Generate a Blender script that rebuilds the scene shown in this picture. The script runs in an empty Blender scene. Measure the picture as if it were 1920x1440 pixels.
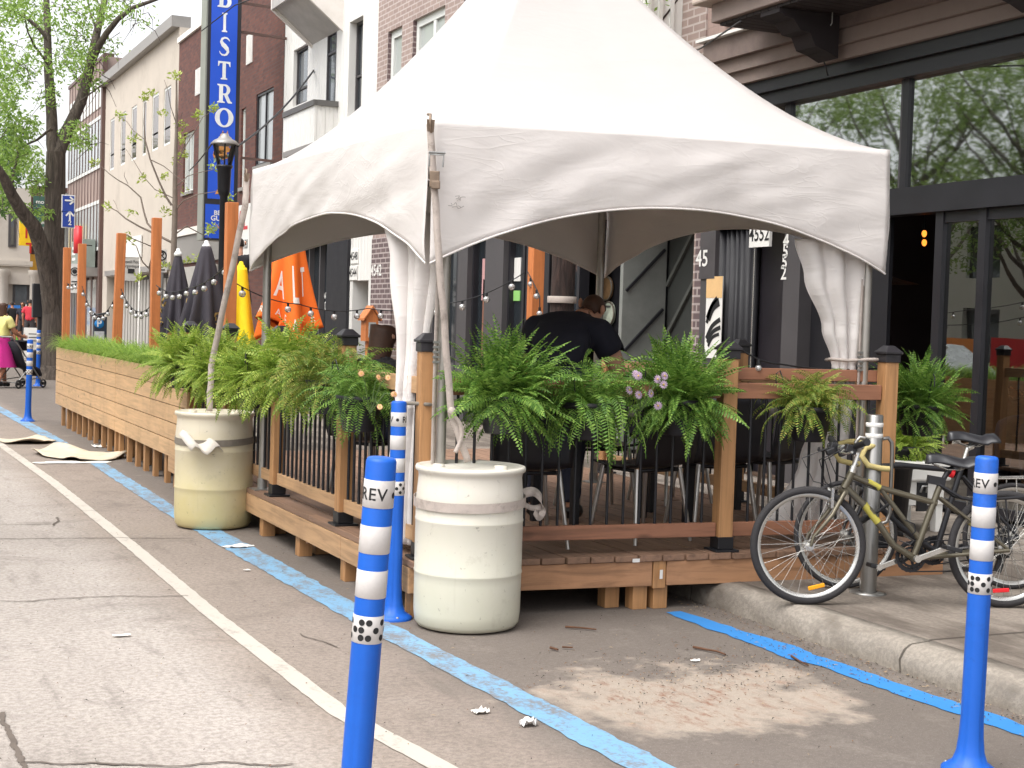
import bpy, bmesh, math, random
from mathutils import Vector, Matrix, Euler, noise as mnoise
PI = math.pi; R = math.radians; V = Vector
rnd = random.Random(11)
sc = bpy.context.scene; COL = sc.collection

# ------------------------------------------------------------------ objects
def root_loc(o):
    while o.parent: o = o.parent
    return o.location.copy()
def tag(o, label=None, cat=None, group=None, kind=None):
    if label: o['label'] = label
    if cat: o['category'] = cat
    if group: o['group'] = group
    if kind: o['kind'] = kind
    return o
def thing(name, label, cat, loc=(0, 0, 0), group=None, rotz=0.0):
    o = bpy.data.objects.new(name, None); COL.objects.link(o)
    o.location = loc; o.rotation_euler = (0, 0, rotz); o.empty_display_size = .1
    return tag(o, label, cat, group)
def copy_tree(o, parent=None):
    c = o.copy(); COL.objects.link(c); c.parent = parent
    for ch in list(o.children): copy_tree(ch, c)
    return c

class MB:
    """collects shapes; build() links them as one mesh object"""
    def __init__(s): s.v = []; s.f = []; s.sm = []; s.mi = []
    def add(s, vs, fs, smooth=False, m=0):
        b = len(s.v); s.v += [tuple(p) for p in vs]
        for f in fs: s.f.append(tuple(i + b for i in f)); s.sm.append(smooth); s.mi.append(m)
        return s
    def quad(s, a, b, c, d, m=0): return s.add([a, b, c, d], [(0, 1, 2, 3)], False, m)
    def box(s, x0, x1, y0, y1, z0, z1, m=0):
        return s.add([(x0,y0,z0),(x1,y0,z0),(x1,y1,z0),(x0,y1,z0),(x0,y0,z1),(x1,y0,z1),(x1,y1,z1),(x0,y1,z1)],
            [(0,3,2,1),(4,5,6,7),(0,1,5,4),(1,2,6,5),(2,3,7,6),(3,0,4,7)], False, m)
    def obox(s, c, size, rot=(0,0,0), m=0):
        M = Euler(rot).to_matrix(); h = V(size)/2; c = V(c)
        vs = [c + M @ V((sx*h.x, sy*h.y, sz*h.z)) for sz in (-1,1) for sx, sy in ((-1,-1),(1,-1),(1,1),(-1,1))]
        return s.add(vs, [(0,3,2,1),(4,5,6,7),(0,1,5,4),(1,2,6,5),(2,3,7,6),(3,0,4,7)], False, m)
    def beam(s, p, q, w, h, up=(0,0,1), m=0):
        p = V(p); q = V(q); d = (q-p).normalized(); up = V(up)
        if abs(d.dot(up)) > .98: up = V((0,1,0))
        a = d.cross(up).normalized()*w/2; b = a.cross(d).normalized()*h/2
        vs = [p-a-b, p+a-b, p+a+b, p-a+b, q-a-b, q+a-b, q+a+b, q-a+b]
        return s.add(vs, [(0,3,2,1),(4,5,6,7),(0,1,5,4),(1,2,6,5),(2,3,7,6),(3,0,4,7)], False, m)
    def tube(s, pts, r, n=8, caps=True, m=0, smooth=True, closed=False):
        pts = [V(p) for p in pts]; k = len(pts)
        rs = list(r) if isinstance(r, (list, tuple)) else [r]*k
        rings = []; prev = None
        for i, p in enumerate(pts):
            if closed: d = pts[(i+1) % k]-pts[i-1]
            else: d = (pts[min(i+1, k-1)]-pts[max(i-1, 0)])
            if d.length < 1e-9: d = V((0,0,1))
            d.normalize()
            if prev is None:
                a = d.orthogonal().normalized()
            else:
                a = prev - d*prev.dot(d)
                a = a.normalized() if a.length > 1e-6 else d.orthogonal().normalized()
            prev = a; b = d.cross(a)
            rings.append([p + (a*math.cos(2*PI*j/n)+b*math.sin(2*PI*j/n))*rs[i] for j in range(n)])
        vs = [v for rg in rings for v in rg]; fs = []
        for i in range(k if closed else k-1):
            i2 = (i+1) % k
            for j in range(n):
                fs.append((i*n+j, i*n+(j+1) % n, i2*n+(j+1) % n, i2*n+j))
        s.add(vs, fs, smooth, m)
        if caps and not closed:
            s.add(rings[0][::-1], [tuple(range(n))], False, m); s.add(rings[-1], [tuple(range(n))], False, m)
        return s
    def lathe(s, prof, c=(0,0,0), n=32, m=0, a0=0, a1=2*PI, axis=None):
        c = V(c); full = abs(a1-a0-2*PI) < 1e-6; k = n if full else n+1
        vs = []; fs = []
        Mx = axis.to_track_quat('Z', 'Y').to_matrix() if axis is not None else None
        for r, z in prof:
            for j in range(k):
                a = a0+(a1-a0)*j/n; p = V((r*math.cos(a), r*math.sin(a), z))
                vs.append(c + (Mx @ p if Mx else p))
        for i in range(len(prof)-1):
            for j in range(n):
                j2 = (j+1) % k
                fs.append((i*k+j, i*k+j2, (i+1)*k+j2, (i+1)*k+j))
        return s.add(vs, fs, True, m)
    def sphere(s, c, r, n=16, m=0, k=8):
        rx, ry, rz = r if isinstance(r, (tuple, list)) else (r, r, r); c = V(c); vs = []; fs = []
        for i in range(k+1):
            t = PI*i/k
            for j in range(n):
                a = 2*PI*j/n; vs.append(c+V((rx*math.sin(t)*math.cos(a), ry*math.sin(t)*math.sin(a), rz*math.cos(t))))
        for i in range(k):
            for j in range(n): fs.append((i*n+j, (i+1)*n+j, (i+1)*n+(j+1) % n, i*n+(j+1) % n))
        return s.add(vs, fs, True, m)
    def torus(s, c, R_, r, ax=(0,1,0), n=48, k=10, m=0):
        c = V(c); ax = V(ax).normalized(); a = ax.orthogonal().normalized(); b = ax.cross(a)
        return s.tube([c+(a*math.cos(2*PI*i/n)+b*math.sin(2*PI*i/n))*R_ for i in range(n)], r, k, False, m, True, True)
    def prism(s, pts, d, m=0):
        """pts: planar 3d outline; d: extrusion vector"""
        k = len(pts); d = V(d); a = [V(p) for p in pts]; b = [p+d for p in a]
        s.add(a, [tuple(range(k))[::-1]], False, m); s.add(b, [tuple(range(k))], False, m)
        return s.add(a+b, [(i, (i+1) % k, k+(i+1) % k, k+i) for i in range(k)], False, m)
    def grid(s, rows, smooth=True, m=0, closed=False):
        nr = len(rows); nc = len(rows[0]); fs = []
        for i in range(nr-1):
            for j in range(nc if closed else nc-1):
                j2 = (j+1) % nc; fs.append((i*nc+j, i*nc+j2, (i+1)*nc+j2, (i+1)*nc+j))
        return s.add([p for r_ in rows for p in r_], fs, smooth, m)
    def build(s, name, mat, parent=None, bevel=0, local=False, label=None, cat=None, group=None, kind=None, weld=False):
        me = bpy.data.meshes.new(name); vs = s.v; loc = V((0,0,0))
        if parent is None and not local:
            n = len(vs); loc = V((sum(p[0] for p in vs)/n, sum(p[1] for p in vs)/n, min(p[2] for p in vs)))
            vs = [tuple(V(p)-loc) for p in vs]
        elif parent is not None and not local:
            rl = root_loc(parent); vs = [tuple(V(p)-rl) for p in vs]
        me.from_pydata(vs, [], s.f)
        me.polygons.foreach_set('use_smooth', s.sm); me.polygons.foreach_set('material_index', s.mi)
        for mm in (mat if isinstance(mat, (list, tuple)) else [mat]): me.materials.append(mm)
        if weld:
            bm = bmesh.new(); bm.from_mesh(me); bmesh.ops.remove_doubles(bm, verts=bm.verts, dist=1e-5); bm.to_mesh(me); bm.free()
        me.update()
        o = bpy.data.objects.new(name, me); COL.objects.link(o); o.location = loc
        if parent is not None: o.parent = parent
        if bevel:
            b = o.modifiers.new('bevel', 'BEVEL'); b.width = bevel; b.segments = 2; b.limit_method = 'ANGLE'; b.angle_limit = R(40)
        return tag(o, label, cat, group, kind)
def share(o, name, parent, offset):
    """another part using the same mesh, moved by offset"""
    c = o.copy(); c.name = name; COL.objects.link(c); c.parent = parent; c.location = o.location + V(offset); return c

# ------------------------------------------------------------------ camera (fitted from the photograph's vanishing points)
FPX = 2700.; yaw, pit, rol = R(25.03), R(2.38), R(-1.745); CAM = V((0, 0, 1.57))
cF = V((math.sin(yaw)*math.cos(pit), math.cos(yaw)*math.cos(pit), -math.sin(pit)))
_r = V((math.cos(yaw), -math.sin(yaw), 0)); _u = _r.cross(cF)
cR = _r*math.cos(rol)-_u*math.sin(rol); cU = _r*math.sin(rol)+_u*math.cos(rol)
cd = bpy.data.cameras.new('camera'); cam = bpy.data.objects.new('camera', cd); COL.objects.link(cam)
cam.matrix_world = Matrix(((cR.x, cU.x, -cF.x, CAM.x), (cR.y, cU.y, -cF.y, CAM.y), (cR.z, cU.z, -cF.z, CAM.z), (0, 0, 0, 1)))
cd.sensor_fit = 'HORIZONTAL'; cd.sensor_width = 36; cd.lens = 36*FPX/1920; cd.clip_end = 2000; cd.clip_start = .05
sc.camera = cam
def ray(u, v): return cR*((u-960)/FPX)-cU*((v-720)/FPX)+cF
def on_z(u, v, z=0.): d = ray(u, v); return CAM+d*((z-CAM.z)/d.z)
def on_x(u, v, x): d = ray(u, v); return CAM+d*(x/d.x)
def on_y(u, v, y): d = ray(u, v); return CAM+d*(y/d.y)

# ------------------------------------------------------------------ materials
def lin(c): c /= 255.; return c/12.92 if c <= .04045 else ((c+.055)/1.055)**2.4
def S(r, g, b): return (lin(r), lin(g), lin(b), 1)
def sc_(c, k): return (min(c[0]*k, 1), min(c[1]*k, 1), min(c[2]*k, 1), 1)
class NT:
    def __init__(s, name):
        s.mat = bpy.data.materials.new(name); s.mat.use_nodes = True; s.t = s.mat.node_tree
        s.t.nodes.clear(); s.out = s.t.nodes.new('ShaderNodeOutputMaterial')
    def n(s, ty, ins=None, out=0, **pr):
        nd = s.t.nodes.new(ty)
        for k, v in pr.items(): setattr(nd, k, v)
        for k, v in (ins or {}).items():
            if isinstance(v, bpy.types.NodeSocket): s.t.links.new(v, nd.inputs[k])
            else: nd.inputs[k].default_value = v
        return nd.outputs[out]
    def mix(s, f, a, b, bt='MIX'):
        return s.n('ShaderNodeMix', {0: f, 6: a, 7: b}, 2, data_type='RGBA', blend_type=bt)
    def math(s, op, a, b=0.): return s.n('ShaderNodeMath', {0: a, 1: b}, operation=op)
    def noise(s, vec, scale, detail=4, rough=.6, dist=0.): return s.n('ShaderNodeTexNoise', {'Vector': vec, 'Scale': scale, 'Detail': detail, 'Roughness': rough, 'Distortion': dist})
    def ramp(s, f, stops, interp='LINEAR'):
        nd = s.t.nodes.new('ShaderNodeValToRGB'); s.t.links.new(f, nd.inputs[0]); cr = nd.color_ramp; cr.interpolation = interp
        while len(cr.elements) < len(stops): cr.elements.new(.5)
        for e, (p, c) in zip(cr.elements, stops):
            e.position = p; e.color = c if isinstance(c, tuple) else (c, c, c, 1)
        return nd.outputs[0]
    def obj(s): return s.n('ShaderNodeTexCoord', out=3)
    def pos(s): return s.n('ShaderNodeNewGeometry', out=0)
    def island(s): return s.n('ShaderNodeNewGeometry', out=8)
    def map(s, vec, scale=(1,1,1), loc=(0,0,0), rot=(0,0,0)): return s.n('ShaderNodeMapping', {'Vector': vec, 'Scale': scale, 'Location': loc, 'Rotation': rot})
    def bump(s, h, st=.3, d=.01): return s.n('ShaderNodeBump', {'Height': h, 'Strength': st, 'Distance': d})
    def done(s, sock): s.t.links.new(sock, s.out.inputs[0]); return s.mat
    def bsdf(s, **k):
        return s.n('ShaderNodeBsdfPrincipled', {kk.replace('_', ' '): v for kk, v in k.items()})
def M(name, col, rough=.55, metal=0., var=.15, vs=3., fine=.06, fs=60., bump=.0, bs=80., spec=.5, dirt=None, isl=0.):
    t = NT(name); o = t.obj()
    n1 = t.noise(o, vs, 5, .65); n2 = t.noise(o, fs, 3, .6)
    c = t.mix(t.ramp(n1, [(.3, 0.), (.7, 1.)]), sc_(col, 1-var), sc_(col, 1+var))
    c = t.mix(t.math('MULTIPLY', n2, fine*4), c, sc_(col, .55))
    if isl: c = t.mix(t.math('MULTIPLY', t.island(), isl), c, sc_(col, .45))
    if dirt: c = t.mix(t.ramp(t.noise(o, vs*.7, 6, .75), [(.52, 0.), (.72, .8)]), c, dirt)
    kw = dict(Base_Color=c, Metallic=metal, Specular_IOR_Level=spec, Roughness=t.ramp(n1, [(.2, max(rough-.08, .02)), (.8, min(rough+.1, 1.))]))
    if bump: kw['Normal'] = t.bump(t.noise(o, bs, 4, .6), bump)
    return t.done(t.bsdf(**kw))
def wood(name, col, axis='y', dark=.55, rough=.6, var=.5, scale=1.):
    t = NT(name); o = t.obj(); a = {'x': 0, 'y': 1, 'z': 2}[axis]
    scl = [26*scale]*3; scl[a] = 1.6*scale
    isl = t.island(); off = t.n('ShaderNodeCombineXYZ', {0: t.math('MULTIPLY', isl, 37.), 1: t.math('MULTIPLY', isl, 91.), 2: t.math('MULTIPLY', isl, 53.)})
    p = t.n('ShaderNodeVectorMath', {0: t.map(o, tuple(scl)), 1: off}, operation='ADD')
    g = t.noise(p, 1., 6, .62, .6)
    c = t.ramp(g, [(.28, sc_(col, dark)), (.5, col), (.75, sc_(col, 1.22))])
    c = t.mix(t.math('MULTIPLY', isl, var), c, sc_(col, .62))
    st = t.noise(o, 2.2, 5, .7)
    c = t.mix(t.ramp(st, [(.5, 0.), (.8, .45)]), c, (col[0]*.45, col[1]*.42, col[2]*.42, 1))
    kn = t.n('ShaderNodeTexVoronoi', {'Vector': t.n('ShaderNodeVectorMath', {0: t.map(o, tuple(4.5*scale if i != a else 2.*scale for i in range(3))), 1: off}, operation='ADD'), 'Scale': 1.})
    c = t.mix(t.ramp(kn, [(.05, .75), (.13, 0.)]), c, sc_(col, .3))
    return t.done(t.bsdf(Base_Color=c, Roughness=rough, Normal=t.bump(g, .25, .004)))
def brick(name, c1, c2, mort, bw=.21, rh=.075, ms=.012, axis='x', proud=False):
    t = NT(name); o = t.obj(); sp = t.n('ShaderNodeSeparateXYZ', {0: o}); x, y, z = (sp.node.outputs[i] for i in range(3))
    uv = t.n('ShaderNodeCombineXYZ', {0: y if axis == 'x' else x, 1: z, 2: 0.})
    nd = t.t.nodes.new('ShaderNodeTexBrick'); t.t.links.new(uv, nd.inputs['Vector'])
    for k, v in (('Color1', c1), ('Color2', c2), ('Mortar', mort), ('Scale', 1.), ('Mortar Size', ms), ('Mortar Smooth', .2), ('Bias', 0.), ('Brick Width', bw), ('Row Height', rh)): nd.inputs[k].default_value = v
    n1 = t.noise(o, 1.1, 5, .7); n2 = t.noise(o, 9., 3, .6)
    c = t.mix(t.math('MULTIPLY', n2, .5), nd.outputs[0], sc_(c1, .6))
    c = t.mix(t.ramp(n1, [(.45, 0.), (.75, .5)]), c, sc_(c2, .7))
    return t.done(t.bsdf(Base_Color=c, Roughness=.85, Normal=t.bump(nd.outputs[1], -.5, .01)))
def leafmat(name, stops, trans=.3, rough=.5):
    t = NT(name); c = t.ramp(t.island(), stops)
    c = t.mix(t.ramp(t.noise(t.obj(), 6., 2, .5), [(.35, 0.), (.7, .45)]), c, stops[-1][1])
    d = t.bsdf(Base_Color=c, Roughness=rough, Specular_IOR_Level=.35)
    tr = t.n('ShaderNodeBsdfTranslucent', {'Color': c})
    return t.done(t.n('ShaderNodeMixShader', {0: trans, 1: d, 2: tr}))
def glass_pane(name, tint=(.75,.8,.78,1), refl=1.5, rough=0.01, ior=1.5):
    """window glass: clear with a mirror reflection that grows towards grazing angles"""
    t = NT(name); fr = t.n('ShaderNodeFresnel', {'IOR': ior})
    f = t.n('ShaderNodeClamp', {0: t.math('MULTIPLY', fr, refl)})
    wob = t.bump(t.noise(t.obj(), 1.3, 2, .4), .06, .02)
    g = t.n('ShaderNodeBsdfGlossy', {'Color': (.93,.96,.95,1), 'Roughness': rough, 'Normal': wob}); tr = t.n('ShaderNodeBsdfTransparent', {'Color': tint})
    return t.done(t.n('ShaderNodeMixShader', {0: f, 1: tr, 2: g}))
def dark_glass(name, col=(.02,.025,.03,1), rough=.04, spec=.9):
    t = NT(name); wob = t.bump(t.noise(t.obj(), 1.1, 2, .4), .08, .02)
    return t.done(t.bsdf(Base_Color=col, Roughness=rough, Specular_IOR_Level=spec, Normal=wob, IOR=1.6))
def glow(name, col, st):
    t = NT(name); return t.done(t.n('ShaderNodeEmission', {'Color': col, 'Strength': st}))

# ------------------------------------------------------------------ lettering
def _text_mesh(s, size, bold=0., extrude=0., align='CENTER', spacing=1.):
    cu = bpy.data.curves.new('lettering', 'FONT'); cu.body = s; cu.size = size; cu.align_x = align; cu.align_y = 'CENTER'
    cu.offset = bold*size; cu.extrude = extrude; cu.resolution_u = 3; cu.space_character = spacing
    o = bpy.data.objects.new('lettering', cu); COL.objects.link(o)
    me = bpy.data.meshes.new_from_object(o)
    vs = [v.co.copy() for v in me.vertices]; fs = [tuple(p.vertices) for p in me.polygons]
    bpy.data.objects.remove(o); bpy.data.curves.remove(cu); bpy.data.meshes.remove(me)
    return vs, fs
def letters(mb, s, size, o, xd, yd, bold=0., align='CENTER', m=0, squeeze=1., spacing=1., warp=None):
    o = V(o); xd = V(xd).normalized(); yd = V(yd).normalized(); vs, fs = _text_mesh(s, size, bold, 0, align, spacing)
    pts = [o+xd*(v.x*squeeze)+yd*v.y for v in vs] if warp is None else [warp(v.x*squeeze, v.y) for v in vs]
    mb.add(pts, fs, False, m); return mb
def flat_shape(mb, splines, o, xd, yd, sx, sy, m=0):
    """fills outlines with holes: splines are lists of (x, y)"""
    cu = bpy.data.curves.new('outline', 'CURVE'); cu.dimensions = '2D'; cu.fill_mode = 'BOTH'
    for sp in splines:
        s_ = cu.splines.new('POLY'); s_.points.add(len(sp)-1); s_.use_cyclic_u = True
        for p, (x, y) in zip(s_.points, sp): p.co = (x, y, 0, 1)
    ob = bpy.data.objects.new('outline', cu); COL.objects.link(ob); me = bpy.data.meshes.new_from_object(ob)
    o = V(o); xd = V(xd).normalized(); yd = V(yd).normalized()
    mb.add([o+xd*(v.co.x*sx)+yd*(v.co.y*sy) for v in me.vertices], [tuple(p.vertices) for p in me.polygons], False, m)
    bpy.data.objects.remove(ob); bpy.data.curves.remove(cu); bpy.data.meshes.remove(me); return mb

# ------------------------------------------------------------------ shared materials
black_metal = M('black_metal', S(38, 38, 42), .42, .3, .2, 4, .05)
black_plastic = M('black_plastic', S(30, 30, 33), .5, 0, .2, 6, .05)
steel = M('brushed_steel', S(150, 148, 145), .34, .9, .08, 3, .04, 120)
grey_metal = M('grey_metal', S(150, 150, 148), .4, .7, .12, 4, .05)
white_paint = M('white_paint', S(226, 224, 220), .5, 0, .05, 2, .04)
dark_glz = dark_glass('dark_window_glass')
cedar_y = wood('cedar_along', S(188, 150, 112), 'y'); cedar_x = wood('cedar_across', S(172, 128, 94), 'x'); cedar_z = wood('cedar_upright', S(180, 134, 90), 'z')
red_cedar_x = wood('red_brown_rail', S(148, 102, 78), 'x'); red_cedar_y = wood('red_brown_plank', S(140, 98, 78), 'y')
orange_z = wood('orange_post_wood', S(196, 118, 66), 'z', .7, .6, .25)
# ------------------------------------------------------------------ light: bright overcast sky
w = bpy.data.worlds.new('World'); sc.world = w; w.use_nodes = True; nt = w.node_tree; nt.nodes.clear()
sky = nt.nodes.new('ShaderNodeTexSky'); sky.sky_type = 'NISHITA'; sky.sun_disc = False
SUN_EL, SUN_AZ = R(60), R(-108)
sky.sun_elevation = SUN_EL; sky.sun_rotation = SUN_AZ; sky.air_density = 1.0; sky.dust_density = 4.0; sky.ozone_density = 1.
hs = nt.nodes.new('ShaderNodeHueSaturation'); hs.inputs['Saturation'].default_value = .12; hs.inputs['Value'].default_value = 1.
bg = nt.nodes.new('ShaderNodeBackground'); bg.inputs['Strength'].default_value = .15
wo = nt.nodes.new('ShaderNodeOutputWorld')
nt.links.new(sky.outputs[0], hs.inputs['Color']); nt.links.new(hs.outputs[0], bg.inputs['Color']); nt.links.new(bg.outputs[0], wo.inputs[0])
sl = bpy.data.lights.new('sun', 'SUN'); so = bpy.data.objects.new('sun', sl); COL.objects.link(so)
sl.energy = .85; sl.angle = R(50); sl.color = (1, .95, .88)
sd = V((math.sin(SUN_AZ)*math.cos(SUN_EL), math.cos(SUN_AZ)*math.cos(SUN_EL), math.sin(SUN_EL)))
so.rotation_euler = sd.to_track_quat('Z', 'Y').to_euler(); so.location = (0, 0, 30)
sc.view_settings.view_transform = 'Standard'; sc.view_settings.look = 'None'; sc.view_settings.exposure = 1.25; sc.view_settings.gamma = 1
sc.cycles.use_denoising = True; sc.cycles.max_bounces = 8; sc.cycles.transparent_max_bounces = 16
sc.cycles.sample_clamp_indirect = 8

# ------------------------------------------------------------------ road
KX = 4.5; SW = .14; FX = 8.2     # kerb line, pavement height, facade line
def asphalt():
    t = NT('asphalt'); p = t.pos(); sp = t.n('ShaderNodeSeparateXYZ', {0: p}); x = sp; y = sp.node.outputs[1]
    big = t.noise(p, .55, 5, .6); mid = t.noise(p, 2.6, 6, .7); fine = t.noise(p, 38., 5, .75); st = t.noise(t.map(p, (7., 1.1, 1)), 1., 5, .7)
    vor = t.n('ShaderNodeTexVoronoi', {'Vector': p, 'Scale': 120.})
    xw = t.math('ADD', x, t.math('MULTIPLY', t.math('SUBTRACT', mid, .5), .45))
    c = t.ramp(t.math('MULTIPLY', t.math('ADD', xw, 1.), .2), [(.48, S(182,173,166)), (.55, S(156,143,133)), (.66, S(148,135,126)), (.71, S(114,105,99)), (.98, S(108,100,94))])
    c = t.mix(t.ramp(big, [(.42, 0.), (.68, .38)]), c, S(122,112,104)); c = t.mix(t.ramp(t.noise(p, 1.2, 7, .75, .6), [(.52, 0.), (.64, .4)]), c, S(104,95,88))
    c = t.mix(t.ramp(mid, [(.55, 0.), (.8, .35)]), c, S(176,166,156))
    c = t.mix(t.ramp(st, [(.56, 0.), (.72, .4)]), c, S(96,88,82))
    c = t.mix(t.ramp(fine, [(.4, .42), (.58, 0.)]), c, S(92,85,79))
    c = t.mix(t.ramp(vor, [(.0, .32), (.3, 0.)]), c, S(196,188,178))
    # dry sandy patch in the parking bay
    pc = on_z(1300, 1308)
    q = t.n('ShaderNodeVectorMath', {0: p, 1: tuple(pc)}, operation='SUBTRACT')
    nz = t.n('ShaderNodeTexNoise', {'Vector': p, 'Scale': 3.2, 'Detail': 6., 'Roughness': .65}, 1)
    q = t.n('ShaderNodeVectorMath', {0: q, 1: t.n('ShaderNodeVectorMath', {0: t.n('ShaderNodeVectorMath', {0: nz, 1: (.5,.5,.5)}, operation='SUBTRACT'), 'Scale': 1.5}, operation='SCALE')}, operation='ADD')
    q = t.map(q, (1.15, 1.55, 0.), rot=(0, 0, R(18)))
    d = t.n('ShaderNodeVectorMath', {0: q}, 1, operation='LENGTH')
    sand = t.mix(fine, S(172,160,147), S(142,130,119))
    c = t.mix(t.math('MULTIPLY', t.ramp(d, [(.6, 1.), (.9, 0.)]), t.ramp(t.noise(p, 7., 6, .8), [(.3, .6), (.5, 1.)])), c, sand)
    red = t.ramp(t.noise(t.map(p, (5., 2., 1)), 2.4, 7, .8), [(.5, 0.), (.62, .8)])
    d2 = t.math('MULTIPLY', t.ramp(d, [(.25, 1.), (.8, 0.)]), red)
    c = t.mix(d2, c, S(122,78,56))
    bm = t.bump(t.math('ADD', fine, t.math('MULTIPLY', vor, -.4)), .55, .006)
    return t.done(t.bsdf(Base_Color=c, Roughness=.88, Specular_IOR_Level=.35, Normal=bm))
MB().box(-400, 400, -60, 700, -.6, 0).build('road', asphalt(), local=True, kind='structure')
def concrete(name, c1, c2, stain, joint=0.):
    t = NT(name); p = t.pos(); n1 = t.noise(p, 1.3, 6, .7); n2 = t.noise(p, 45., 4, .7); n3 = t.noise(t.map(p, (2.6, .8, 1.)), 1., 6, .7)
    c = t.mix(n1, c1, c2); c = t.mix(t.ramp(n3, [(.42, .85), (.56, 0.)]), c, stain); c = t.mix(t.ramp(n2, [(.42, .5), (.6, 0.)]), c, sc_(c1, .45))
    if joint:
        sp = t.n('ShaderNodeSeparateXYZ', {0: p}); y = sp.node.outputs[1]
        f = t.math('FRACT', t.math('DIVIDE', y, joint)); c = t.mix(t.ramp(f, [(.0, .8), (.012, 0.)], 'CONSTANT'), c, sc_(stain, .5))
        f = t.math('FRACT', t.math('DIVIDE', t.math('SUBTRACT', sp, 4.65), 1.75)); c = t.mix(t.ramp(f, [(.0, .8), (.012, 0.)], 'CONSTANT'), c, sc_(stain, .5))
    return t.done(t.bsdf(Base_Color=c, Roughness=.9, Specular_IOR_Level=.3, Normal=t.bump(n2, .6, .008)))
m_side = concrete('pavement_concrete', S(150,140,130), S(122,112,103), S(84,75,68), 1.75)
MB().box(KX+.16, 60, -30, 400, -.5, SW).build('sidewalk', m_side, local=True, kind='structure')
MB().box(-60, -4.6, -30, 400, -.5, SW).build('sidewalk', m_side, local=True, kind='structure')
# kerb: worn stone blocks with a rounded, uneven edge
kb = MB(); k0 = -4.
while k0 < 70:
    k1 = k0+rnd.uniform(1.5, 2.1); rows = []; n = max(6, int((k1-k0)/.07))
    prof = [(0., -.3), (.0, .02), (.006, .075), (.022, .115), (.06, .138), (.17, .142), (.17, -.3)]
    for i in range(n+1):
        yy = k0+.008+(k1-k0-.016)*i/n; rr = []
        for px, pz in prof:
            j = mnoise.noise(V((px*9, yy*3.2, pz*9)))*.03+mnoise.noise(V((px*20, yy*14, pz*20)))*.016
            rr.append((KX+px+(j if px < .1 else 0), yy, pz+(j*.4 if .02 < pz < .141 else 0)))
        rows.append(rr)
    kb.grid(rows); kb.add(rows[0], [tuple(range(7))]); kb.add(rows[-1], [tuple(range(7))[::-1]]); k0 = k1
kb.build('kerb', concrete('kerb_stone', S(168,160,149), S(132,123,114), S(88,79,71)), local=True, kind='structure')

# ------------------------------------------------------------------ painted lines
def paint(name, c1, c2, worn, thr):
    t = NT(name); p = t.pos(); n = t.noise(t.map(p, (3., 1.4, 1)), 2.6, 7, .8); n2 = t.noise(p, 40., 4, .7); n3 = t.noise(p, .35, 2, .5)
    c = t.mix(t.noise(p, 1.1, 4, .6), c1, c2)
    f = t.math('ADD', t.math('ADD', n, t.math('MULTIPLY', t.math('SUBTRACT', n2, .5), .5)), t.math('MULTIPLY', t.math('SUBTRACT', n3, .5), .35))
    c = t.mix(t.ramp(f, [(thr, 0.), (thr+.16, .85)]), c, worn)
    return t.done(t.bsdf(Base_Color=c, Roughness=.7, Normal=t.bump(n2, .3, .004)))
def stripe(name, path, wd, mat, z=.004, jag=.02, label=None):
    """path: (x, y, width factor) centre line"""
    mb = MB(); L = []; Rr = []
    for i in range(len(path)-1):
        (x0, y0, w0), (x1, y1, w1) = path[i], path[i+1]; n = max(2, int(math.hypot(x1-x0, y1-y0)/.045))
        d = V((x1-x0, y1-y0, 0)).normalized(); nn = V((-d.y, d.x, 0))
        for k in range(n):
            f = k/n; c = V((x0+(x1-x0)*f, y0+(y1-y0)*f, z)); ww = wd/2*(w0+(w1-w0)*f)
            L.append(c+nn*(ww+jag*mnoise.noise(V((c.x*4, c.y*7, 1)))+jag*.6*mnoise.noise(V((c.x*20, c.y*30, 1)))))
            Rr.append(c-nn*(ww+jag*mnoise.noise(V((c.x*4, c.y*7, 9)))+jag*.6*mnoise.noise(V((c.x*20, c.y*30, 9)))))
    mb.grid([L, Rr], False); return mb.build(name, mat, local=True, kind='structure')
blue1 = paint('worn_blue_paint', S(104,152,190), S(128,168,196), S(118,110,104), .44)
blue2 = paint('fresh_blue_paint', S(38,116,184), S(54,130,196), S(92,84,80), .66)
white1 = paint('worn_white_paint', S(198,190,180), S(180,172,162), S(150,142,134), .52)
stripe('bay_line', [(2.68, 3.6, 1), (2.64, 4.4, 1), (2.52, 6.7, 1), (2.46, 9.4, 1.2), (2.40, 11.7, .9), (2.42, 15.2, .9), (2.33, 20, 1), (2.25, 24, 1), (2.2, 45, 1)], .17, blue1, .004, .018)
stripe('lane_line', [(1.99, 2.4, 1), (1.94, 4.6, 1), (1.82, 5.4, 1), (1.78, 7.4, 1), (1.79, 9.6, 1), (1.77, 13.6, 1), (1.68, 17.6, 1), (1.62, 30, 1), (1.6, 50, 1)], .095, white1, .004, .006)
stripe('kerb_line', [(on_z(u, v).x, on_z(u, v).y, k) for u, v, k in ((1262, 1148, .7), (1330, 1172, .9), (1400, 1195, 1), (1460, 1214, 1.25), (1500, 1232, 1.2), (1560, 1247, .9), (1640, 1278, .95), (1760, 1318, 1), (1860, 1350, 1), (1990, 1395, 1))]+[(4.3, 2.4, 1), (4.3, -2, 1)], .15, blue2, .004, .02)
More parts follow.
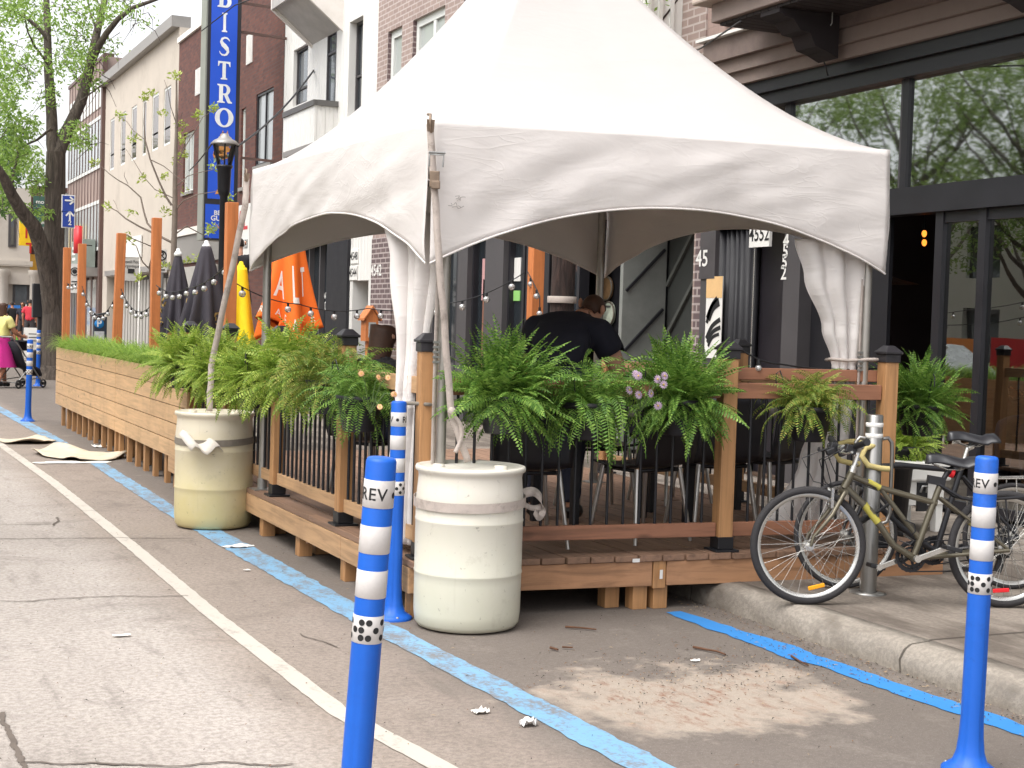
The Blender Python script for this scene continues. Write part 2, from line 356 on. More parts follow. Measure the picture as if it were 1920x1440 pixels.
# cracks across the lane
m_crack = M('crack_dirt', S(104,94,86), .95, 0, .2, 10)
for pts, wd in (([(0,1127),(60,1126),(110,1122),(165,1119),(230,1118),(330,1117),(355,1116)], .007), ([(0,1010),(60,1009),(150,1008),(260,1009),(370,1008)], .008), ([(0,983),(60,983),(105,984)], .007), ([(105,985),(108,975),(113,969)], .01),
                ([(40,1428),(180,1430),(300,1436),(420,1432),(560,1433)], .008), ([(0,1335),(18,1370),(40,1425),(60,1445)], .014), ([(560,1188),(600,1200),(640,1216)], .005), ([(150,957),(250,956),(320,960)], .005)):
    mb = MB(); a = []; b = []; P = [on_z(u, v, .005) for u, v in pts]
    for i in range(len(P)-1):
        for k in range(12):
            c = P[i].lerp(P[i+1], k/12); j = .03*mnoise.noise(c*6)+.012*mnoise.noise(c*30); ww = wd*(.6+.8*abs(mnoise.noise(c*9)))
            d = (P[i+1]-P[i]).normalized(); nn = V((-d.y, d.x, 0)); a.append(c+nn*(j+ww)); b.append(c+nn*(j-ww))
    mb.grid([a, b], False); mb.build('road_crack', m_crack, local=True, kind='structure')
# crumbs, leaf bits and dust grit lying on the road: nobody could count them
t = NT('road_grit'); gm = t.done(t.bsdf(Base_Color=t.ramp(t.island(), [(0., S(52,44,38)), (.45, S(110,78,56)), (.75, S(150,130,104)), (1., S(206,196,180))], 'CONSTANT'), Roughness=.9))
mb = MB(); g = random.Random(5)
for i in range(2600):
    if i < 900: x, y = g.gauss(3.72, .5), g.gauss(5.5, .3)
    elif i < 1700: x, y = KX-abs(g.gauss(0, .12))-.01, g.uniform(3., 7.2)
    else: x, y = g.uniform(-.6, 4.4), g.uniform(3., 13.)
    if x > KX-.01: continue
    a = g.uniform(0, 6.3); l = g.choice((.004, .005, .007, .014)); ww = g.uniform(.0015, .0035); z = .005; dx, dy = math.cos(a)*l, math.sin(a)*l
    mb.add([(x-dx, y-dy, z), (x+dy*ww/l, y-dx*ww/l, z+.004), (x+dx, y+dy, z+.002), (x-dy*ww/l, y+dx*ww/l, z+.006)], [(0, 1, 2, 3)])
mb.build('leaf_litter', gm, local=True, kind='stuff')
# single bits of litter
m_paper = M('crumpled_paper', S(228, 224, 218), .8, 0, .06, 20, .05); m_twig = M('dry_twig', S(92, 62, 44), .9, 0, .3, 20)
def scrap(name, u, v, sx, sy, h, mat, label, cat, seed, z=0., group=None):
    c = on_z(u, v, z); g = random.Random(seed); mb = MB(); n = 7; rows = []
    for i in range(n):
        rr = []
        for j in range(n):
            a, b = (i/(n-1)-.5), (j/(n-1)-.5); k = 1-.5*(abs(a)*abs(b)*4)*g.random()
            rr.append(c+V((a*sx*k, b*sy*k, .006+h*abs(mnoise.noise(V((i*.6+seed, j*.6, seed)))))))
        rows.append(rr)
    mb.grid(rows, False); o = mb.build(name, mat, label=label, cat=cat, group=group); s_ = o.modifiers.new('thick', 'SOLIDIFY'); s_.thickness = .002; return o
scrap('paper_scrap', 902, 1338, .07, .05, .03, m_paper, 'crumpled white paper scrap between the white lane line and the blue bay line', 'litter', 3)
scrap('plastic_film', 990, 1361, .07, .06, .05, M('clear_film', S(206,204,202), .25, 0, .1, 20), 'clear crinkled plastic film on the road just before the blue bay line', 'litter', 4)
scrap('paper_scrap', 446, 1027, .22, .10, .02, m_paper, 'torn white paper on the worn blue line beside the yellowed barrel', 'litter', 6)
scrap('paper_scrap', 228, 1194, .09, .04, .015, m_paper, 'thin white paper strip alone in the bicycle lane', 'litter', 8)
scrap('paper_scrap', 187, 838, .18, .25, .04, m_paper, 'white paper flap under the cedar planter feet', 'litter', 9)
scrap('paper_scrap', 463, 1071, .05, .03, .01, m_paper, 'small white paper bit near the deck legs on worn blue paint', 'litter', 10)
scrap('paper_scrap', 1304, 1241, .05, .03, .01, m_paper, 'small white paper scrap above the sandy patch in the parking bay', 'litter', 12)
scrap('paper_scrap', 135, 868, .8, .22, .012, m_paper, 'flat strip of white paper beside the brown cardboard sheets', 'litter', 14)
def twig(pts, r, label):
    mb = MB(); P = [on_z(u, v, .012) for u, v in pts]; mb.tube(P, [r*(1-.5*i/len(P)) for i in range(len(P))], 6); mb.build('twig', m_twig, label=label, cat='twig')
twig([(1300,1213),(1325,1218),(1345,1221),(1360,1227)], .007, 'curved brown twig on the dark asphalt above the sandy patch')
twig([(1060,1175),(1090,1177),(1118,1180)], .006, 'straight brown twig lying in the bay near the deck legs')
twig([(1032,1214),(1046,1218)], .007, 'short dark twig piece beside the near barrel foot')
twig([(1054,1213),(1074,1214)], .005, 'short thin twig piece beside a darker piece by the near barrel')
twig([(1484,1230),(1500,1240),(1515,1247)], .006, 'brown twig lying against the bright blue kerb line')
# cardboard torn open on the lane
m_card = M('brown_cardboard', S(206, 193, 172), .85, 0, .08, 4, .05, dirt=S(166,146,120))
def cardboard(outline, lift, label, seed):
    P = [on_z(u, v, .01) for u, v in outline]; c = sum(P, V())/len(P); mb = MB(); rows = []
    for k in range(9):
        f = k/8; rows.append([c.lerp(p, f)+V((0, 0, .012+lift*f*f*max(0, mnoise.noise(p*2.3+V((seed, 0, 0)))+.15))) for p in P])
    mb.grid(rows, True, 0, True); o = mb.build('cardboard_sheet', m_card, label=label, cat='cardboard'); s_ = o.modifiers.new('thick', 'SOLIDIFY'); s_.thickness = .006
def dens(P, n=5):
    out = []
    for i in range(len(P)):
        a, b = P[i], P[(i+1) % len(P)]
        for k in range(n): out.append((a[0]+(b[0]-a[0])*k/n, a[1]+(b[1]-a[1])*k/n))
    return out
cardboard(dens([(60,850),(100,836),(150,847),(195,849),(240,857),(200,864),(150,866),(120,862),(80,856)]), .075, 'large torn cardboard sheet lying across the blue line beside the planter', 2.)
cardboard(dens([(-6,827),(35,824),(70,819),(106,827),(84,832),(42,832),(12,832)]), .11, 'smaller curled cardboard sheet further up the lane', 5.)
# ------------------------------------------------------------------ people
def skin_of(name, P, edges, mat, parent, root, sub=2, grow=0.):
    ks = []
    for a, b in edges:
        for k in (a, b):
            if k not in ks: ks.append(k)
    me = bpy.data.meshes.new(name); me.from_pydata([P[k][:3] for k in ks], [(ks.index(a), ks.index(b)) for a, b in edges], [])
    o = bpy.data.objects.new(name, me); COL.objects.link(o)
    sk = o.modifiers.new('skin', 'SKIN'); sk.use_smooth_shade = True; sk.branch_smoothing = .6
    lay = me.skin_vertices[0].data if me.skin_vertices else None
    if lay is None:
        bm = bmesh.new(); bm.from_mesh(me); bm.verts.layers.skin.verify(); bm.to_mesh(me); bm.free(); lay = me.skin_vertices[0].data
    for i, k in enumerate(ks):
        r_ = P[k][3]+grow; lay[i].radius = (r_, r_); lay[i].use_root = (k == root); lay[i].use_loose = False
    sb = o.modifiers.new('sub', 'SUBSURF'); sb.levels = sub; sb.render_levels = sub
    dg = bpy.context.evaluated_depsgraph_get(); m2 = bpy.data.meshes.new_from_object(o.evaluated_get(dg))
    bpy.data.objects.remove(o); m2.name = name
    for p in m2.polygons: p.use_smooth = True
    m2.materials.clear(); m2.materials.append(mat)
    o2 = bpy.data.objects.new(name, m2); COL.objects.link(o2); o2.parent = parent; return o2
SKIN = M('skin_light', S(206, 154, 128), .55, 0, .06, 9, .04); SKIN2 = M('skin_tan', S(176, 122, 94), .55, 0, .06, 9, .04)
HAIRD = M('dark_hair', S(40, 30, 26), .6, 0, .3, 30, .1); HAIRB = M('brown_hair', S(78, 50, 36), .6, 0, .3, 30, .1)
def cloth(n, c): return M(n, c, .85, 0, .12, 7, .05, bump=.25, bs=26)
BASE = dict(pel=(0,0,.96,.13), spi=(0,0,1.12,.12), che=(0,-.01,1.33,.14), nb=(0,-.005,1.47,.062), nec=(0,.01,1.52,.055), jaw=(0,.035,1.585,.073), hea=(0,.02,1.66,.088), cro=(0,.01,1.725,.062), nos=(0,.115,1.63,.014),
    shL=(-.18,-.01,1.41,.066), elL=(-.235,-.03,1.13,.046), wrL=(-.235,.06,.89,.032), paL=(-.235,.08,.81,.034),
    shR=(.18,-.01,1.41,.066), elR=(.235,-.03,1.13,.046), wrR=(.235,.06,.89,.032), paR=(.235,.08,.81,.034),
    hiL=(-.1,0,.9,.105), knL=(-.11,.02,.5,.062), anL=(-.115,-.02,.09,.042), toL=(-.13,.13,.04,.036), heL=(-.115,-.06,.045,.036),
    hiR=(.1,0,.9,.105), knR=(.11,.02,.5,.062), anR=(.115,-.02,.09,.042), toR=(.13,.13,.04,.036), heR=(.115,-.06,.045,.036))
def seg_d(p, a, b):
    ab = b-a; t_ = max(0., min(1., (p-a).dot(ab)/max(ab.length_squared, 1e-9))); return (p-(a+ab*t_)).length, t_
def part_of(name, body, mat, parent, keep, off, wob=0.):
    """a garment or hair lifted off the body surface, so that it follows it exactly"""
    me = body.data; vs = [v.co+v.normal*(off+wob*mnoise.noise(v.co*14)) for v in me.vertices]; fs = [tuple(f.vertices) for f in me.polygons if keep(f.center)]
    used = sorted({i for f in fs for i in f}); ix = {i: k for k, i in enumerate(used)}
    mb = MB(); mb.add([vs[i] for i in used], [tuple(ix[i] for i in f) for f in fs], True)
    o = mb.build(name, mat, parent, local=True); s_ = o.modifiers.new('thick', 'SOLIDIFY'); s_.thickness = .012; s_.offset = -.6; return o
def person(label, loc, rotz, pose=None, top=None, sleeves='short', legs='trousers', leg_mat=None, skin=None, hair=None, hair_long=False, shoe=None, scale=1., group=None, hood=None):
    skin = skin or SKIN; hair = hair or HAIRD; P = dict(BASE); P.update(pose or {})
    for sd in 'LR':       # fingers: four unequal chains and a thumb from the side of the palm
        w_, p_ = V(P['wr'+sd][:3]), V(P['pa'+sd][:3]); d = (p_-w_).normalized(); side = d.cross(V((0,1,0)) if abs(d.y) < .9 else V((1,0,0))).normalized(); fw = side.cross(d)*.35
        for i, (off, ln) in enumerate(((-.027,.06),(-.009,.075),(.009,.07),(.027,.055))):
            a = p_+side*off+d*.03; b = a+d*ln*.5+fw*.02; c = b+d*ln*.4+fw*.035
            P[f'f{i}a{sd}'] = (*a, .0095); P[f'f{i}b{sd}'] = (*b, .0088); P[f'f{i}c{sd}'] = (*c, .0075)
        a = p_-side*.035-d*.02; b = a-side*.02+d*.035+fw*.02; P['ta'+sd] = (*a, .012); P['tb'+sd] = (*b, .009)
    root = thing('person', label, 'person', loc, group, rotz); root.scale = (scale,)*3
    BON = [('pel','spi'),('spi','che'),('che','nb'),('nb','nec'),('nec','jaw'),('jaw','hea'),('hea','cro'),('hea','nos')]; FIN = []
    for sd in 'LR':
        BON += [('che','sh'+sd),('sh'+sd,'el'+sd),('el'+sd,'wr'+sd),('wr'+sd,'pa'+sd),('pel','hi'+sd),('hi'+sd,'kn'+sd),('kn'+sd,'an'+sd),('an'+sd,'to'+sd)]; FIN += [('pa'+sd,'ta'+sd),('ta'+sd,'tb'+sd)]
        for i in range(4): FIN += [('pa'+sd,f'f{i}a{sd}'),(f'f{i}a{sd}',f'f{i}b{sd}'),(f'f{i}b{sd}',f'f{i}c{sd}')]
    body = skin_of('body', P, BON+FIN, skin, root, 'pel')
    seg = [(a, b, V(P[a][:3]), V(P[b][:3]), (P[a][3]+P[b][3])/2) for a, b in BON]
    def near(p):
        best = None
        for a, b, A, B, r_ in seg:
            d, t_ = seg_d(p, A, B); d /= r_**.7
            if best is None or d < best[0]: best = (d, a, b, t_)
        return best[1][:2], best[2][:2], best[3]
    cache = {}
    def near_(p):
        k = (round(p.x, 5), round(p.y, 5), round(p.z, 5))
        if k not in cache: cache[k] = near(p)
        return cache[k]
    h = V(P['hea'][:3]); up = (h-V(P['nec'][:3])).normalized(); fwd = (V(P['nos'][:3])-h); fwd = (fwd-up*fwd.dot(up)).normalized(); sdv = fwd.cross(up).normalized()
    fm = MB()                          # eyes and mouth, then ears
    for s in (-1, 1): fm.sphere(h+fwd*.082+sdv*s*.032, (.012,.012,.007), 8, 0, 6)
    fm.obox(h+fwd*.08-up*.07, (.045,.012,.009), (0,0,math.atan2(sdv.y, sdv.x))); fm.build('face', M('face_dark', S(70,40,36), .5), root, local=True)
    for s in (-1, 1): em = MB(); em.sphere(h+sdv*s*.09-up*.015, (.016,.024,.032), 8, 0, 6); em.build('ear', skin, root, local=True)
    def is_hair(p):
        a, b, t_ = near_(p)
        if a not in ('ja','he','cr','ne') or b == 'no' and False: return False
        q = p-h; f, u = q.dot(fwd), q.dot(up); return u > max(-.085, -.05+f*1.5)
    part_of('hair', body, hair, root, is_hair, .014, .006)
    if hair_long:
        hm = MB(); rows = []
        for i in range(8):
            z = .04-.3*i/7; rows.append([h+up*z+(-fwd*math.cos(a)+sdv*math.sin(a))*(.097-.03*i/7+.012*mnoise.noise(V((a*3, i*.5, h.x)))) for a in [R(-105+210*k/14) for k in range(15)]])
        hm.grid(rows); o = hm.build('long_hair', hair, root, local=True); s_ = o.modifiers.new('thick', 'SOLIDIFY'); s_.thickness = .012
    def is_top(p):
        a, b, t_ = near_(p)
        if a in ('sp', 'ch') and b != 'sh': return b != 'nb' or t_ < .8
        if a == 'pe' and b == 'sp': return t_ > .12
        if b == 'sh': return True
        if a == 'sh': return sleeves == 'long' or (sleeves == 'short' and t_ < .6)
        return sleeves == 'long' and a == 'el' and t_ < .96
    def is_leg(p):
        a, b, t_ = near_(p)
        if a == 'pe': return b == 'hi' or t_ < .45
        if a == 'hi': return legs == 'trousers' or t_ < .85
        return legs == 'trousers' and a == 'kn' and t_ < .94
    if leg_mat:
        if legs == 'skirt':
            sm = MB(); a = V(P['spi'][:3]).lerp(V(P['pel'][:3]), .5); rows = []
            for i in range(8):
                r_ = .15+.13*i/7; z = a.z-.62*i/7; rows.append([(a.x+math.cos(2*PI*k/28)*r_*(1+.06*math.sin(k*1.9)*i/7), a.y+math.sin(2*PI*k/28)*r_*(1+.06*math.sin(k*1.9)*i/7), z) for k in range(28)])
            sm.grid(rows, True, 0, True); sm.build('skirt', leg_mat, root, local=True)
        else: part_of(legs, body, leg_mat, root, is_leg, .014, .012)
    if top: part_of('shirt', body, top, root, is_top, .022, .014)
    for sd in 'LR':
        Q = dict(P); skin_of('shoe', Q, [('he'+sd,'an'+sd),('an'+sd,'to'+sd)], shoe or black_plastic, root, 'an'+sd, 1, .014)
    return root
navy = cloth('navy_cotton', S(30, 30, 44)); blackc = cloth('black_cotton', S(34, 32, 36)); redc = cloth('red_cotton', S(198, 52, 66)); jean = cloth('dark_denim', S(38, 42, 60)); greyc = cloth('charcoal_twill', S(62, 58, 60))
jean2 = cloth('blue_denim', S(74, 86, 116)); khaki = cloth('khaki_cotton', S(158, 132, 106)); yell = cloth('pale_yellow_cotton', S(226, 218, 140)); pink = cloth('magenta_cotton', S(192, 36, 130))
white_shoe = M('white_shoe', S(214, 210, 206), .6)
DZ = .31   # deck level
# the man leaning over a table under the tent, seen from behind
lean = dict(pel=(0,-.12,.92,.15), spi=(0,.0,1.08,.155), che=(.01,.16,1.2,.185), nb=(.03,.3,1.25,.085), nec=(.06,.36,1.29,.064), jaw=(.11,.44,1.285,.074), hea=(.105,.43,1.365,.092), cro=(.095,.405,1.43,.07), nos=(.135,.54,1.33,.014),
    shL=(-.21,.16,1.21,.095), elL=(-.27,.32,.98,.056), wrL=(-.13,.5,.84,.036), paL=(-.1,.57,.81,.036), shR=(.23,.15,1.2,.095), elR=(.33,.24,.96,.056), wrR=(.31,.42,.82,.036), paR=(.3,.5,.79,.036))
person('man in a dark navy T-shirt bending over a table under the white tent', (4.2, 8.3, DZ), R(-42), lean, navy, 'short', 'trousers', jean, SKIN, HAIRB, shoe=black_plastic, scale=1.03)
sit = dict(pel=(0,0,.5,.135), spi=(0,.0,.66,.125), che=(0,.03,.86,.14), nb=(0,.05,1.0,.062), nec=(0,.06,1.04,.055), jaw=(0,.1,1.1,.073), hea=(0,.09,1.17,.088), cro=(0,.08,1.235,.062), nos=(0,.185,1.14,.014),
    shL=(-.18,.03,.94,.066), elL=(-.24,.1,.7,.046), wrL=(-.14,.32,.76,.032), paL=(-.1,.39,.77,.034), shR=(.18,.03,.94,.066), elR=(.24,.1,.7,.046), wrR=(.14,.32,.76,.032), paR=(.1,.39,.77,.034),
    hiL=(-.1,.06,.49,.105), knL=(-.12,.46,.5,.064), anL=(-.12,.44,.09,.042), toL=(-.13,.58,.04,.036), heL=(-.12,.4,.045,.036), hiR=(.1,.06,.49,.105), knR=(.12,.46,.5,.064), anR=(.12,.44,.09,.042), toR=(.13,.58,.04,.036), heR=(.12,.4,.045,.036))
person('seated person with dark brown hair and black top behind the ferns and gathered curtain', (3.3, 9.3, DZ), R(-70), sit, blackc, 'long', 'trousers', jean, SKIN, HAIRB, True)
reach = dict(elR=(.42,.12,1.33,.046), wrR=(.62,.2,1.36,.032), paR=(.7,.22,1.37,.034), shR=(.19,.01,1.41,.066))
person('man in a black T-shirt reaching sideways behind the orange parasol', (5.5, 21.75, 1.04), R(-8), reach, blackc, 'short', 'trousers', jean, SKIN, HAIRD)
walk = dict(knL=(-.1,.1,.52,.062), anL=(-.1,.02,.12,.042), toL=(-.11,.16,.05,.036), heL=(-.1,-.02,.07,.036))
g_ = 'people standing on the far pavement'
p_ = on_z(22, 646, SW); person('man in a black shirt and dark shorts walking past the blue banner', p_, R(10), walk, blackc, 'short', 'shorts', greyc, SKIN2, HAIRD, group=g_)
p_ = on_z(42, 647, SW); person('woman in a dark T-shirt facing the street in front of the orange and green figures', p_, R(150), {}, navy, 'short', 'shorts', greyc, SKIN2, HAIRD, True, group=g_)
p_ = on_z(55, 652, SW); person('man in a red T-shirt and dark shorts beside the seated figure', p_, R(-20), {}, redc, 'short', 'shorts', greyc, SKIN2, HAIRD, group=g_, scale=1.05)
p_ = on_z(71, 652, SW); person('person in black sitting down with one arm resting forward near the black post', p_, R(60), sit, blackc, 'short', 'trousers', greyc, SKIN2, HAIRD, scale=.95, group=g_)
push = dict(elL=(-.25,.1,1.12,.046), wrL=(-.2,.34,1.05,.032), paL=(-.19,.42,1.04,.034), elR=(.25,.1,1.12,.046), wrR=(.2,.34,1.05,.032), paR=(.19,.42,1.04,.034), knL=(-.1,.14,.52,.062), anL=(-.1,.2,.09,.042), toL=(-.11,.34,.04,.036), heL=(-.1,.16,.045,.036), anR=(.11,-.2,.14,.042), toR=(.12,-.08,.05,.036), heR=(.11,-.25,.1,.036), knR=(.11,.0,.5,.062))
p_ = on_z(2, 727, 0); person('woman in pale yellow top and magenta skirt pushing the stroller', p_, R(-50), push, yell, 'short', 'skirt', pink, SKIN2, HAIRB, True, scale=.98)
# a diner's legs on a stool inside the restaurant window
stool = dict(sit); 
for k in stool: stool[k] = (stool[k][0], stool[k][1], stool[k][2]+.22 if k[:2] not in ('an','to','he') else stool[k][2]+.16, stool[k][3])
p_ = V((9.15, 8.95, SW)); person('person in blue jeans sitting on a stool behind the restaurant glass', p_, R(98), stool, greyc, 'long', 'trousers', jean2, SKIN, HAIRB, shoe=khaki)
# ------------------------------------------------------------------ blue delineator bollards
m_blue = M('blue_plastic', S(20, 92, 192), .5, 0, .1, 2.5, .05, 50, spec=.4, dirt=S(40, 78, 172)); m_band = M('white_reflective_band', S(200, 196, 194), .55, 0, .06, 3, .05, 120, bump=.15, bs=220, spec=.3, dirt=S(176, 170, 166)); m_ink = M('black_print', S(26, 26, 28), .6, 0, .05)
m_scuff = M('scuffed_blue_plastic', S(20, 92, 192), .5, 0, .06, 3, .05, 40, dirt=S(30, 44, 80))
def bollard(u, v, label, rot=0., lean=(0, 0), at=None, scuff=False):
    c = V(at) if at else on_z(u, v, 0); t = thing('bollard', label, 'bollard', c, 'blue and white flexible bollards', 0)
    t.rotation_euler = (lean[0], lean[1], rot); rr = .0405
    mb = MB(); prof = [(.1, 0), (.1, .012), (.086, .022), (.062, .04), (.05, .075), (.044, .13), (rr, .2), (rr, .655)]; n = 40; rows = []
    for r_, z in prof:
        rows.append([((r_-(.0045 if (.05 < z < .6 and k % 10 in (0, 1)) else 0))*math.cos(2*PI*k/n), (r_-(.0045 if (.05 < z < .6 and k % 10 in (0, 1)) else 0))*math.sin(2*PI*k/n), z) for k in range(n)])
    mb.grid(rows, True, 0, True)
    mb.lathe([(rr, .655), (rr, 1.138), (rr-.003, 1.146), (rr-.009, 1.149), (0, 1.15)], (0,0,0), n)
    mb.build('tube', m_scuff if scuff else m_blue, t, local=True, weld=True)
    for a, b in ((.655, .729), (.776, .850), (.895, .969), (1.017, 1.091)):
        MB().lathe([(rr, a), (rr+.0012, a+.001), (rr+.0012, b-.001), (rr, b)], (0,0,0), n).build('reflective_band', m_band, t, local=True)
    R2 = rr+.0022
    wr = lambda z0, a0: (lambda x, y: V((R2*math.sin((x/R2)+a0), -R2*math.cos((x/R2)+a0), z0+y)))
    for k in range(2):
        pm = MB(); a0 = k*PI
        letters(pm, 'REV', .046, (0,0,0), (1,0,0), (0,0,1), .012, 'CENTER', 0, 1., 1.1, wr(1.052, a0))
        pts = [((.0085*math.cos(q)), .0085*math.sin(q)) for q in [2*PI*j/16 for j in range(16)]]; f = wr(1.052, a0+PI/2); pm.add([f(*p) for p in pts], [tuple(range(16))]); pm.build('lettering', m_ink, t, local=True)
    pm = MB()
    for i in range(10):
        for row, off in ((0, .5), (1, 0), (2, .5)):
            if row == 1 and False: continue
            a0 = (i+off)*2*PI/6.5
            if i > 6: continue
            f = wr(.692+(row-1)*.0205, a0); pts = [(.0088*math.cos(2*PI*j/16), .0088*math.sin(2*PI*j/16)) for j in range(16)]; pm.add([f(*p) for p in pts], [tuple(range(16))])
    pm.build('printed_dots', m_ink, t, local=True)
    bm_ = MB()
    for k in range(4): a = k*PI/2+.4; bm_.lathe([(.008, .014), (.008, .024), (0, .026)], (.085*math.cos(a), .085*math.sin(a), 0), 8)
    bm_.build('anchor_bolt', grey_metal, t, local=True)
    return t
bollard(0, 0, 'tall leaning blue bollard standing by the white lane line, its base out of frame', R(-44), (0, R(3.4)), at=CAM+ray(651, 1650)*3.88)
bollard(737, 1160, 'blue bollard on the bay line beside the near barrel, tucked behind the leaning bollard', R(62), (0, R(.3)))
bollard(1817, 1447, 'scuffed blue bollard in front of the parked bicycles', R(-82), (0, R(.9)), scuff=True)
bollard(52, 790, 'distant blue bollard beside the stroller', R(40), (0, R(1.2)))
bollard(71, 724, 'small distant bollard by the foot of the black post', R(10), (0, 0))

# ------------------------------------------------------------------ plastic drums used as tent weights
def drum_mat(name, c, low):
    t = NT(name); o = t.obj(); z = t.n('ShaderNodeSeparateXYZ', {0: o}).node.outputs[2]
    n = t.noise(o, 2.2, 5, .7); n2 = t.noise(o, 38, 3, .6); n3 = t.noise(o, 5., 6, .8); dr = t.noise(t.map(o, (14., 14., 1.2)), 1., 5, .7)
    cc = t.mix(t.ramp(t.math('ADD', z, t.math('MULTIPLY', t.math('SUBTRACT', n, .5), .7)), [(.12, 1.), (.72, 0.)]), c, low)     # grime held by the water level
    cc = t.mix(t.ramp(n3, [(.58, 0.), (.74, .4)]), cc, S(150, 144, 124)); cc = t.mix(t.ramp(dr, [(.6, 0.), (.76, .3)]), cc, S(150, 142, 122)); cc = t.mix(t.ramp(n2, [(.66, 0.), (.76, .55)]), cc, S(96, 92, 80))
    return t.done(t.bsdf(Base_Color=cc, Roughness=.42, Subsurface_Weight=.12, Subsurface_Radius=(.03,.03,.02)))
def drum(u, v, mat, label, sc_l=1.):
    c = on_z(u, v, 0); t = thing('barrel', label, 'barrel', c, 'white plastic barrels weighing down the tent')
    pr = [(0, .004), (.235, .004), (.262, .012), (.278, .035), (.284, .09), (.2855, .25), (.286, .29), (.2886, .296), (.2886, .303), (.286, .309), (.286, .564), (.2886, .57), (.2886, .577), (.286, .583), (.285, .69), (.279, .75), (.275, .8), (.278, .822), (.292, .832), (.294, .845), (.29, .856), (.277, .858), (.27, .848), (.262, .842), (0, .842)]
    rows = [[(r_*math.cos(2*PI*k/64)*(1+.004*mnoise.noise(V((math.cos(2*PI*k/64)*2, math.sin(2*PI*k/64)*2, z*3+u)))), r_*math.sin(2*PI*k/64)*(1+.004*mnoise.noise(V((math.cos(2*PI*k/64)*2, math.sin(2*PI*k/64)*2, z*3+u)))), z) for k in range(64)] for r_, z in pr]
    MB().grid(rows, True, 0, True).build('drum_body', mat, t, local=True)
    lb = MB(); lb.lathe([(.034, .842), (.034, .86), (.026, .863), (0, .863)], (.13, -.1, 0), 16); lb.lathe([(.03, .842), (.03, .857), (0, .857)], (-.15, .08, 0), 16)
    lb.build('bung', mat, t, local=True); t.scale = (sc_l, sc_l, sc_l)
    return t, c
m_drum1 = drum_mat('milky_drum_plastic', S(216, 211, 200), S(202, 201, 184)); m_drum2 = drum_mat('yellowed_drum_plastic', S(214, 205, 186), S(202, 190, 142))
_, bR = drum(874, 1172, m_drum1, 'near white barrel in front of the deck corner, strapped to the tent', .975)
_, bL = drum(399, 986, m_drum2, 'yellowed white barrel beside the long planter, strapped to the tent')
m_web = M('grey_webbing', S(186, 174, 166), .85, 0, .12, 12, .06, bump=.4, bs=300, dirt=S(120,110,102)); m_web2 = M('dark_webbing', S(132, 124, 114), .85, 0, .15, 12, .06, bump=.4, bs=300)
def smooth_path(P, n=6):
    P = [V(p) for p in P]; out = []
    for i in range(len(P)-1):
        a, b, c, d = P[max(0, i-1)], P[i], P[i+1], P[min(len(P)-1, i+2)]
        for k in range(n):
            t_ = k/n; out.append(.5*((2*b)+(c-a)*t_+(2*a-5*b+4*c-d)*t_*t_+(3*b-a-3*c+d)*t_**3))
    return out+[P[-1]]
def ribbon(mb, pts, wd, side=None, twist=0., sag=0.):
    pts = smooth_path(pts) if 2 < len(pts) < 14 else [V(p) for p in pts]; rows = []; k = len(pts)
    for i, p in enumerate(pts):
        d = (pts[min(i+1, k-1)]-pts[max(0, i-1)]).normalized(); s_ = V(side) if side is not None else d.cross(V((.4, -.9, 0))).normalized()
        s_ = (s_-d*s_.dot(d)).normalized()
        if twist: s_ = Matrix.Rotation(twist*i/(k-1), 3, d) @ s_
        rows.append([p-s_*wd/2, p+s_*wd/2])
    return mb.grid(rows, True)
def thick(o, th=.003): s_ = o.modifiers.new('thick', 'SOLIDIFY'); s_.thickness = th; s_.offset = 0; return o
for c, z, tl, mt, lab in ((bR, .655, 0, m_web, 'pale strap belted round the near white barrel with its loose end curling'), (bL, .65, 1, m_web2, 'dark strap belted round the yellowed barrel and the tent leg')):
    t = thing('barrel_strap', lab, 'strap', c+V((0, 0, z-.03)))
    mb = MB(); n = 60; rows = []
    for zz in (-.024, .024): rows.append([(c.x+.290*math.cos(2*PI*k/n), c.y+.290*math.sin(2*PI*k/n), z+zz+.012*math.cos(2*PI*k/n-.8)) for k in range(n)])
    mb.grid(rows, False, 0, True); thick(mb.build('belt', mt, t), .002)
    if tl == 0:
        a = c+V((.275, -.02, z)); mb = MB(); ribbon(mb, [a+V(q) for q in ((0,0,0.02),(.05,.0,.035),(.1,.02,.03),(.14,.03,-.005),(.15,.035,-.06),(.13,.03,-.1),(.1,.02,-.07))], .05, (0, .3, 1)); thick(mb.build('loose_end', mt, t))
        mb = MB(); ribbon(mb, [a+V(q) for q in ((0,0,-.01),(.05,.01,-.04),(.1,.03,-.055),(.15,.04,-.05))], .03, (0, .3, 1)); thick(mb.build('tail', mt, t))
    else:
        mb = MB(); a = c+V((-.27, -.13, z)); rows = []
        for i in range(9):
            rows.append([a+V((-.04+.26*i/8*.9, -.06-.1*i/8*0+.0, .05+.035*math.sin(i*1.2)-.0*j)) + V((0.02*j, -.05*j, -.035*j)) + (V((0, 0, .02*mnoise.noise(V((i*.8, j, 2)))))) for j in range(4)])
        thick(mb.grid(rows).build('rag', M('pale_rag', S(214, 206, 196), .85, 0, .08, 9), t), .004)
        mb = MB(); ribbon(mb, [c+V(q) for q in ((.24,-.14,z),(.34,-.04,z),(.42,.03,z),(.43,.09,z))], .05, (0, 0, 1)); thick(mb.build('tail', mt, t))
m_buck = M('rusty_ratchet_steel', S(140, 122, 106), .5, .6, .3, 14, .1)

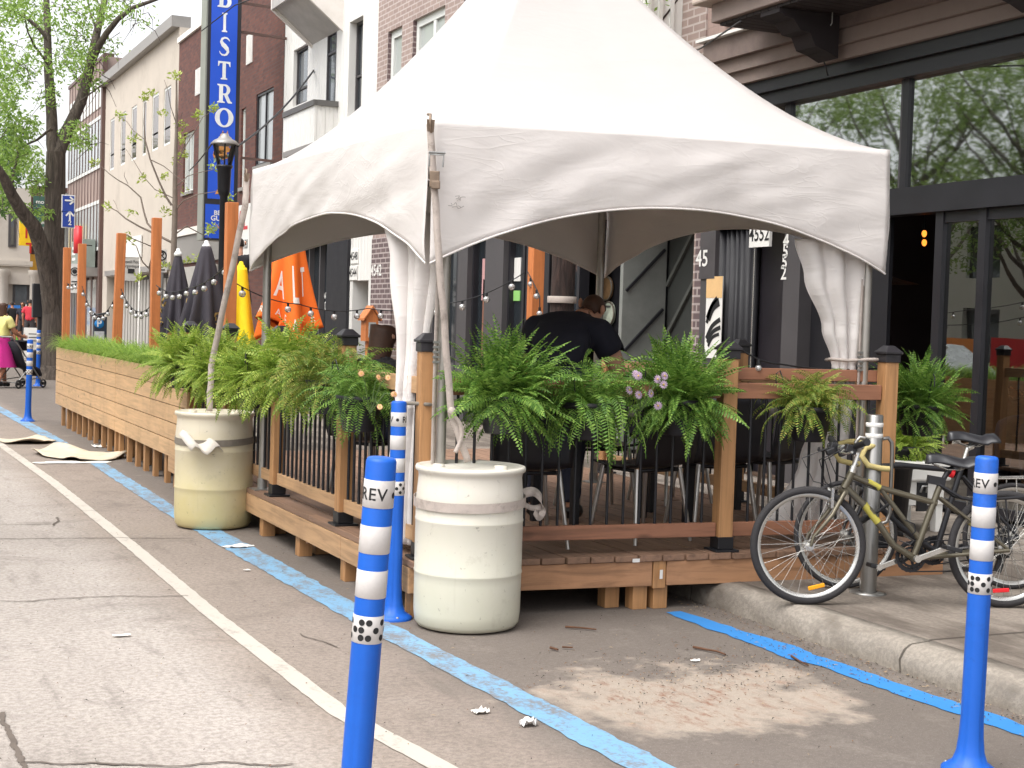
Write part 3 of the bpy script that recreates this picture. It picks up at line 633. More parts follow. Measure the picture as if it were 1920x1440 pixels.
# ------------------------------------------------------------------ deck (its front edge runs slightly askew)
FA = math.atan(-.085)
def FY(x): return 7.0-.085*(x-2.72)
DX0, DY0, DX1, DY1 = 2.72, 6.79, 6.05, 13.2
deck = thing('deck_platform', 'raised timber deck on short legs carrying the tent and its railing', 'deck', (DX0, DY0, 0))
mb = MB(); y = DY0+.0
m_plank = wood('weathered_deck_plank', S(138, 108, 88), 'y', .5, .7, .55)
x = DX0+.002
while x < DX1-.05:
    wdt = .138; seg = DY0+rnd.uniform(1.6, 3.2)
    mb.box(x, min(x+wdt, DX1), FY(x+.07)-.012+rnd.uniform(0, .008), seg-.003, .275, DZ+rnd.uniform(-.002, .002)); mb.box(x, min(x+wdt, DX1), seg+.003, DY1, .275, DZ+rnd.uniform(-.002, .002)); x += wdt+.007
mb.build('decking', m_plank, deck, bevel=.003)
for x0, x1 in ((DX0+.03, 4.115), (4.205, 5.3), (5.305, DX1)): MB().beam((x0, FY(x0)+.024, .2035), (x1, FY(x1)+.024, .2035), .038, .137).build('fascia_board', cedar_x, deck, bevel=.003)
MB().box(4.12, 4.2, FY(4.16)+.006, FY(4.16)+.05, .12, .273).build('joint_block', cedar_z, deck, bevel=.003)
for y0, y1 in ((7.04, 8.18), (8.19, 10.28), (10.29, 13.2)): MB().box(DX0, DX0+.04, y0, y1, .135, .272).build('fascia_board', cedar_y, deck, bevel=.003)
g = MB(); g.box(-.045, .045, -.045, .045, 0, .136); lg0 = None
for x, y in ((2.80, 7.13), (3.93, 7.05), (4.06, 6.965), (4.185, 6.955), (2.79, 8.2), (2.9, 8.1), (2.79, 9.15), (2.92, 9.2), (2.79, 10.05), (2.9, 10.15), (2.79, 11.4), (2.79, 12.6), (4.0, 8.6), (3.4, 9.8)):
    if lg0 is None:
        lg0 = MB().box(-.045, .045, -.045, .045, 0, .274).build('leg', cedar_z, deck, bevel=.003, local=True); lg0.location = V((x, y, 0))-deck.location
    else: o = lg0.copy(); COL.objects.link(o); o.location = V((x, y, 0))-deck.location
for u, v, sz in ((1193, 1051, (.045, .02)), (1240, 1077, (.018, .05))):
    p = on_y(u, v, FY(on_y(u, v, 6.9).x)-.0145); tg = MB(); tg.box(p.x-sz[0]/2, p.x+sz[0]/2, p.y-.0, p.y+.0025, p.z-sz[1]/2, p.z+sz[1]/2); tg.build('lumber_tag', white_paint, deck)
MB().box(DX0+.05, DX1, 7.6, 7.64, .08, .27).build('joist', cedar_x, deck)
undr = MB()
for yy in (9, 10.5, 12): undr.box(DX0+.05, DX1, yy, yy+.04, .1, .27)
undr.build('joist', cedar_x, deck)

# ------------------------------------------------------------------ railings
m_cap = M('black_post_cap', S(44, 42, 46), .4, 0, .15, 8)
def rail_post(par, x, y, h=1.13, mat=cedar_z, z0=None, loc=False):
    z0 = DZ if z0 is None else z0
    MB().box(x-.045, x+.045, y-.045, y+.045, z0+.01, z0+h).build('post', mat, par, bevel=.004, local=loc)
    b = MB(); b.box(x-.075, x+.075, y-.075, y+.075, z0, z0+.014)
    b.box(x-.05, x+.05, y-.05, y+.05, z0+.014, z0+.085); b.build('post_base', black_metal, par, bevel=.004, local=loc)
    c = MB(); z = z0+h; c.box(x-.052, x+.052, y-.052, y+.052, z-.03, z+.02); c.box(x-.062, x+.062, y-.062, y+.062, z+.02, z+.036)
    c.add([(x-.058,y-.058,z+.036),(x+.058,y-.058,z+.036),(x+.058,y+.058,z+.036),(x-.058,y+.058,z+.036),(x-.025,y-.025,z+.07),(x+.025,y-.025,z+.07),(x+.025,y+.025,z+.07),(x-.025,y+.025,z+.07)], [(0,1,5,4),(1,2,6,5),(2,3,7,6),(3,0,4,7),(4,5,6,7)])
    c.build('post_cap', m_cap, par, bevel=.004, local=loc)
FR0 = V((2.795, FY(2.795)+.075, DZ))
front = thing('railing', 'front deck railing with thin black balusters facing the bicycles', 'railing', FR0, None, FA)
def fx(x): return (x-FR0.x)/math.cos(FA)
for x, dy in ((2.815, .035), (4.585, 0), (5.655, 0)): rail_post(front, fx(x), dy, 1.13, cedar_z, 0, True)
for a, b in ((2.9, 4.535), (4.635, 5.605)):
    MB().box(fx(a), fx(b), -.019, .019, .085, .165).build('bottom_rail', red_cedar_x, front, bevel=.004, local=True)
    MB().box(fx(a), fx(b), -.019, .019, .875, .965).build('top_rail', red_cedar_x, front, bevel=.004, local=True)
MB().box(fx(4.6), fx(5.64), .05, .088, .98, 1.05).build('upper_rail', red_cedar_x, front, bevel=.004, local=True)
b0 = None; x = 2.98
while x < 5.58:
    if abs(x-4.585) > .06:
        if b0 is None: b0 = MB().tube([(fx(x), 0, .16), (fx(x), 0, .88)], .0085, 8).build('baluster', black_metal, front, local=True); bx0 = x
        else: share(b0, 'baluster', front, (fx(x)-fx(bx0), 0, 0))
    x += .098
side = thing('railing', 'street side deck railing with square posts and dense black balusters', 'railing', (2.8, 7, DZ))
for y in (8.38, 9.86, 11.3, 12.75): rail_post(side, 2.80, y)
for a, b in ((7.14, 8.33), (8.43, 9.81), (9.91, 11.25), (11.35, 12.7)):
    MB().box(2.782, 2.82, a, b, .395, .475).build('bottom_rail', cedar_y, side, bevel=.004)
    MB().box(2.782, 2.82, a, b, 1.185, 1.275).build('top_rail', cedar_y, side, bevel=.004)
b0 = None; y = 7.2
while y < 12.7:
    if min(abs(y-q) for q in (8.38, 9.86, 11.3)) > .06:
        if b0 is None: b0 = MB().tube([(2.80, y, .47), (2.80, y, 1.19)], .0095, 8).build('baluster', black_metal, side); by0 = y
        else: share(b0, 'baluster', side, (0, y-by0, 0))
    y += .1
back = thing('railing', 'far deck railing along the pavement side under the tent', 'railing', (5.95, 7, DZ))
for y in (8.9, 10.9): rail_post(back, 6.0, y, 1.13)
for a, b in ((7.5, 8.85), (8.95, 10.85)):
    MB().box(5.98, 6.02, a, b, 1.2, 1.29).build('top_rail', cedar_y, back, bevel=.004); MB().box(5.98, 6.02, a, b, .4, .48).build('bottom_rail', cedar_y, back, bevel=.004)
b0 = None; y = 7.55
while y < 10.8:
    if abs(y-8.9) > .06:
        if b0 is None: b0 = MB().tube([(6.0, y, .47), (6.0, y, 1.21)], .0085, 6).build('baluster', black_metal, back); by0 = y
        else: share(b0, 'baluster', back, (0, y-by0, 0))
    y += .13

# ------------------------------------------------------------------ tent
TX0, TX1, TY0, TY1, EZ = 2.70, 5.60, 6.83, 10.32, 2.60
def EZ2(x, y): return 2.59+.07*(x-TX0)/2.9+.035*(y-TY0)/3.49     # the eave is not quite level
tcx, tcy, hx, hy = (TX0+TX1)/2, (TY0+TY1)/2, (TX1-TX0)/2, (TY1-TY0)/2
def tarp(name, wr, k=1.):
    t = NT(name); o = t.obj(); n = t.noise(o, 1.6, 4, .6); n2 = t.noise(t.map(o, (1, 1, 2.2), rot=(.5, .4, .3)), 3.2, 6, .62, .6); n3 = t.noise(o, 5., 6, .7)
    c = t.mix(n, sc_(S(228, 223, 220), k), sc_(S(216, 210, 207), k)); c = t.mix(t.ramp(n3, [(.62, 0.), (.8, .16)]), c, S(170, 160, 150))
    def crease(rot, sc, lo):      # thin fold lines: the zero crossings of a stretched noise
        q = t.noise(t.map(o, sc, rot=rot), 1., 3, .55, .9); return t.ramp(t.math('ABSOLUTE', t.math('SUBTRACT', q, .5)), [(0., 1.), (lo, .25), (lo*3, 0.)])
    msk = t.ramp(t.noise(o, 1.3, 2, .5), [(.4, 0.), (.62, 1.)])
    h = t.math('ADD', t.math('MULTIPLY', n2, .38), t.math('MULTIPLY', t.math('MULTIPLY', t.math('MAXIMUM', crease((.4,.7,.5), (1.3,1.3,4.2), .012), crease((-.5,-.6,.3), (1.5,1.5,5.), .012)), msk), .17))
    h = t.math('ADD', h, t.math('MULTIPLY', t.noise(t.map(o, (1., 1., 3.), rot=(.5, .8, 0)), 1.7, 3, .5, 1.2), 1.3))
    d = t.bsdf(Base_Color=c, Roughness=.5, Specular_IOR_Level=.35, Normal=t.bump(h, wr, .03)); tr = t.n('ShaderNodeBsdfTranslucent', {'Color': S(226, 214, 198)})
    return t.done(t.n('ShaderNodeMixShader', {0: .1, 1: d, 2: tr}))
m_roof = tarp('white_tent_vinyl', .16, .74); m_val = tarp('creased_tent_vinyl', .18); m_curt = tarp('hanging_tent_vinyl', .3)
tent = thing('canopy_tent', 'white peaked canopy tent with scalloped valance over the deck', 'tent', (tcx, tcy, DZ))
def sq(t_, k, n):      # point k of n round a square ring, -1..1
    s_ = (k/n)*4 % 4; i = int(s_); f = 2*(s_-i)-1
    return ((f, -1), (1, f), (-f, 1), (-1, -f))[i]
mb = MB(); rows = []; NN = 96
for i in range(27):
    s_ = 1-i/26; rr = []
    for k in range(NN):
        a, b = sq(0, k, NN); g_ = s_**1.55 * .9 + .1*s_
        sag = -.05*s_*(1-s_)*4*(1-max(abs(a), abs(b))*0)*(1-abs(min(abs(a), abs(b))))
        rr.append((tcx+a*hx*(1-s_)*(1.), tcy+b*hy*(1-s_), EZ+(EZ2(tcx+a*hx, tcy+b*hy)-EZ)*(1-s_)+1.74*g_+sag*.6+.012*mnoise.noise(V((a*3*(1-s_), b*3*(1-s_), 1)))*(1-s_)))
    rows.append(rr)
mb.grid(rows[::-1], True, 0, True); o = mb.build('roof', m_roof, tent); thick(o, .003)
for k in ():
    sm_ = MB(); sm_.tube([V(rows[i][k])+V((0, 0, .002)) for i in range(0, 27)][::-1], .007 if k % 24 == 0 else .0035, 6); sm_.build('roof_seam', m_curt, tent)
def valance(p, q, nrm, seed):
    p, q, nrm = V((p[0], p[1], EZ2(p[0], p[1])+.005)), V((q[0], q[1], EZ2(q[0], q[1])+.005)), V(nrm); mb = MB(); rows = []; N = 84; Rn = 20
    for j in range(Rn+1):
        f = j/Rn; rr = []
        for i in range(N+1):
            tt = 2*i/N-1; h = .40+.33*abs(tt)**2.1; c = p.lerp(q, i/N)
            wv = mnoise.noise(V((i*.16+seed, f*1.4, seed)))*.02*f+mnoise.noise(V((i*.09+f*3.2+seed, f*.5-i*.02, 3.)))*.016*min(1, f*3)
            rr.append(c+nrm*(.006+.012*math.sin(f*PI)+wv)+V((0, 0, -h*f)))
        rows.append(rr)
    mb.grid(rows); hem = MB(); bot = rows[-1]; hem.tube([b+nrm*.001 for b in bot], .006, 6)
    o = thick(mb.build('valance', m_val, tent), .003); hem.build('hem', m_curt, o)
e = EZ+.005
valance((TX0, TY0, e), (TX1, TY0, e), (0, -1, 0), 1.); valance((TX0, TY1, e), (TX0, TY0, e), (-1, 0, 0), 5.)
valance((TX1, TY1, e), (TX0, TY1, e), (0, 1, 0), 9.); valance((TX1, TY0, e), (TX1, TY1, e), (1, 0, 0), 13.)
m_pole = M('galvanised_tube', S(172, 168, 162), .36, .75, .15, 5, .06, 80)
LEGS = ((TX0+.175, TY0+.20), (TX1-.06, TY0+.08), (TX1-.06, TY1-.07), (TX0+.1, TY1-.07))
for i, (x, y) in enumerate(LEGS):
    zb = DZ if i != 3 else DZ
    MB().tube([(x, y, zb), (x, y, EZ2(x, y)-.03)], .03, 20).build('leg', m_pole, tent)
    f_ = MB(); f_.box(x-.075, x+.075, y-.075, y+.075, zb-.0, zb+.008); f_.tube([(x, y, zb+.008), (x, y, zb+.08)], .036, 16); f_.build('foot', grey_metal, tent)
fr = MB(); c4 = [(TX0+.05, TY0+.05), (TX1-.05, TY0+.05), (TX1-.05, TY1-.05), (TX0+.05, TY1-.05)]
for i in range(4): fr.tube([(*c4[i], EZ2(*c4[i])-.04), (*c4[(i+1) % 4], EZ2(*c4[(i+1) % 4])-.04)], .025, 12)
fr.build('roof_frame', m_pole, tent)
sg = MB(); g = random.Random(6)
for k in range(9): u0, v0 = 838+g.uniform(0, 26), 366+g.uniform(0, 24); ribbon(sg, [on_y(u0, v0, TY0-.04), on_y(u0+g.uniform(2, 9), v0-g.uniform(-6, 7), TY0-.042), on_y(u0+g.uniform(4, 16), v0+g.uniform(-8, 8), TY0-.04)], .004, (.3, 0, 1))
sg.build('scribble', M('marker_scribble', S(168, 162, 158), .8), tent)
pm = MB(); pm.tube([(tcx, tcy, EZ+.9), (tcx, tcy, EZ+1.74)], .03, 12)
for i in range(4): pm.tube([(*c4[i], EZ-.03), (tcx, tcy, EZ+.92)], .004, 6)
pm.build('centre_mast', m_pole, tent)
def curtain(name, label, lev, folds, seed, flat=.5):
    """lev: (z, (x0, y0), (x1, y1), depth) from top to bottom"""
    mb = MB(); rows = []; N = 110; nz = 70
    for j in range(nz+1):
        f = j/nz*(len(lev)-1); k = min(int(f), len(lev)-2); g_ = f-k; g_ = g_*g_*(3-2*g_)
        z = lev[k][0]+(lev[k+1][0]-lev[k][0])*(f-k)
        a = V((*lev[k][1], 0)).lerp(V((*lev[k+1][1], 0)), g_); b = V((*lev[k][2], 0)).lerp(V((*lev[k+1][2], 0)), g_); dp = lev[k][3]+(lev[k+1][3]-lev[k][3])*g_
        d = (b-a).normalized(); nn = V((-d.y, d.x, 0)); rr = []
        for i in range(N+1):
            s_ = i/N; ph = s_*folds*2*PI+1.2*mnoise.noise(V((seed, z*1.1, s_*2)))
            off = dp*(math.sin(ph)*.7+.5*math.sin(ph*.5+seed)+.5*mnoise.noise(V((s_*4+seed, z*2.3, 1))))
            rr.append(a.lerp(b, s_)+nn*off+d*dp*.35*math.cos(ph)+V((0, 0, z)))
        rows.append(rr)
    mb.grid(rows); o = thick(mb.build(name, m_curt, tent), .002); return o
x, y = LEGS[0]
curtain('side_curtain', '', [(2.15, (2.76, 7.68), (2.87, 7.1), .05), (1.9, (2.76, 7.56), (2.87, 7.1), .045), (1.45, (2.76, 7.42), (2.84, 7.2), .03), (1.16, (2.74, 7.36), (2.82, 7.22), .025), (1.10, (2.735, 7.33), (2.81, 7.22), .018), (1.0, (2.745, 7.4), (2.81, 7.22), .025), (.7, (2.75, 7.46), (2.80, 7.22), .03), (.36, (2.75, 7.48), (2.80, 7.22), .025)], 4, 2.)
bnd = MB(); bnd.tube([(2.71, 7.34, 1.12), (2.74, 7.22, 1.13), (2.775, 7.1, 1.135), (2.8, 7.04, 1.135), (2.87, 7.09, 1.13), (2.85, 7.24, 1.12), (2.77, 7.36, 1.115)], .010, 8, True, 0, True, True); bnd.build('tie', m_web2, tent)
x, y = LEGS[1]
curtain('side_curtain', '', [(2.12, (5.02, 6.93), (5.50, 6.9), .03), (1.9, (5.1, 6.935), (5.50, 6.9), .028), (1.6, (5.25, 6.95), (5.5, 6.92), .025), (1.42, (5.33, 6.96), (5.5, 6.93), .018), (1.38, (5.34, 6.96), (5.5, 6.94), .014), (1.2, (5.31, 6.98), (5.5, 6.95), .02), (.8, (5.2, 7.05), (5.5, 7.0), .02), (.38, (5.02, 7.15), (5.5, 7.05), .02)], 3, 7.)
bnd = MB(); bnd.tube([(5.30, 6.93, 1.42), (5.42, 6.9, 1.415), (5.55, 6.87, 1.425), (5.66, 6.85, 1.425), (5.66, 6.9, 1.42), (5.45, 6.98, 1.41), (5.32, 6.985, 1.415)], .010, 8, True, 0, True, True); bnd.build('tie', m_web, tent)
# strap running down the inner leg with its ladder buckle
for nm, (x, y), lo, hi in (('leg_strap', LEGS[0], .4, 2.0), ('leg_strap', LEGS[1], .9, 1.9)):
    mb = MB(); ribbon(mb, [(x-.045, y-.02, hi), (x-.05, y-.024, (hi+lo)/2), (x-.044, y-.02, lo)], .028, (.9, .3, 0)); o = thick(mb.build(nm, m_web, tent))
    bk = MB(); 
    for k in range(5): bk.obox((x-.05, y-.03, 1.36+k*.026), (.036, .008, .012))
    bk.build('buckle', grey_metal, o)

# tie-down straps from the eave corners to the barrels
def tiedown(label, P, wd, bk):
    t = thing('tie_down_strap', label, 'strap', P[-1]); mb = MB(); Q = []
    for i in range(len(P)-1):
        for k in range(10): Q.append(V(P[i]).lerp(V(P[i+1]), k/10)+V((.006*mnoise.noise(V((i, k*.4, 1))), 0, 0)))
    Q.append(V(P[-1])); ribbon(mb, Q, wd, (.92, -.38, 0)); thick(mb.build('webbing', m_web, t))
    hk = MB(); a = V(P[0]); hk.tube([a+V(q) for q in ((0,.03,.05),(0,-.005,.045),(-.006,-.02,.01),(0,-.012,-.03),(.01,.0,-.045))], .007, 8); hk.prism([a+V((-.02,-.012,.02)), a+V((.022,-.012,.02)), a+V((.018,-.012,-.04)), a+V((-.016,-.012,-.04))], (0, .006, 0)); hk.build('hook', m_buck, t)
    if bk:
        c = V(P[0]).lerp(V(P[1]), bk)+V((0, -.012, 0)); b_ = MB(); b_.obox(c, (.05, .03, .08), (0, 0, R(-22))); b_.obox(c+V((0, -.018, -.03)), (.044, .03, .04), (0, 0, R(-22)))
        b_.build('ratchet', m_buck, t, bevel=.004); h_ = MB(); h_.tube([c+V(q) for q in ((-.035,-.01,.06),(-.035,-.012,.12),(.035,-.03,.12),(.03,-.03,.06))], .005, 8); h_.tube([c+V((-.04,-.012,.13)), c+V((.042,-.03,.13))], .006, 8); h_.build('handle', grey_metal, t)
    return t
pc = on_y(806, 232, TY0-.05); pm_ = on_y(823, 480, TY0-.10); pk = on_y(846, 775, 6.80); pb = V((bR.x-.03, bR.y-.03, .855))
t = tiedown('grimy ratchet strap running from the tent corner down to the near barrel', [pc, pm_, pk, pb], .036, .42)
lp = MB(); kk = V(pk); ribbon(lp, [kk+V((0,-.01,.0)), kk+V((.045,-.02,-.06)), kk+V((.05,-.02,-.13)), kk+V((.02,-.02,-.2))], .022, (.9, -.4, 0)); thick(lp.build('loop', m_web, t)); ob_ = MB(); ob_.sphere(kk+V((0,-.01,.01)), (.022,.02,.024), 10, 0, 6); ob_.build('knot', m_web, t)
pc2 = on_y(462, 330, TY1-.03); tiedown('pale strap slanting from the far tent corner to the yellowed barrel', [pc2, on_y(460, 385, 10.26), V((bL.x-.03, bL.y+.03, 1.2)), V((bL.x-.04, bL.y+.02, .855))], .045, 0)

# ------------------------------------------------------------------ long cedar planters with grass
m_cedar_pl = wood('pale_planter_cedar', S(204, 167, 126), 'y', .74, .6, .28, 1.2); m_plx = wood('planter_end_cedar', S(150, 100, 62), 'x', .7)
m_grass = leafmat('ornamental_grass_blades', [(0., S(96, 134, 48)), (.4, S(136, 172, 66)), (.75, S(176, 200, 98)), (1., S(116, 150, 58))], .45)
m_soil = M('potting_soil', S(58, 44, 34), .95, 0, .3, 20, .1, bump=.5)
PX0, PX1 = 2.72, 3.22
ys = (12.45, 16.05, 20.85)
for i in range(2):
    y0, y1 = ys[i]+.006, ys[i+1]-.006
    t = thing('planter_box', ('near', 'far')[i]+' half of the long pale cedar planter, '+('ending beside the yellowed barrel', 'ending by the tree trunk'), 'planter', (PX0, y0, 0), 'long cedar planters') if False else thing('planter_box', ('near half of the long pale cedar planter, next to the yellowed barrel', 'far half of the long pale cedar planter, next to the big tree')[i], 'planter', (PX0, y0, 0), 'long cedar planters')
    zs = .27; hh = .158
    for k in range(5):
        z0 = zs+k*hh; bd = MB(); cuts = [y0]+sorted(rnd.uniform(y0+.4, y1-.4) for _ in range(3))+[y1]
        for a, b in zip(cuts[:-1], cuts[1:]): bd.box(PX0, PX0+.022, a+.001, b-.001, z0+.004, z0+hh-.004)
        bd.build('front_board', m_cedar_pl, t, bevel=.002)
        MB().box(PX0+.023, PX1, y0, y0+.022, z0+.004, z0+hh-.004).build('end_board', m_plx, t, bevel=.002)
    bk = MB(); bk.box(PX1, PX1+.02, y0, y1, zs, zs+5*hh); bk.box(PX0+.023, PX1, y1-.022, y1, zs, zs+5*hh); bk.build('back_board', m_cedar_pl, t)
    MB().box(PX0+.03, PX1-.01, y0+.03, y1-.03, zs+.1, zs+5*hh-.06).build('soil', m_soil, t)
    f0 = None; y = y0+.1
    while y < y1-.05:
        for dx in (0.0, .14):
            yy = y+rnd.uniform(-.05, .05)+dx*1.2; hgt = zs+.02 if dx == 0 else zs-.0
            if f0 is None: f0 = MB().box(-.022, .022, -.045, .045, 0, zs).build('foot', cedar_z, t, local=True); f0.location = V((PX0+.05+dx, yy, 0))-t.location
            else: o = f0.copy(); COL.objects.link(o); o.location = V((PX0+.05+dx, yy, 0))-t.location
        y += .47
    mb = MB(); g = random.Random(20+i)
    for b in range(int(520*(y1-y0))):
        x, y = g.uniform(PX0+.04, PX1-.03), g.uniform(y0+.03, y1-.02); L = g.uniform(.26, .48); a = g.gauss(PI, 1.0); el = g.uniform(R(48), R(86)); p = V((x, y, zs+5*hh-.05)); ww = g.uniform(.0035, .006); rows = []
        for k in range(6):
            d = V((math.cos(a)*math.cos(el), math.sin(a)*math.cos(el), math.sin(el))); s_ = V((-math.sin(a), math.cos(a), 0))*ww*(1-(k/5)**2*.9); rows.append([p-s_, p+s_]); p = p+d*L/5; el -= g.uniform(.3, .5)
        mb.grid(rows, True)
    mb.build('ornamental_grass', m_grass, local=True, kind='stuff', label=('arching green grass filling the near cedar planter', 'arching green grass filling the far cedar planter')[i], cat='grass')
# ------------------------------------------------------------------ hanging ferns
FG = [(0., S(68, 104, 42)), (.35, S(104, 144, 56)), (.7, S(146, 176, 82)), (1., S(82, 120, 50))]
FY = [(0., S(104, 136, 48)), (.35, S(148, 174, 64)), (.7, S(190, 204, 100)), (1., S(118, 148, 56))]
FO = [(0., S(86, 120, 44)), (.4, S(128, 156, 66)), (.75, S(176, 170, 86)), (1., S(98, 118, 48))]
fern_shaded, fern_lit, fern_old = leafmat('shaded_green_fern', FG, .3), leafmat('skylit_green_fern', FY, .38), leafmat('faded_fern', FO, .35)  # tent shade and sky light are put into the first two fern greens
def fern_mesh(name, seed, mat, n=95, L=(.3, .46), el=(15, 88), grav=1.9, lw=.034, lb=.75):
    g = random.Random(seed); mb = MB(); mb.v = []
    for f in range(n):
        a = g.uniform(0, 2*PI); e = R(g.uniform(*el)); l = g.uniform(*L); p = V((g.uniform(-.09, .09), g.uniform(-.09, .09), g.uniform(-.03, .04))); N = 22; dr = g.uniform(.55, 1.25)*grav/N; sway = g.gauss(0, .03); pts = []
        for k in range(N+1):
            d = V((math.cos(a)*math.cos(e), math.sin(a)*math.cos(e), math.sin(e))); pts.append((p.copy(), d)); p = p+d*l/N; e -= dr*(.35+1.3*k/N); a += sway; e = max(e, -1.5)
        rol_ = g.gauss(0, .5)
        for k in range(1, N+1):
            p, d = pts[k]; f_ = k/N; wl = lw*(math.sin(PI*min(1, f_*.96+.08))**.6)*g.uniform(.85, 1.12)*(1.05-.3*f_); s_ = d.cross(V((0, 0, 1)))
            s_ = s_.normalized() if s_.length > .05 else V((1, 0, 0)); up = s_.cross(d).normalized(); s2 = s_*math.cos(rol_)+up*math.sin(rol_)
            for sg in (-1, 1):
                t_ = (s2*sg+d*.35-up*.22*g.uniform(.3, 1.6)).normalized(); b = d*(l/N*.46)
                q = p+d*(l/N*.5*(sg > 0)); m_ = q+t_*wl*.5
                mb.add([q, m_-b*lb*.8, q+t_*wl-up*wl*.12, m_+b*lb], [(0, 1, 2, 3)])
        for k in range(0, N, 2):
            p, d = pts[k]; p2, _ = pts[min(k+2, N)]; s_ = d.orthogonal().normalized()*.0016; mb.add([p-s_, p+s_, p2+s_, p2-s_], [(0, 1, 2, 3)])
    me = bpy.data.meshes.new(name); me.from_pydata(mb.v, [], mb.f); me.materials.append(mat); return me
fm_d = [fern_mesh('fern_foliage', 31+i, fern_shaded, 310, (.22, .41), (-40, 89), .8, .039, 1.0) for i in range(2)]
fm_l = [fern_mesh('fern_foliage', 41+i, fern_lit, 290, (.19, .35), (-45, 88), .95, .036, 1.0) for i in range(3)]
fm_s = fern_mesh('fern_foliage', 51, fern_shaded, 140, (.26, .46), (-25, 80), 2.3, .05, .7)
fm_o = fern_mesh('fern_foliage', 52, fern_old, 140, (.2, .4), (-20, 84), 2.0, .044, .8)
m_pot = M('black_flower_pot', S(32, 31, 36), .45, 0, .15, 8, .05)
pot_me = None
def fern(x, y, z, me, label, rot=0., s=1., group='hanging ferns on the deck railing', pot=True, mat=None):
    global pot_me
    t = thing('hanging_fern', label, 'fern', (x, y, z), group, rot)
    o = bpy.data.objects.new('foliage', me); COL.objects.link(o); o.parent = t; o.scale = (s, s, s)
    if pot:
        if pot_me is None:
            p = MB(); p.lathe([(0, -.2), (.088, -.2), (.095, -.19), (.128, -.03), (.138, -.03), (.14, 0), (.128, .002), (.122, -.03), (0, -.035)], (0,0,0), 24); ob = p.build('pot', m_pot, t, local=True); pot_me = ob.data
        else: ob = bpy.data.objects.new('pot', pot_me); COL.objects.link(ob); ob.parent = t
        if 'hk' not in globals(): 
            h_ = MB(); h_.tube([(0.0,.12,-.02),(0,.15,.12),(0,.18,.2),(0,.2,.18),(0,.2,.12)], .004, 6); globals()['hk'] = h_.build('hook', black_metal, t, local=True)
        else: c = globals()['hk'].copy(); COL.objects.link(c); c.parent = t
    return t
Yf = 6.86
fern(3.18, Yf+.06, 1.19, fm_d[0], 'large fern in shaded green on the front railing, beside the tent corner strap', .3, 1.08)
fern(3.66, Yf-.0, 1.16, fm_s, 'drooping fern with long trailing fronds below the bending man', 2.1, 1.05)
fern(4.24, Yf, 1.18, fm_d[1], 'upright bushy fern in shaded green hung against the middle railing post', 1.2, 1.05)
fern(5.05, Yf-.1, 1.15, fm_o, 'faded yellowish fern above the bicycle front wheel', .8, .92)
fern(6.22, 7.2, 1.14, fm_d[0], 'fern hanging past the last corner post, before the restaurant opening', 2.9, .95)
fern(2.66, 12.35, 1.14, fm_l[0], 'fern in sky-lit green at the end of the cedar planter, under the black parasols', .2, 1.25)
fern(2.66, 11.1, 1.14, fm_l[1], 'fern in sky-lit green behind the slanting strap over the yellowed barrel', 1.7, 1.2)
fern(2.66, 10.05, 1.12, fm_l[2], 'fern in sky-lit green beside the far street side tent leg', 2.6, 1.15)
fern(2.66, 9.0, 1.2, fm_l[0], 'fern in sky-lit green below the orange parasol', 4.0, 1.25)
fern(2.66, 8.3, 1.2, fm_o, 'fern with yellow and rusty fronds above the square post by the curtain', 5.1, 1.2)
fern(2.66, 7.72, 1.14, fm_s, 'dark mixed hanging basket fern against the gathered curtain', .6, .85)
# small flowers among the front ferns and the mixed basket
m_lil = M('lilac_petals', S(190, 166, 190), .6, 0, .1, 30); m_yc = M('flower_eye', S(214, 178, 80), .6); m_peach = M('peach_petals', S(232, 178, 130), .6, 0, .15, 30); m_red = M('red_petals', S(190, 40, 40), .6); m_stem = M('flower_stem', S(86, 110, 60), .7)
def flowers(x, y, z, n, mat, label, seed, sp, r_=.022):
    g = random.Random(seed); t = thing('flowering_plant', label, 'flower', (x, y, z-.1)); st = MB()
    for i in range(n):
        c = V((x+g.uniform(-sp, sp), y+g.uniform(-.06, .03), z+g.uniform(-sp*1.1, sp*1.1))); st.tube([(x, y+.05, z-.12), c.lerp(V((x, y, z)), .4)+V((0, .02, 0)), c], .0022, 5)
        fl = MB(); nr = V((g.uniform(-.5, .5), -1, g.uniform(-.2, .5))).normalized(); a_ = nr.orthogonal().normalized(); b_ = nr.cross(a_)
        for k in range(12):
            a = 2*PI*k/12; d = a_*math.cos(a)+b_*math.sin(a); s_ = nr.cross(d)*r_*.2; fl.add([c, c+d*r_*.6-s_+nr*.002, c+d*r_-nr*.003, c+d*r_*.6+s_+nr*.002], [(0, 1, 2, 3)])
        fo = fl.build('flower', mat, t); e_ = MB(); e_.sphere(c+nr*.003, r_*.2, 8, 0, 5); e_.build('flower_eye', m_yc, fo)
    st.build('stems', m_stem, t)
p = on_y(1212, 730, 6.66); flowers(p.x, p.y, p.z, 9, m_lil, 'lilac daisies with thin stems between the two shaded green ferns', 3, .1, .026)
p = on_x(700, 735, 2.55); flowers(p.x, p.y, p.z, 6, m_peach, 'peach petals in the mixed basket by the curtain', 5, .12, .018)
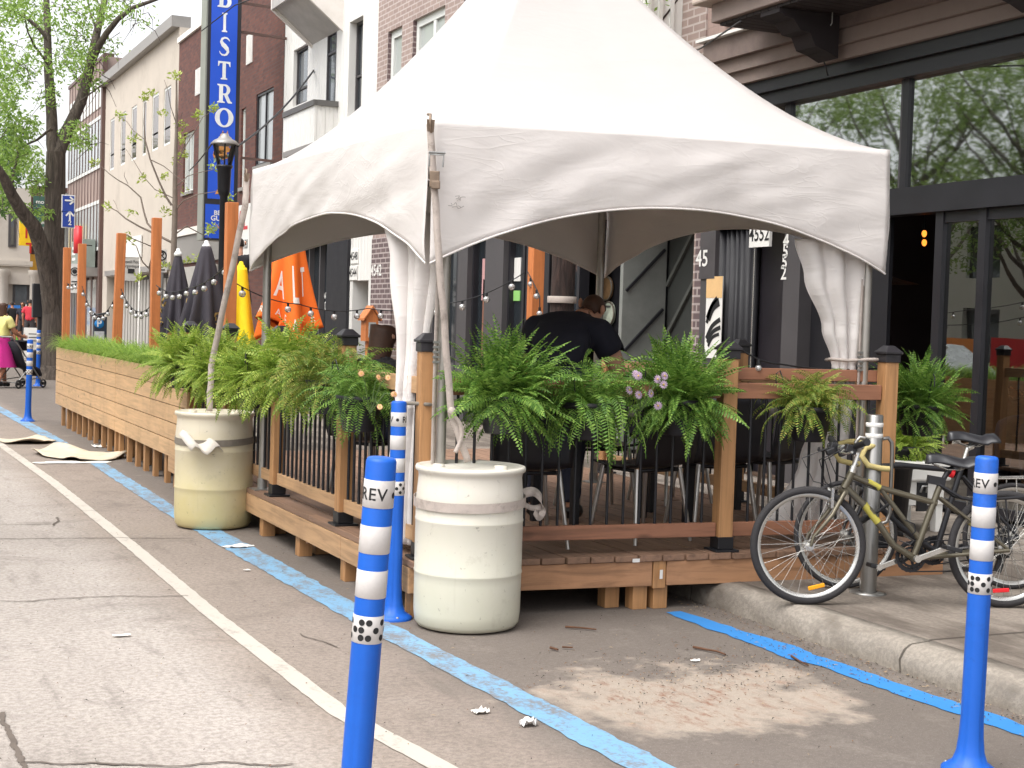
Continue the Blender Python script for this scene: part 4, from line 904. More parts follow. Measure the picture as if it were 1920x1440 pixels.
# box of ferns standing on the pavement by the restaurant
t = thing('planter_bench', 'white lidded box on short legs holding a bushy fern by the restaurant door', 'planter', (7.0, 8.35, SW))
wb = MB(); wb.box(6.9, 7.36, 8.2, 8.62, SW+.2, SW+.38); wb.build('box', white_paint, t, bevel=.006); wb = MB(); wb.box(6.87, 7.40, 8.17, 8.65, SW+.38, SW+.52); wb.build('lid', white_paint, t, bevel=.015)
for x, y in ((6.93, 8.24), (7.33, 8.24), (6.93, 8.58), (7.33, 8.58)): MB().box(x-.03, x+.03, y-.03, y+.03, SW, SW+.2).build('leg', white_paint, t, bevel=.003)
h_ = MB(); h_.box(7.10, 7.19, 8.183, 8.2, SW+.16, SW+.37); h_.build('handle_recess', black_plastic, t); h_ = MB(); h_.tube([(7.12, 8.18, SW+.3), (7.125, 8.165, SW+.345), (7.165, 8.165, SW+.345), (7.17, 8.18, SW+.3)], .009, 8); h_.build('handle', grey_metal, t)
fern(7.15, 8.4, SW+.62, fm_l[1], 'low bright fern sitting on the white lidded box', 1.0, .8, None)
MB().lathe([(0, 0), (.12, 0), (.16, .5), (.17, .5), (.17, .53), (.15, .53), (.14, .48), (0, .48)], (6.72, 8.05, SW), 24).build('flower_pot', m_pot, label='tall black pot standing beside the white lidded box', cat='pot')

# ------------------------------------------------------------------ timber posts carrying the bulbs
POST = []
def tpost(u, vt, vb, X, wd, label, tilt=0.):
    b = on_x(u, vb, X); tp = on_x(u+(0), vt, X); a = thing('timber_post', label, 'post', (b.x, b.y, 0), 'orange timber posts along the terrace')
    mb = MB(); top = V((b.x+tilt, b.y, tp.z)); mb.beam((b.x, b.y, .0), top, wd, wd, (0, 1, 0)); mb.build('shaft', orange_z, a, bevel=.006); POST.append(top)
    bk = MB(); bk.box(b.x-wd/2-.01, b.x+wd/2+.01, b.y-wd/2-.01, b.y+wd/2+.01, 0, .1); bk.build('post_shoe', black_metal, a)
tpost(123, 465, 635, 3.34, .115, 'most distant orange post, half in front of the tree trunk')
tpost(151, 458, 640, 3.34, .115, 'orange post in front of the red awning and grey sign box')
tpost(215, 438, 650, 3.3, .115, 'leaning orange post beside the parking meter', .06)
tpost(289, 410, 660, 3.3, .105, 'tall orange post between the no parking sign and the smaller black parasol')
tpost(430, 381, 600, 3.25, .105, 'tallest orange post in front of the blue sign')
p = on_x(1001, 640, 5.9); tp_ = on_x(1003, 440, 5.9)
a = thing('timber_post', 'orange post seen under the tent against the black shopfront', 'post', (p.x, p.y, 0), 'orange timber posts along the terrace'); MB().box(p.x-.06, p.x+.06, p.y-.06, p.y+.06, 0, 2.9).build('shaft', orange_z, a, bevel=.006); POST.append(V((p.x, p.y, 2.4)))
MB().box(p.x-.07, p.x+.07, p.y-.07, p.y+.07, 0, .1).build('post_shoe', black_metal, a)

# ------------------------------------------------------------------ strings of globe bulbs
t_ = NT('whitened_bulb_glass'); fr = t_.n('ShaderNodeFresnel', {'IOR': 1.5}); m_bulb = t_.done(t_.n('ShaderNodeMixShader', {0: t_.n('ShaderNodeClamp', {0: t_.math('ADD', t_.math('MULTIPLY', fr, 2.2), .14)}), 1: t_.n('ShaderNodeMixShader', {0: .42, 1: t_.n('ShaderNodeBsdfTransparent', {'Color': (.92,.92,.92,1)}), 2: t_.n('ShaderNodeBsdfDiffuse', {'Color': (.82,.8,.78,1)})}), 2: t_.n('ShaderNodeBsdfGlossy', {'Roughness': .05})}))  # diffuse white mixed in stands for bright refractions in the clear glass
def lights(label, path, n, sag, r_=.03):
    pts = []; L_ = len(path)
    for i in range(L_-1):
        a, b = V(path[i]), V(path[i+1])
        for k in range(16): f = k/16; pts.append(a.lerp(b, f)-V((0, 0, sag*4*f*(1-f))))
    pts.append(V(path[-1])); t = thing('string_lights', label, 'string lights', path[0], 'strings of clear globe bulbs')
    MB().tube(pts, .0055, 5, False).build('cable', black_plastic, t)
    tot = len(pts)-1; first = None
    for i in range(n):
        q = (i+.5)/n*tot; k = int(q); p = pts[k].lerp(pts[k+1], q-k)
        if first is None:
            s_ = MB(); s_.tube([p, p-V((0, 0, .035))], .013, 8); first = (s_.build('socket', black_plastic, t), p); c = first[0]
            b = MB(); b.sphere(p-V((0, 0, .035+r_*.85)), r_, 14, 0, 8); bo = b.build('bulb', m_bulb, t)
            f_ = MB(); f_.tube([p-V((0, 0, .035)), p-V((0, 0, .035+r_))], .006, 6); fo = f_.build('filament_stem', black_plastic, bo); first = (c, bo, fo, p)
        else:
            d = p-first[3]; share(first[0], 'socket', t, d); b2 = share(first[1], 'bulb', t, d); f2 = first[2].copy(); COL.objects.link(f2); f2.parent = b2; f2.location = (0, 0, 0)
P_ = POST
z_ = lambda v, z: V((v.x, v.y, z))
lights('string of globe bulbs sagging between the two far orange posts', [z_(P_[0], 2.02), z_(P_[1], 2.06)], 4, .05, .03)
lights('string of globe bulbs looping down over the parking meter', [z_(P_[1], 1.98), z_(P_[2], 1.95)], 9, .45, .03)
lights('string of globe bulbs between the leaning post and the tall post', [z_(P_[2], 1.9), z_(P_[3], 1.72)], 7, .22, .03)
lights('string of globe bulbs draped across the two black parasols', [on_x(293, 535, 3.2), on_x(350, 540, 3.4), z_(P_[4], 2.08)], 9, .06, .03)
lights('string of globe bulbs running from the orange parasol into the tent', [z_(P_[4], 1.9), on_x(560, 570, 4.2), on_x(690, 578, 5.2), on_x(845, 568, 5.6), on_x(985, 510, 5.88)], 12, .05, .034)
lights('short string of globe bulbs hanging down the post under the tent', [on_x(990, 510, 5.84), on_x(1012, 555, 5.83), on_x(1012, 640, 5.83)], 4, .0, .028)
lights('thin dark cable with few bulbs along the upper front rail', [on_y(1385, 652, 6.95), on_y(1460, 682, 6.95), on_y(1650, 690, 6.95)], 2, .02, .02)

# ------------------------------------------------------------------ folded parasols
def parasol(label, top, zb, rt, rb, mat, folds, cap, hem=.06, seed=1, pole=True, base=True, tilt=(0, 0), band=None):
    t = thing('parasol', label, 'parasol', (top.x, top.y, DZ-.3), 'folded terrace parasols'); H = top.z-zb; mb = MB(); rows = []; N = 144; nz = 34
    for j in range(nz+1):
        f = j/nz; r_ = rt+(rb-rt)*(f**.85); rr = []
        if band and abs(f-band) < .05: r_ *= .8
        for k in range(N):
            a = 2*PI*k/N; fold = 1+.42*f*math.sin(a*folds+1.5*math.sin(a+seed))*(.6+.4*f)+.10*f*math.sin(a*3+seed); z = top.z-H*f-(hem*f**3*(math.sin(a*folds*.5+seed)*.8+.6*math.sin(a*2.+seed)))
            tw = a+.25*f*math.sin(a*2+seed); rr.append((top.x+tilt[0]*f+r_*fold*math.cos(tw), top.y+tilt[1]*f+r_*fold*math.sin(tw), z))
        rows.append(rr)
    mb.grid(rows, True, 0, True); o = thick(mb.build('canopy', mat, t), .003)
    c = MB(); c.lathe([(0, .07), (.02, .065), (.028, .03), (.034, .03), (.05, .0), (.05, -.03), (.0, -.03)], top, 16); c.build('finial', cap, t)
    MB().tube([(top.x, top.y, DZ-.3), (top.x, top.y, top.z)], .022, 10).build('pole', grey_metal, t)
    b = MB(); b.lathe([(0, .09), (.04, .09), (.06, .05), (.25, .03), (.26, 0), (0, 0)], (top.x, top.y, DZ-.3), 24); b.build('base', black_metal, t); return t, rows
m_ub = M('charcoal_parasol_cloth', S(58, 54, 62), .85, 0, .12, 5, .05, bump=.3, bs=200); m_uy = M('yellow_parasol_cloth', S(240, 214, 20), .75, 0, .08, 5, .04); m_uo = M('orange_parasol_cloth', S(244, 112, 26), .75, 0, .06, 5, .04)
m_wp = M('white_print', S(236, 224, 216), .8, 0, .03); m_gold = M('gold_print', S(176, 146, 88), .7, 0, .15, 12)
white_cap = M('white_cap', S(230, 230, 228), .5)
def on_cloth(mb, rows, s, size, a0, f0, bold=.01, sq_=1., wave=0.):
    nz = len(rows)-1; N = len(rows[0]); r0 = 1.
    def wp(x, y):
        fa = max(0, min(nz-1e-3, f0*nz-y*nz)); j = int(fa); ka = ((a0+x)/(2*PI)*N) % N; k = int(ka); g_ = fa-j; h_ = ka-k; k2 = (k+1) % N
        p = (V(rows[j][k])*(1-h_)+V(rows[j][k2])*h_)*(1-g_)+(V(rows[j+1][k])*(1-h_)+V(rows[j+1][k2])*h_)*g_
        c = sum((V(q) for q in rows[j][::12]), V())/len(rows[j][::12]); o_ = p-c; o_.z = 0; return p+o_.normalized()*.006
    vs, fs = _text_mesh(s, size, bold); bm = bmesh.new(); V_ = [bm.verts.new(v) for v in vs]
    for f in fs:
        try: bm.faces.new([V_[i] for i in f])
        except ValueError: pass
    bmesh.ops.triangulate(bm, faces=bm.faces); bmesh.ops.subdivide_edges(bm, edges=[e for e in bm.edges if e.calc_length() > size*.12], cuts=3, use_grid_fill=False); bmesh.ops.triangulate(bm, faces=bm.faces)
    bm.verts.index_update(); mb.add([wp(v.co.x*sq_, v.co.y) for v in bm.verts], [tuple(v.index for v in f.verts) for f in bm.faces]); bm.free()
face_a = math.atan2(-.9, -.3)     # side of a parasol that looks at the street camera side
u1, rw1 = parasol('smaller black parasol folded, with a pointed white tip', on_x(334, 476, 3.75), .95, .03, .29, m_ub, 7, white_cap, .06, 1.)
u2, rw2 = parasol('bigger black parasol folded, taller and wider, with a square white cap', on_x(387, 462, 3.7), .98, .05, .34, m_ub, 8, white_cap, .07, 2.4)
for uu, rr, lab in ((u1, rw1, 'BEE'), (u2, rw2, '')):
    gm_ = MB()
    if lab: on_cloth(gm_, rr, 'BEE', .55, face_a+.1, .93, .02)
    g = random.Random(4)
    for q in range(5):     # gold scrolls printed on the cloth
        a0 = face_a+(-1.15 if q < 3 else .95)+g.uniform(-.1, .1); f0 = .45+.11*q if q < 3 else .62+.1*(q-3); pts = []
        nz = len(rr)-1; N = len(rr[0])
        for k in range(16):
            an = k/15*4.2+q; aa = a0+.16*math.cos(an)*(1-k/30); ff = min(.97, f0+.055*math.sin(an)*(1-k/30)); v = V(rr[int(ff*nz)][int((aa/(2*PI)*N)) % N]); c = V((uu.location.x, uu.location.y, v.z)); pts.append(v+(v-c).normalized()*.004)
        ribbon(gm_, pts, .035, (0, 0, 1))
    gm_.build('gold_print', m_gold, uu)
u3, rw3 = parasol('narrow yellow parasol folded beside the tent leg', on_x(452, 502, 3.9), 1.1, .06, .17, m_uy, 5, m_uy, .05, 3.)
u4, rw4 = parasol('orange parasol folded, printed with large white letters, hanging in folds', on_x(545, 415, 4.3), 1.40, .1, .26, m_uo, 7, white_cap, .13, 4.2)
pr = MB(); nm = 'ORAEARSE'
for i, ch in enumerate(nm): on_cloth(pr, rw4, ch, .115, face_a-1.05+i*.3, .87+.02*math.sin(i*1.1), .006, 1.6)
for ch, a, f_, sz in (('P', -1.0, .58, .36), ('A', -.42, .6, .36), ('L', .22, .56, .42), ('T', .82, .55, .36)): q_ = MB(); on_cloth(q_, rw4, ch, sz, face_a+a, f_, .012, 1.3); q_.build('big_letter', m_wp, u4)
pr.build('small_lettering', m_wp, u4)
inn = MB(); g = random.Random(8); rows = []
for j in range(14):
    f = j/13; rows.append([(u4.location.x+.02+(.17-.05*f)*(1+.3*math.sin(k*1.3+1))*math.cos(2*PI*k/40), u4.location.y+(.17-.05*f)*(1+.3*math.sin(k*1.3+1))*math.sin(2*PI*k/40), 1.5-.38*f-.05*math.sin(k*.9)) for k in range(40)])
inn.grid(rows, True, 0, True); thick(inn.build('inner_flap', m_uo, u4), .003)

# ------------------------------------------------------------------ tables and chairs under the tent
m_shell = M('black_chair_shell', S(34, 33, 38), .4, 0, .15, 6, .04); m_alu = M('aluminium_leg', S(196, 192, 188), .32, .85, .08, 6, .04)
m_ttop = wood('grey_table_top', S(142, 134, 128), 'x', .7, .5, .2)
def make_chair(label, x, y, rz):
    t = thing('terrace_chair', label, 'chair', (x, y, DZ), 'black shell chairs with silver legs', rz); mb = MB(); rows = []
    for i in range(17):
        f = i/16; rr = []
        for k in range(13):
            s_ = k/12*2-1; wd = .22+.02*f
            if f < .5: yy = .2-.4*f/.5; z = .445+.012*s_*s_*1.5-.015*math.sin(f*2*PI)
            else: q = (f-.5)/.5; yy = -.2-.07*q-.04*math.sin(q*PI/2)+.06*s_*s_*q; z = .445+.42*q-.06*s_**4*q
            bend = max(0, 1-abs(f-.5)/.12)*.02
            rr.append((s_*wd, yy-bend*0, z+bend))
        rows.append(rr)
    mb.grid(rows); o = mb.build('seat_shell', m_shell, t, local=True); thick(o, .012)
    for sx, sy in ((-1, 1), (1, 1), (1, -1), (-1, -1)): MB().tube([(sx*.17, sy*.15, .435), (sx*.22, sy*.21, .0)], [.016, .012], 10).build('leg', m_alu, t, local=True)
    fr = MB(); fr.tube([(-.17, .15, .425), (.17, .15, .425), (.17, -.15, .425), (-.17, -.15, .425)], .011, 8, True, 0, True, True); fr.build('seat_frame', black_metal, t, local=True); return t
c0 = make_chair('black chair drawn up to the front railing, behind the near barrel', 3.55, 7.42, R(-10))
def chair(label, x, y, rz):
    c = copy_tree(c0); c.location = (x, y, DZ); c.rotation_euler.z = R(rz); c['label'] = label
chair('black chair standing behind the bending man', 4.35, 7.45, 12); chair('black chair by the middle railing post with its back to the road', 4.95, 7.6, -6)
chair('black chair on the far side of the middle table', 4.75, 8.75, 175); chair('black chair facing the bicycles beside the curtain tied to the last tent leg', 5.45, 7.75, 20); chair('black chair under the far part of the tent near the seated person', 3.3, 9.3, -70)
chair('black chair beside the back railing of the tent', 5.5, 9.0, 190)
def table(label, x, y, wx, wy):
    t = thing('terrace_table', label, 'table', (x, y, DZ), 'grey topped terrace tables'); MB().box(x-wx/2, x+wx/2, y-wy/2, y+wy/2, DZ+.715, DZ+.745).build('table_top', m_ttop, t, bevel=.004)
    for sx, sy in ((-1,-1),(1,-1),(1,1),(-1,1)): MB().box(x+sx*(wx/2-.05)-.022, x+sx*(wx/2-.05)+.022, y+sy*(wy/2-.05)-.022, y+sy*(wy/2-.05)+.022, DZ, DZ+.715).build('leg', black_metal, t)
table('grey table by the front railing, under the middle ferns', 4.45, 8.0, .9, .65); table('grey table by the tent leg at the bicycles', 5.4, 8.25, .8, .6); table('grey table in front of the seated person at the back', 3.95, 9.2, .8, .6)

# ------------------------------------------------------------------ bicycles
m_rub = M('tyre_rubber', S(44, 42, 44), .8, 0, .15, 10, .06, bump=.4, bs=160); m_rim = M('alloy_rim', S(210, 208, 204), .28, .8, .05, 6); m_spoke = M('spoke_steel', S(190, 188, 184), .25, .9, .05, 6)
m_fr1 = M('bronze_grey_frame', S(104, 98, 84), .3, .55, .1, 5, .05); m_fr2 = M('black_frame', S(42, 42, 46), .35, .3, .1, 5); m_yel = M('yellow_decal', S(178, 168, 76), .45); m_sil = M('polished_alloy', S(216, 214, 210), .2, .85, .05, 6); m_tape = M('beige_bar_tape', S(188, 172, 116), .8, 0, .1, 30, .08, bump=.4, bs=60)
m_orr = M('amber_reflector', S(240, 160, 30), .2); m_redr = M('red_reflector', S(214, 40, 48), .2)
def wheel(par, c, rr, tw, name='wheel', refl=None, ns=32):
    c = V(c); w0 = MB(); w0.torus(c, rr-tw*.5, tw*.5, (0, 1, 0), 72, 10); w = w0.build('tyre', m_rub, par, local=True)
    r_ = MB(); n = 72; rows = []
    for rad, yy in ((rr-tw*.9, -.012), (rr-tw*.9-.016, -.011), (rr-tw*.9-.02, 0), (rr-tw*.9-.016, .011), (rr-tw*.9, .012)): rows.append([c+V((rad*math.cos(2*PI*k/n), yy, rad*math.sin(2*PI*k/n))) for k in range(n)])
    r_.grid(rows, True, 0, True); r_.build('rim', m_rim, w, local=True)
    s_ = MB()
    for k in range(ns):
        a = 2*PI*k/ns; sgn = 1 if k % 2 else -1; b = a+(.75 if (k//2) % 2 else -.75); s_.tube([c+V((.02*math.cos(b), sgn*.026, .02*math.sin(b))), c+V(((rr-tw*.9-.018)*math.cos(a), 0, (rr-tw*.9-.018)*math.sin(a)))], .0013, 4, False)
    s_.build('spokes', m_spoke, w, local=True)
    h_ = MB(); h_.tube([c+V((0, -.05, 0)), c+V((0, .05, 0))], .015, 12); h_.tube([c+V((0, -.03, 0)), c+V((0, -.024, 0))], .026, 16); h_.tube([c+V((0, .024, 0)), c+V((0, .03, 0))], .026, 16); h_.build('hub', m_sil, w, local=True)
    if refl:
        f_ = MB(); a = refl[1]; q = c+V((refl[2]*math.cos(a), -.012, refl[2]*math.sin(a))); f_.obox(q, (.09, .012, .022), (0, -(a+PI/2)+.3 if refl[3] is None else refl[3], 0)); f_.build('wheel_reflector', refl[0], w, local=True, bevel=.004)
    return w
def bike(label, loc, rz, lean, WB, rr, K, frame, drop, zscale=1.):
    """local frame: x from front hub to rear, z up, front wheel hub at x=0"""
    t = thing('bicycle', label, 'bicycle', loc, 'bicycles locked to the steel post', rz); t.rotation_euler = (lean, 0, rz)
    q = lambda k: V((K[k][0], 0, K[k][1]))
    wheel(t, (0, 0, rr), rr, .042 if not drop else .028, refl=None if drop else (m_orr, R(-78), .22, R(-14)))
    wheel(t, (WB, 0, rr), rr, .042 if not drop else .028, refl=None if drop else (m_redr, R(-95), .22, R(-4)))
    f = MB(); R_ = .017
    f.tube([q('ht'), q('hb')], .021, 14); f.tube([q('ht')+V((.005,0,-.02)), q('tt1'), q('tt2')], R_*.95, 12); f.tube([q('hb')+V((0,0,.012)), q('dt1'), q('dt2'), q('bb')], R_*1.1, 12)
    f.tube([q('st'), q('bb')], R_, 12)
    if 'br1' in K: f.tube([q('br1'), q('br2')], R_*.8, 10)
    for s_ in (-1, 1):
        f.tube([q('st')+V((.0, s_*.018, -.06)), V((WB, s_*.062, rr))], .009, 8); f.tube([q('bb')+V((.03, s_*.03, 0)), V((WB, s_*.062, rr))], .011, 8)
    f.tube([q('bb')+V((0, -.036, 0)), q('bb')+V((0, .036, 0))], .022, 14); f.build('frame', frame, t, local=True)
    if not drop:
        D_ = []; d = MB(); a, b = q('tt1'), q('tt1')+(q('tt1')-q('ht'))*.4; d.tube([q('ht').lerp(q('tt1'), .62), q('tt1')+V((.012,0,-.004))], R_*1.02, 12); D_.append(d); d = MB(); d.tube([q('dt1')+V((-.03,0,.03)), q('dt1')+(q('dt2')-q('dt1'))*.35], R_*1.16, 12); D_.append(d)
        for s_ in (-1, 1): e_ = V((WB, s_*.062, rr)); s0 = q('st')+V((0, s_*.018, -.06)); d = MB(); d.tube([s0.lerp(e_, .5), s0.lerp(e_, .68)], .0105, 8); D_.append(d)
        for d in D_: d.build('decal', m_yel, t, local=True)
    k = MB()
    for s_ in (-1, 1): k.tube([q('hb')+V((-.004, s_*.03, -.02)), q('hb').lerp(V((0, 0, rr)), .45)+V((.01, s_*.05, -.0)), V((.012, s_*.052, rr+.05)), V((0, s_*.052, rr))], [.013, .012, .009, .008], 10)
    k.tube([q('hb')+V((-.004, -.04, -.02)), q('hb')+V((-.004, .04, -.02))], .016, 10); k.build('fork', frame, t, local=True)
    s_ = MB(); s_.tube([q('st'), q('sp')], .0135, 12); s_.tube([q('sp'), q('sp')+V((.03, 0, .012))], .02, 10); s_.build('seat_post', m_sil if drop else black_metal, t, local=True)
    sd_ = MB(); rows = []; c = q('sp')+V((.02, 0, .05))
    for i in range(13):
        f_ = i/12; x = -.135+.27*f_; wd = .02+.055*max(0, f_-.25)**.8*1.6; zt = .012*math.sin(f_*PI*1.6+.6)+(.012 if f_ > .75 else 0); rr_ = []
        for j in range(11): a = PI*j/10; rr_.append(c+V((x, math.cos(a)*wd, zt+.028*math.sin(a)-.02*abs(math.cos(a)))))
        rows.append(rr_)
    sd_.grid(rows); sd_.add(rows[-1], [tuple(range(11))]); sd_.add(rows[0], [tuple(range(11))]); thick(sd_.build('saddle', M('black_saddle', S(40, 40, 44), .35, 0, .1, 8), t, local=True), .008)
    rl = MB()
    for y in (-.02, .02): rl.tube([c+V((-.1, y, -.012)), c+V((-.03, y, -.04)), c+V((.04, y, -.04)), c+V((.11, y, -.012))], .0035, 6)
    rl.build('saddle_rail', m_spoke, t, local=True)
    st_ = MB(); st_.tube([q('ht'), q('sm1'), q('sm2')], .014, 12); st_.tube([q('sm2')+V((0, -.025, 0)), q('sm2')+V((0, .025, 0))], .02, 12); st_.tube([q('ht')-V((0,0,.0)), q('ht').lerp(q('sm1'), .35)], .02, 12); st_.build('stem', m_sil, t, local=True)
    hb = q('sm2'); h_ = MB()
    if drop:
        for s_ in (-1, 1):
            P = [hb, hb+V((0, s_*.16, .004)), hb+V((-.03, s_*.2, 0)), hb+V((-.085, s_*.205, -.015)), hb+V((-.105, s_*.205, -.06)), hb+V((-.07, s_*.21, -.11)), hb+V((.0, s_*.215, -.125)), hb+V((.05, s_*.215, -.128))]
            h_.tube(P[:2], .013, 10); g_ = MB(); l_ = MB(); g_.tube(P[1:], .0165, 10); e_ = hb+V((-.1, s_*.207, -.01)); l_.tube([e_, e_+V((-.02, 0, .012)), e_+V((-.042, 0, -.01)), e_+V((-.045, 0, -.05)), e_+V((-.03, 0, -.1))], [.014, .013, .009, .007, .006], 8); g_.build('bar_tape', m_tape, t, local=True); l_.build('brake_lever', m_sil, t, local=True)
        h_.build('handlebar', m_tape, t, local=True)
    else:
        h_.tube([hb+V((.03, -.3, .04)), hb+V((.01, -.1, .005)), hb, hb+V((.01, .1, .005)), hb+V((.03, .3, .04))], .011, 10); h_.build('handlebar', black_metal, t, local=True)
        for s_ in (-1, 1):
            a = hb+V((.018, s_*.185, .02)); b = hb+V((.031, s_*.305, .042)); G_ = MB(); G_.tube([a, b], .0165, 12); G_.tube([b, b.lerp(a, -.02)], .019, 12); G_.build('grip', black_plastic, t, local=True)
            c_ = MB(); c_.obox(hb+V((.0, s_*.135, .0)), (.06, .05, .045), (0, .3, 0)); c_.obox(hb+V((-.03, s_*.11, -.02)), (.05, .035, .03), (0, -.4, 0)); c_.build('shifter', black_plastic, t, local=True, bevel=.006)
            l_ = MB(); l_.tube([hb+V((-.03, s_*.13, -.005)), hb+V((-.06, s_*.17, -.02)), hb+V((-.055, s_*.25, -.02)), hb+V((-.04, s_*.29, -.01))], [.008, .007, .006, .007], 8); l_.build('brake_lever', m_sil if s_ < 0 else black_plastic, t, local=True)
        w_ = MB()
        for s_, dx in ((-1, -.1), (1, -.14), (-1, -.07)): w_.tube([hb+V((-.03, s_*.12, 0)), hb+V((dx-.05, s_*.09, -.06)), hb+V((dx, s_*.04, -.18)), q('hb')+V((-.07, 0, .01)), q('hb')+V((-.03, 0, -.03))], .0028, 6, False)
        w_.tube([hb+V((-.03, -.1, 0)), hb+V((-.09, -.06, -.05)), hb+V((-.04, -.03, -.14)), q('ht')+V((.02, 0, -.05)), q('tt1')+V((0, -.015, -.02))], .0028, 6, False); w_.build('cable', black_plastic, t, local=True)
    # cranks, rings, chain, brakes
    bb = q('bb'); d = MB()
    for r_, y in ((.082, .04), (.07, .048), (.055, .034)):
        n = 44; rows = []
        for rad in (r_-.012, r_): rows.append([bb+V(((rad+(.003 if (k % 2 and rad == r_) else 0))*math.cos(2*PI*k/n), y, (rad+(.003 if (k % 2 and rad == r_) else 0))*math.sin(2*PI*k/n))) for k in range(n)])
        d.grid(rows, False, 0, True)
    for k in range(5): a = 2*PI*k/5; d.beam(bb+V((0, .042, 0)), bb+V((.07*math.cos(a), .042, .07*math.sin(a))), .012, .004, (0, 1, 0))
    thick(d.build('chainring', black_metal, t, local=True), .003)
    ca = K.get('crank', R(22))
    for s_, a in ((-1, ca), (1, ca+PI)):
        c_ = MB(); e_ = bb+V((.17*math.cos(a), s_*.075, .17*math.sin(a))); c_.beam(bb+V((0, s_*.062, 0)), e_, .028, .014, (0, 1, 0)); c_.tube([bb+V((0, s_*.05, 0)), bb+V((0, s_*.074, 0))], .019, 14); c_.tube([e_+V((0, -.009, 0)), e_+V((0, .009, 0))], .016, 12)
        pd = MB(); pd.obox(e_+V((.0, s_*.055, 0)), (.085, .085, .022), (0, .2, 0)); pd.build('pedal', black_plastic, t, local=True, bevel=.004); c_.build('crank', m_sil, t, local=True, bevel=.002)
    ch = MB(); ch.tube([bb+V((0, .042, .082)), V((WB, .046, rr+.05))], .004, 6); ch.tube([bb+V((0, .042, -.08)), V((WB-.02, .046, rr-.12)), V((WB+.02, .046, rr-.09))], .004, 6)
    for r_ in (.062, .05, .038): ch.lathe([(r_-.02, .03), (r_, .03), (r_, .034), (r_-.02, .034)], V((WB, .01+(.062-r_)*.6, rr)), 24, 0, 0, 2*PI, V((0, 1, 0)))
    ch.obox((WB+.0, .055, rr-.08), (.035, .03, .1), (0, .3, 0)); ch.build('chain', black_metal, t, local=True)
    for c, sg in ((q('hb').lerp(V((0, 0, rr)), .28), 1), (q('st').lerp(V((WB, 0, rr)), .42), -1)):
        br = MB()
        for s_ in (-1, 1): br.beam(c+V((-.02*sg, s_*.028, -.02)), c+V((-.02*sg, s_*.036, .085)), .016, .014, (1, 0, 0))
        br.tube([c+V((-.02*sg, -.036, .085)), c+V((-.02*sg, .036, .085))], .003, 6)
        br.build('rim_brake', m_sil, t, local=True)
    return t
B0 = V((4.63, 6.16, SW)); az = math.atan2(-.37, .99)
kk_ = lambda x, y: ((x-1522)/349., (1131-y)/349.)
K1 = dict(ht=kk_(1601, 886), hb=kk_(1587, 915), tt1=kk_(1650, 912), tt2=kk_(1763, 940), dt1=kk_(1636, 955), dt2=kk_(1682, 1018), bb=kk_(1721, 1041), st=kk_(1768, 908), sp=kk_(1783, 880), br1=kk_(1658, 917), br2=kk_(1733, 1009), sm1=kk_(1611, 852), sm2=kk_(1582, 842), crank=R(22))
b1 = bike('bronze grey mountain bicycle with yellow bands and a black rear carrier, standing by the kerb', B0, az, R(-3), 1.068, .312, K1, m_fr1, False)
c_ = MB(); a = V((*K1['st'], 0)); st = V((K1['st'][0], 0, K1['st'][1]))
for y in (-.055, .055): c_.tube([st+V((-.04, 0, .03)), st+V((.1, y, -.055)), st+V((.16, y, -.068)), st+V((.5, y, -.04))], .008, 8)
for x in (.16, .3, .48): c_.tube([st+V((x, -.055, -.06)), st+V((x, .055, -.06))], .006, 6)
for y in (-.055, .055): c_.tube([st+V((.34, y, -.055)), V((1.068, y*1.2, .32))], .005, 6)
c_.obox(st+V((-.02, 0, .03)), (.09, .04, .045), (0, .15, 0)); c_.build('rear_carrier', black_metal, b1, local=True)
c_ = MB(); c_.tube([V((K1['sp'][0]+.012, 0, K1['sp'][1]-.005)), V((K1['sp'][0]+.03, 0, K1['sp'][1]-.01))], .026, 14); c_.build('rear_light', m_redr, b1, local=True)
c_ = MB(); p = V((*kk_(1700, 985), 0)); p = V((p.x, 0, p.y)); c_.tube([p+V((-.0, -.03, .04)), p+V((.05, -.035, .02)), p+V((.055, -.035, -.02)), p+V((.03, -.03, -.045)), p+V((.06, -.03, -.06)), p+V((.03,-.03,-.09)), p+V((-.02, -.0, -.07))], .0035, 6); c_.build('bottle_cage', black_metal, b1, local=True)
B1 = V((5.14, 6.5, SW))
kk2 = lambda x, y: ((x-1590)/335., (1106-y)/335.)
K2 = dict(ht=kk2(1640, 868), hb=kk2(1622, 915), tt1=kk2(1700, 872), tt2=kk2(1812, 880), dt1=kk2(1660, 955), dt2=kk2(1700, 990), bb=kk2(1770, 1035), st=kk2(1818, 870), sp=kk2(1828, 836), sm1=kk2(1645, 848), sm2=kk2(1625, 832), crank=R(-30))
b2 = bike('dark road bicycle with beige taped drop handlebars, standing behind the mountain bicycle', B1, R(-17), R(-2), 1.0, .305, K2, m_fr2, True)
st2 = V((K2['st'][0], 0, K2['st'][1])); c_ = MB()
for y in (-.06, .06): c_.tube([st2+V((.1, y, -.07)), st2+V((.5, y, -.06))], .005, 6); c_.tube([st2+V((.3, y, -.065)), V((1.0, y, .31))], .004, 6); c_.tube([st2+V((.18, y, -.068)), st2+V((.18, y, -.16)), st2+V((.5, y, -.15))], .0045, 6)
for x in (.12, .24, .36, .48): c_.tube([st2+V((x, -.06, -.065)), st2+V((x, .06, -.065))], .004, 6)
c_.build('rear_carrier', m_sil, b2, local=True)
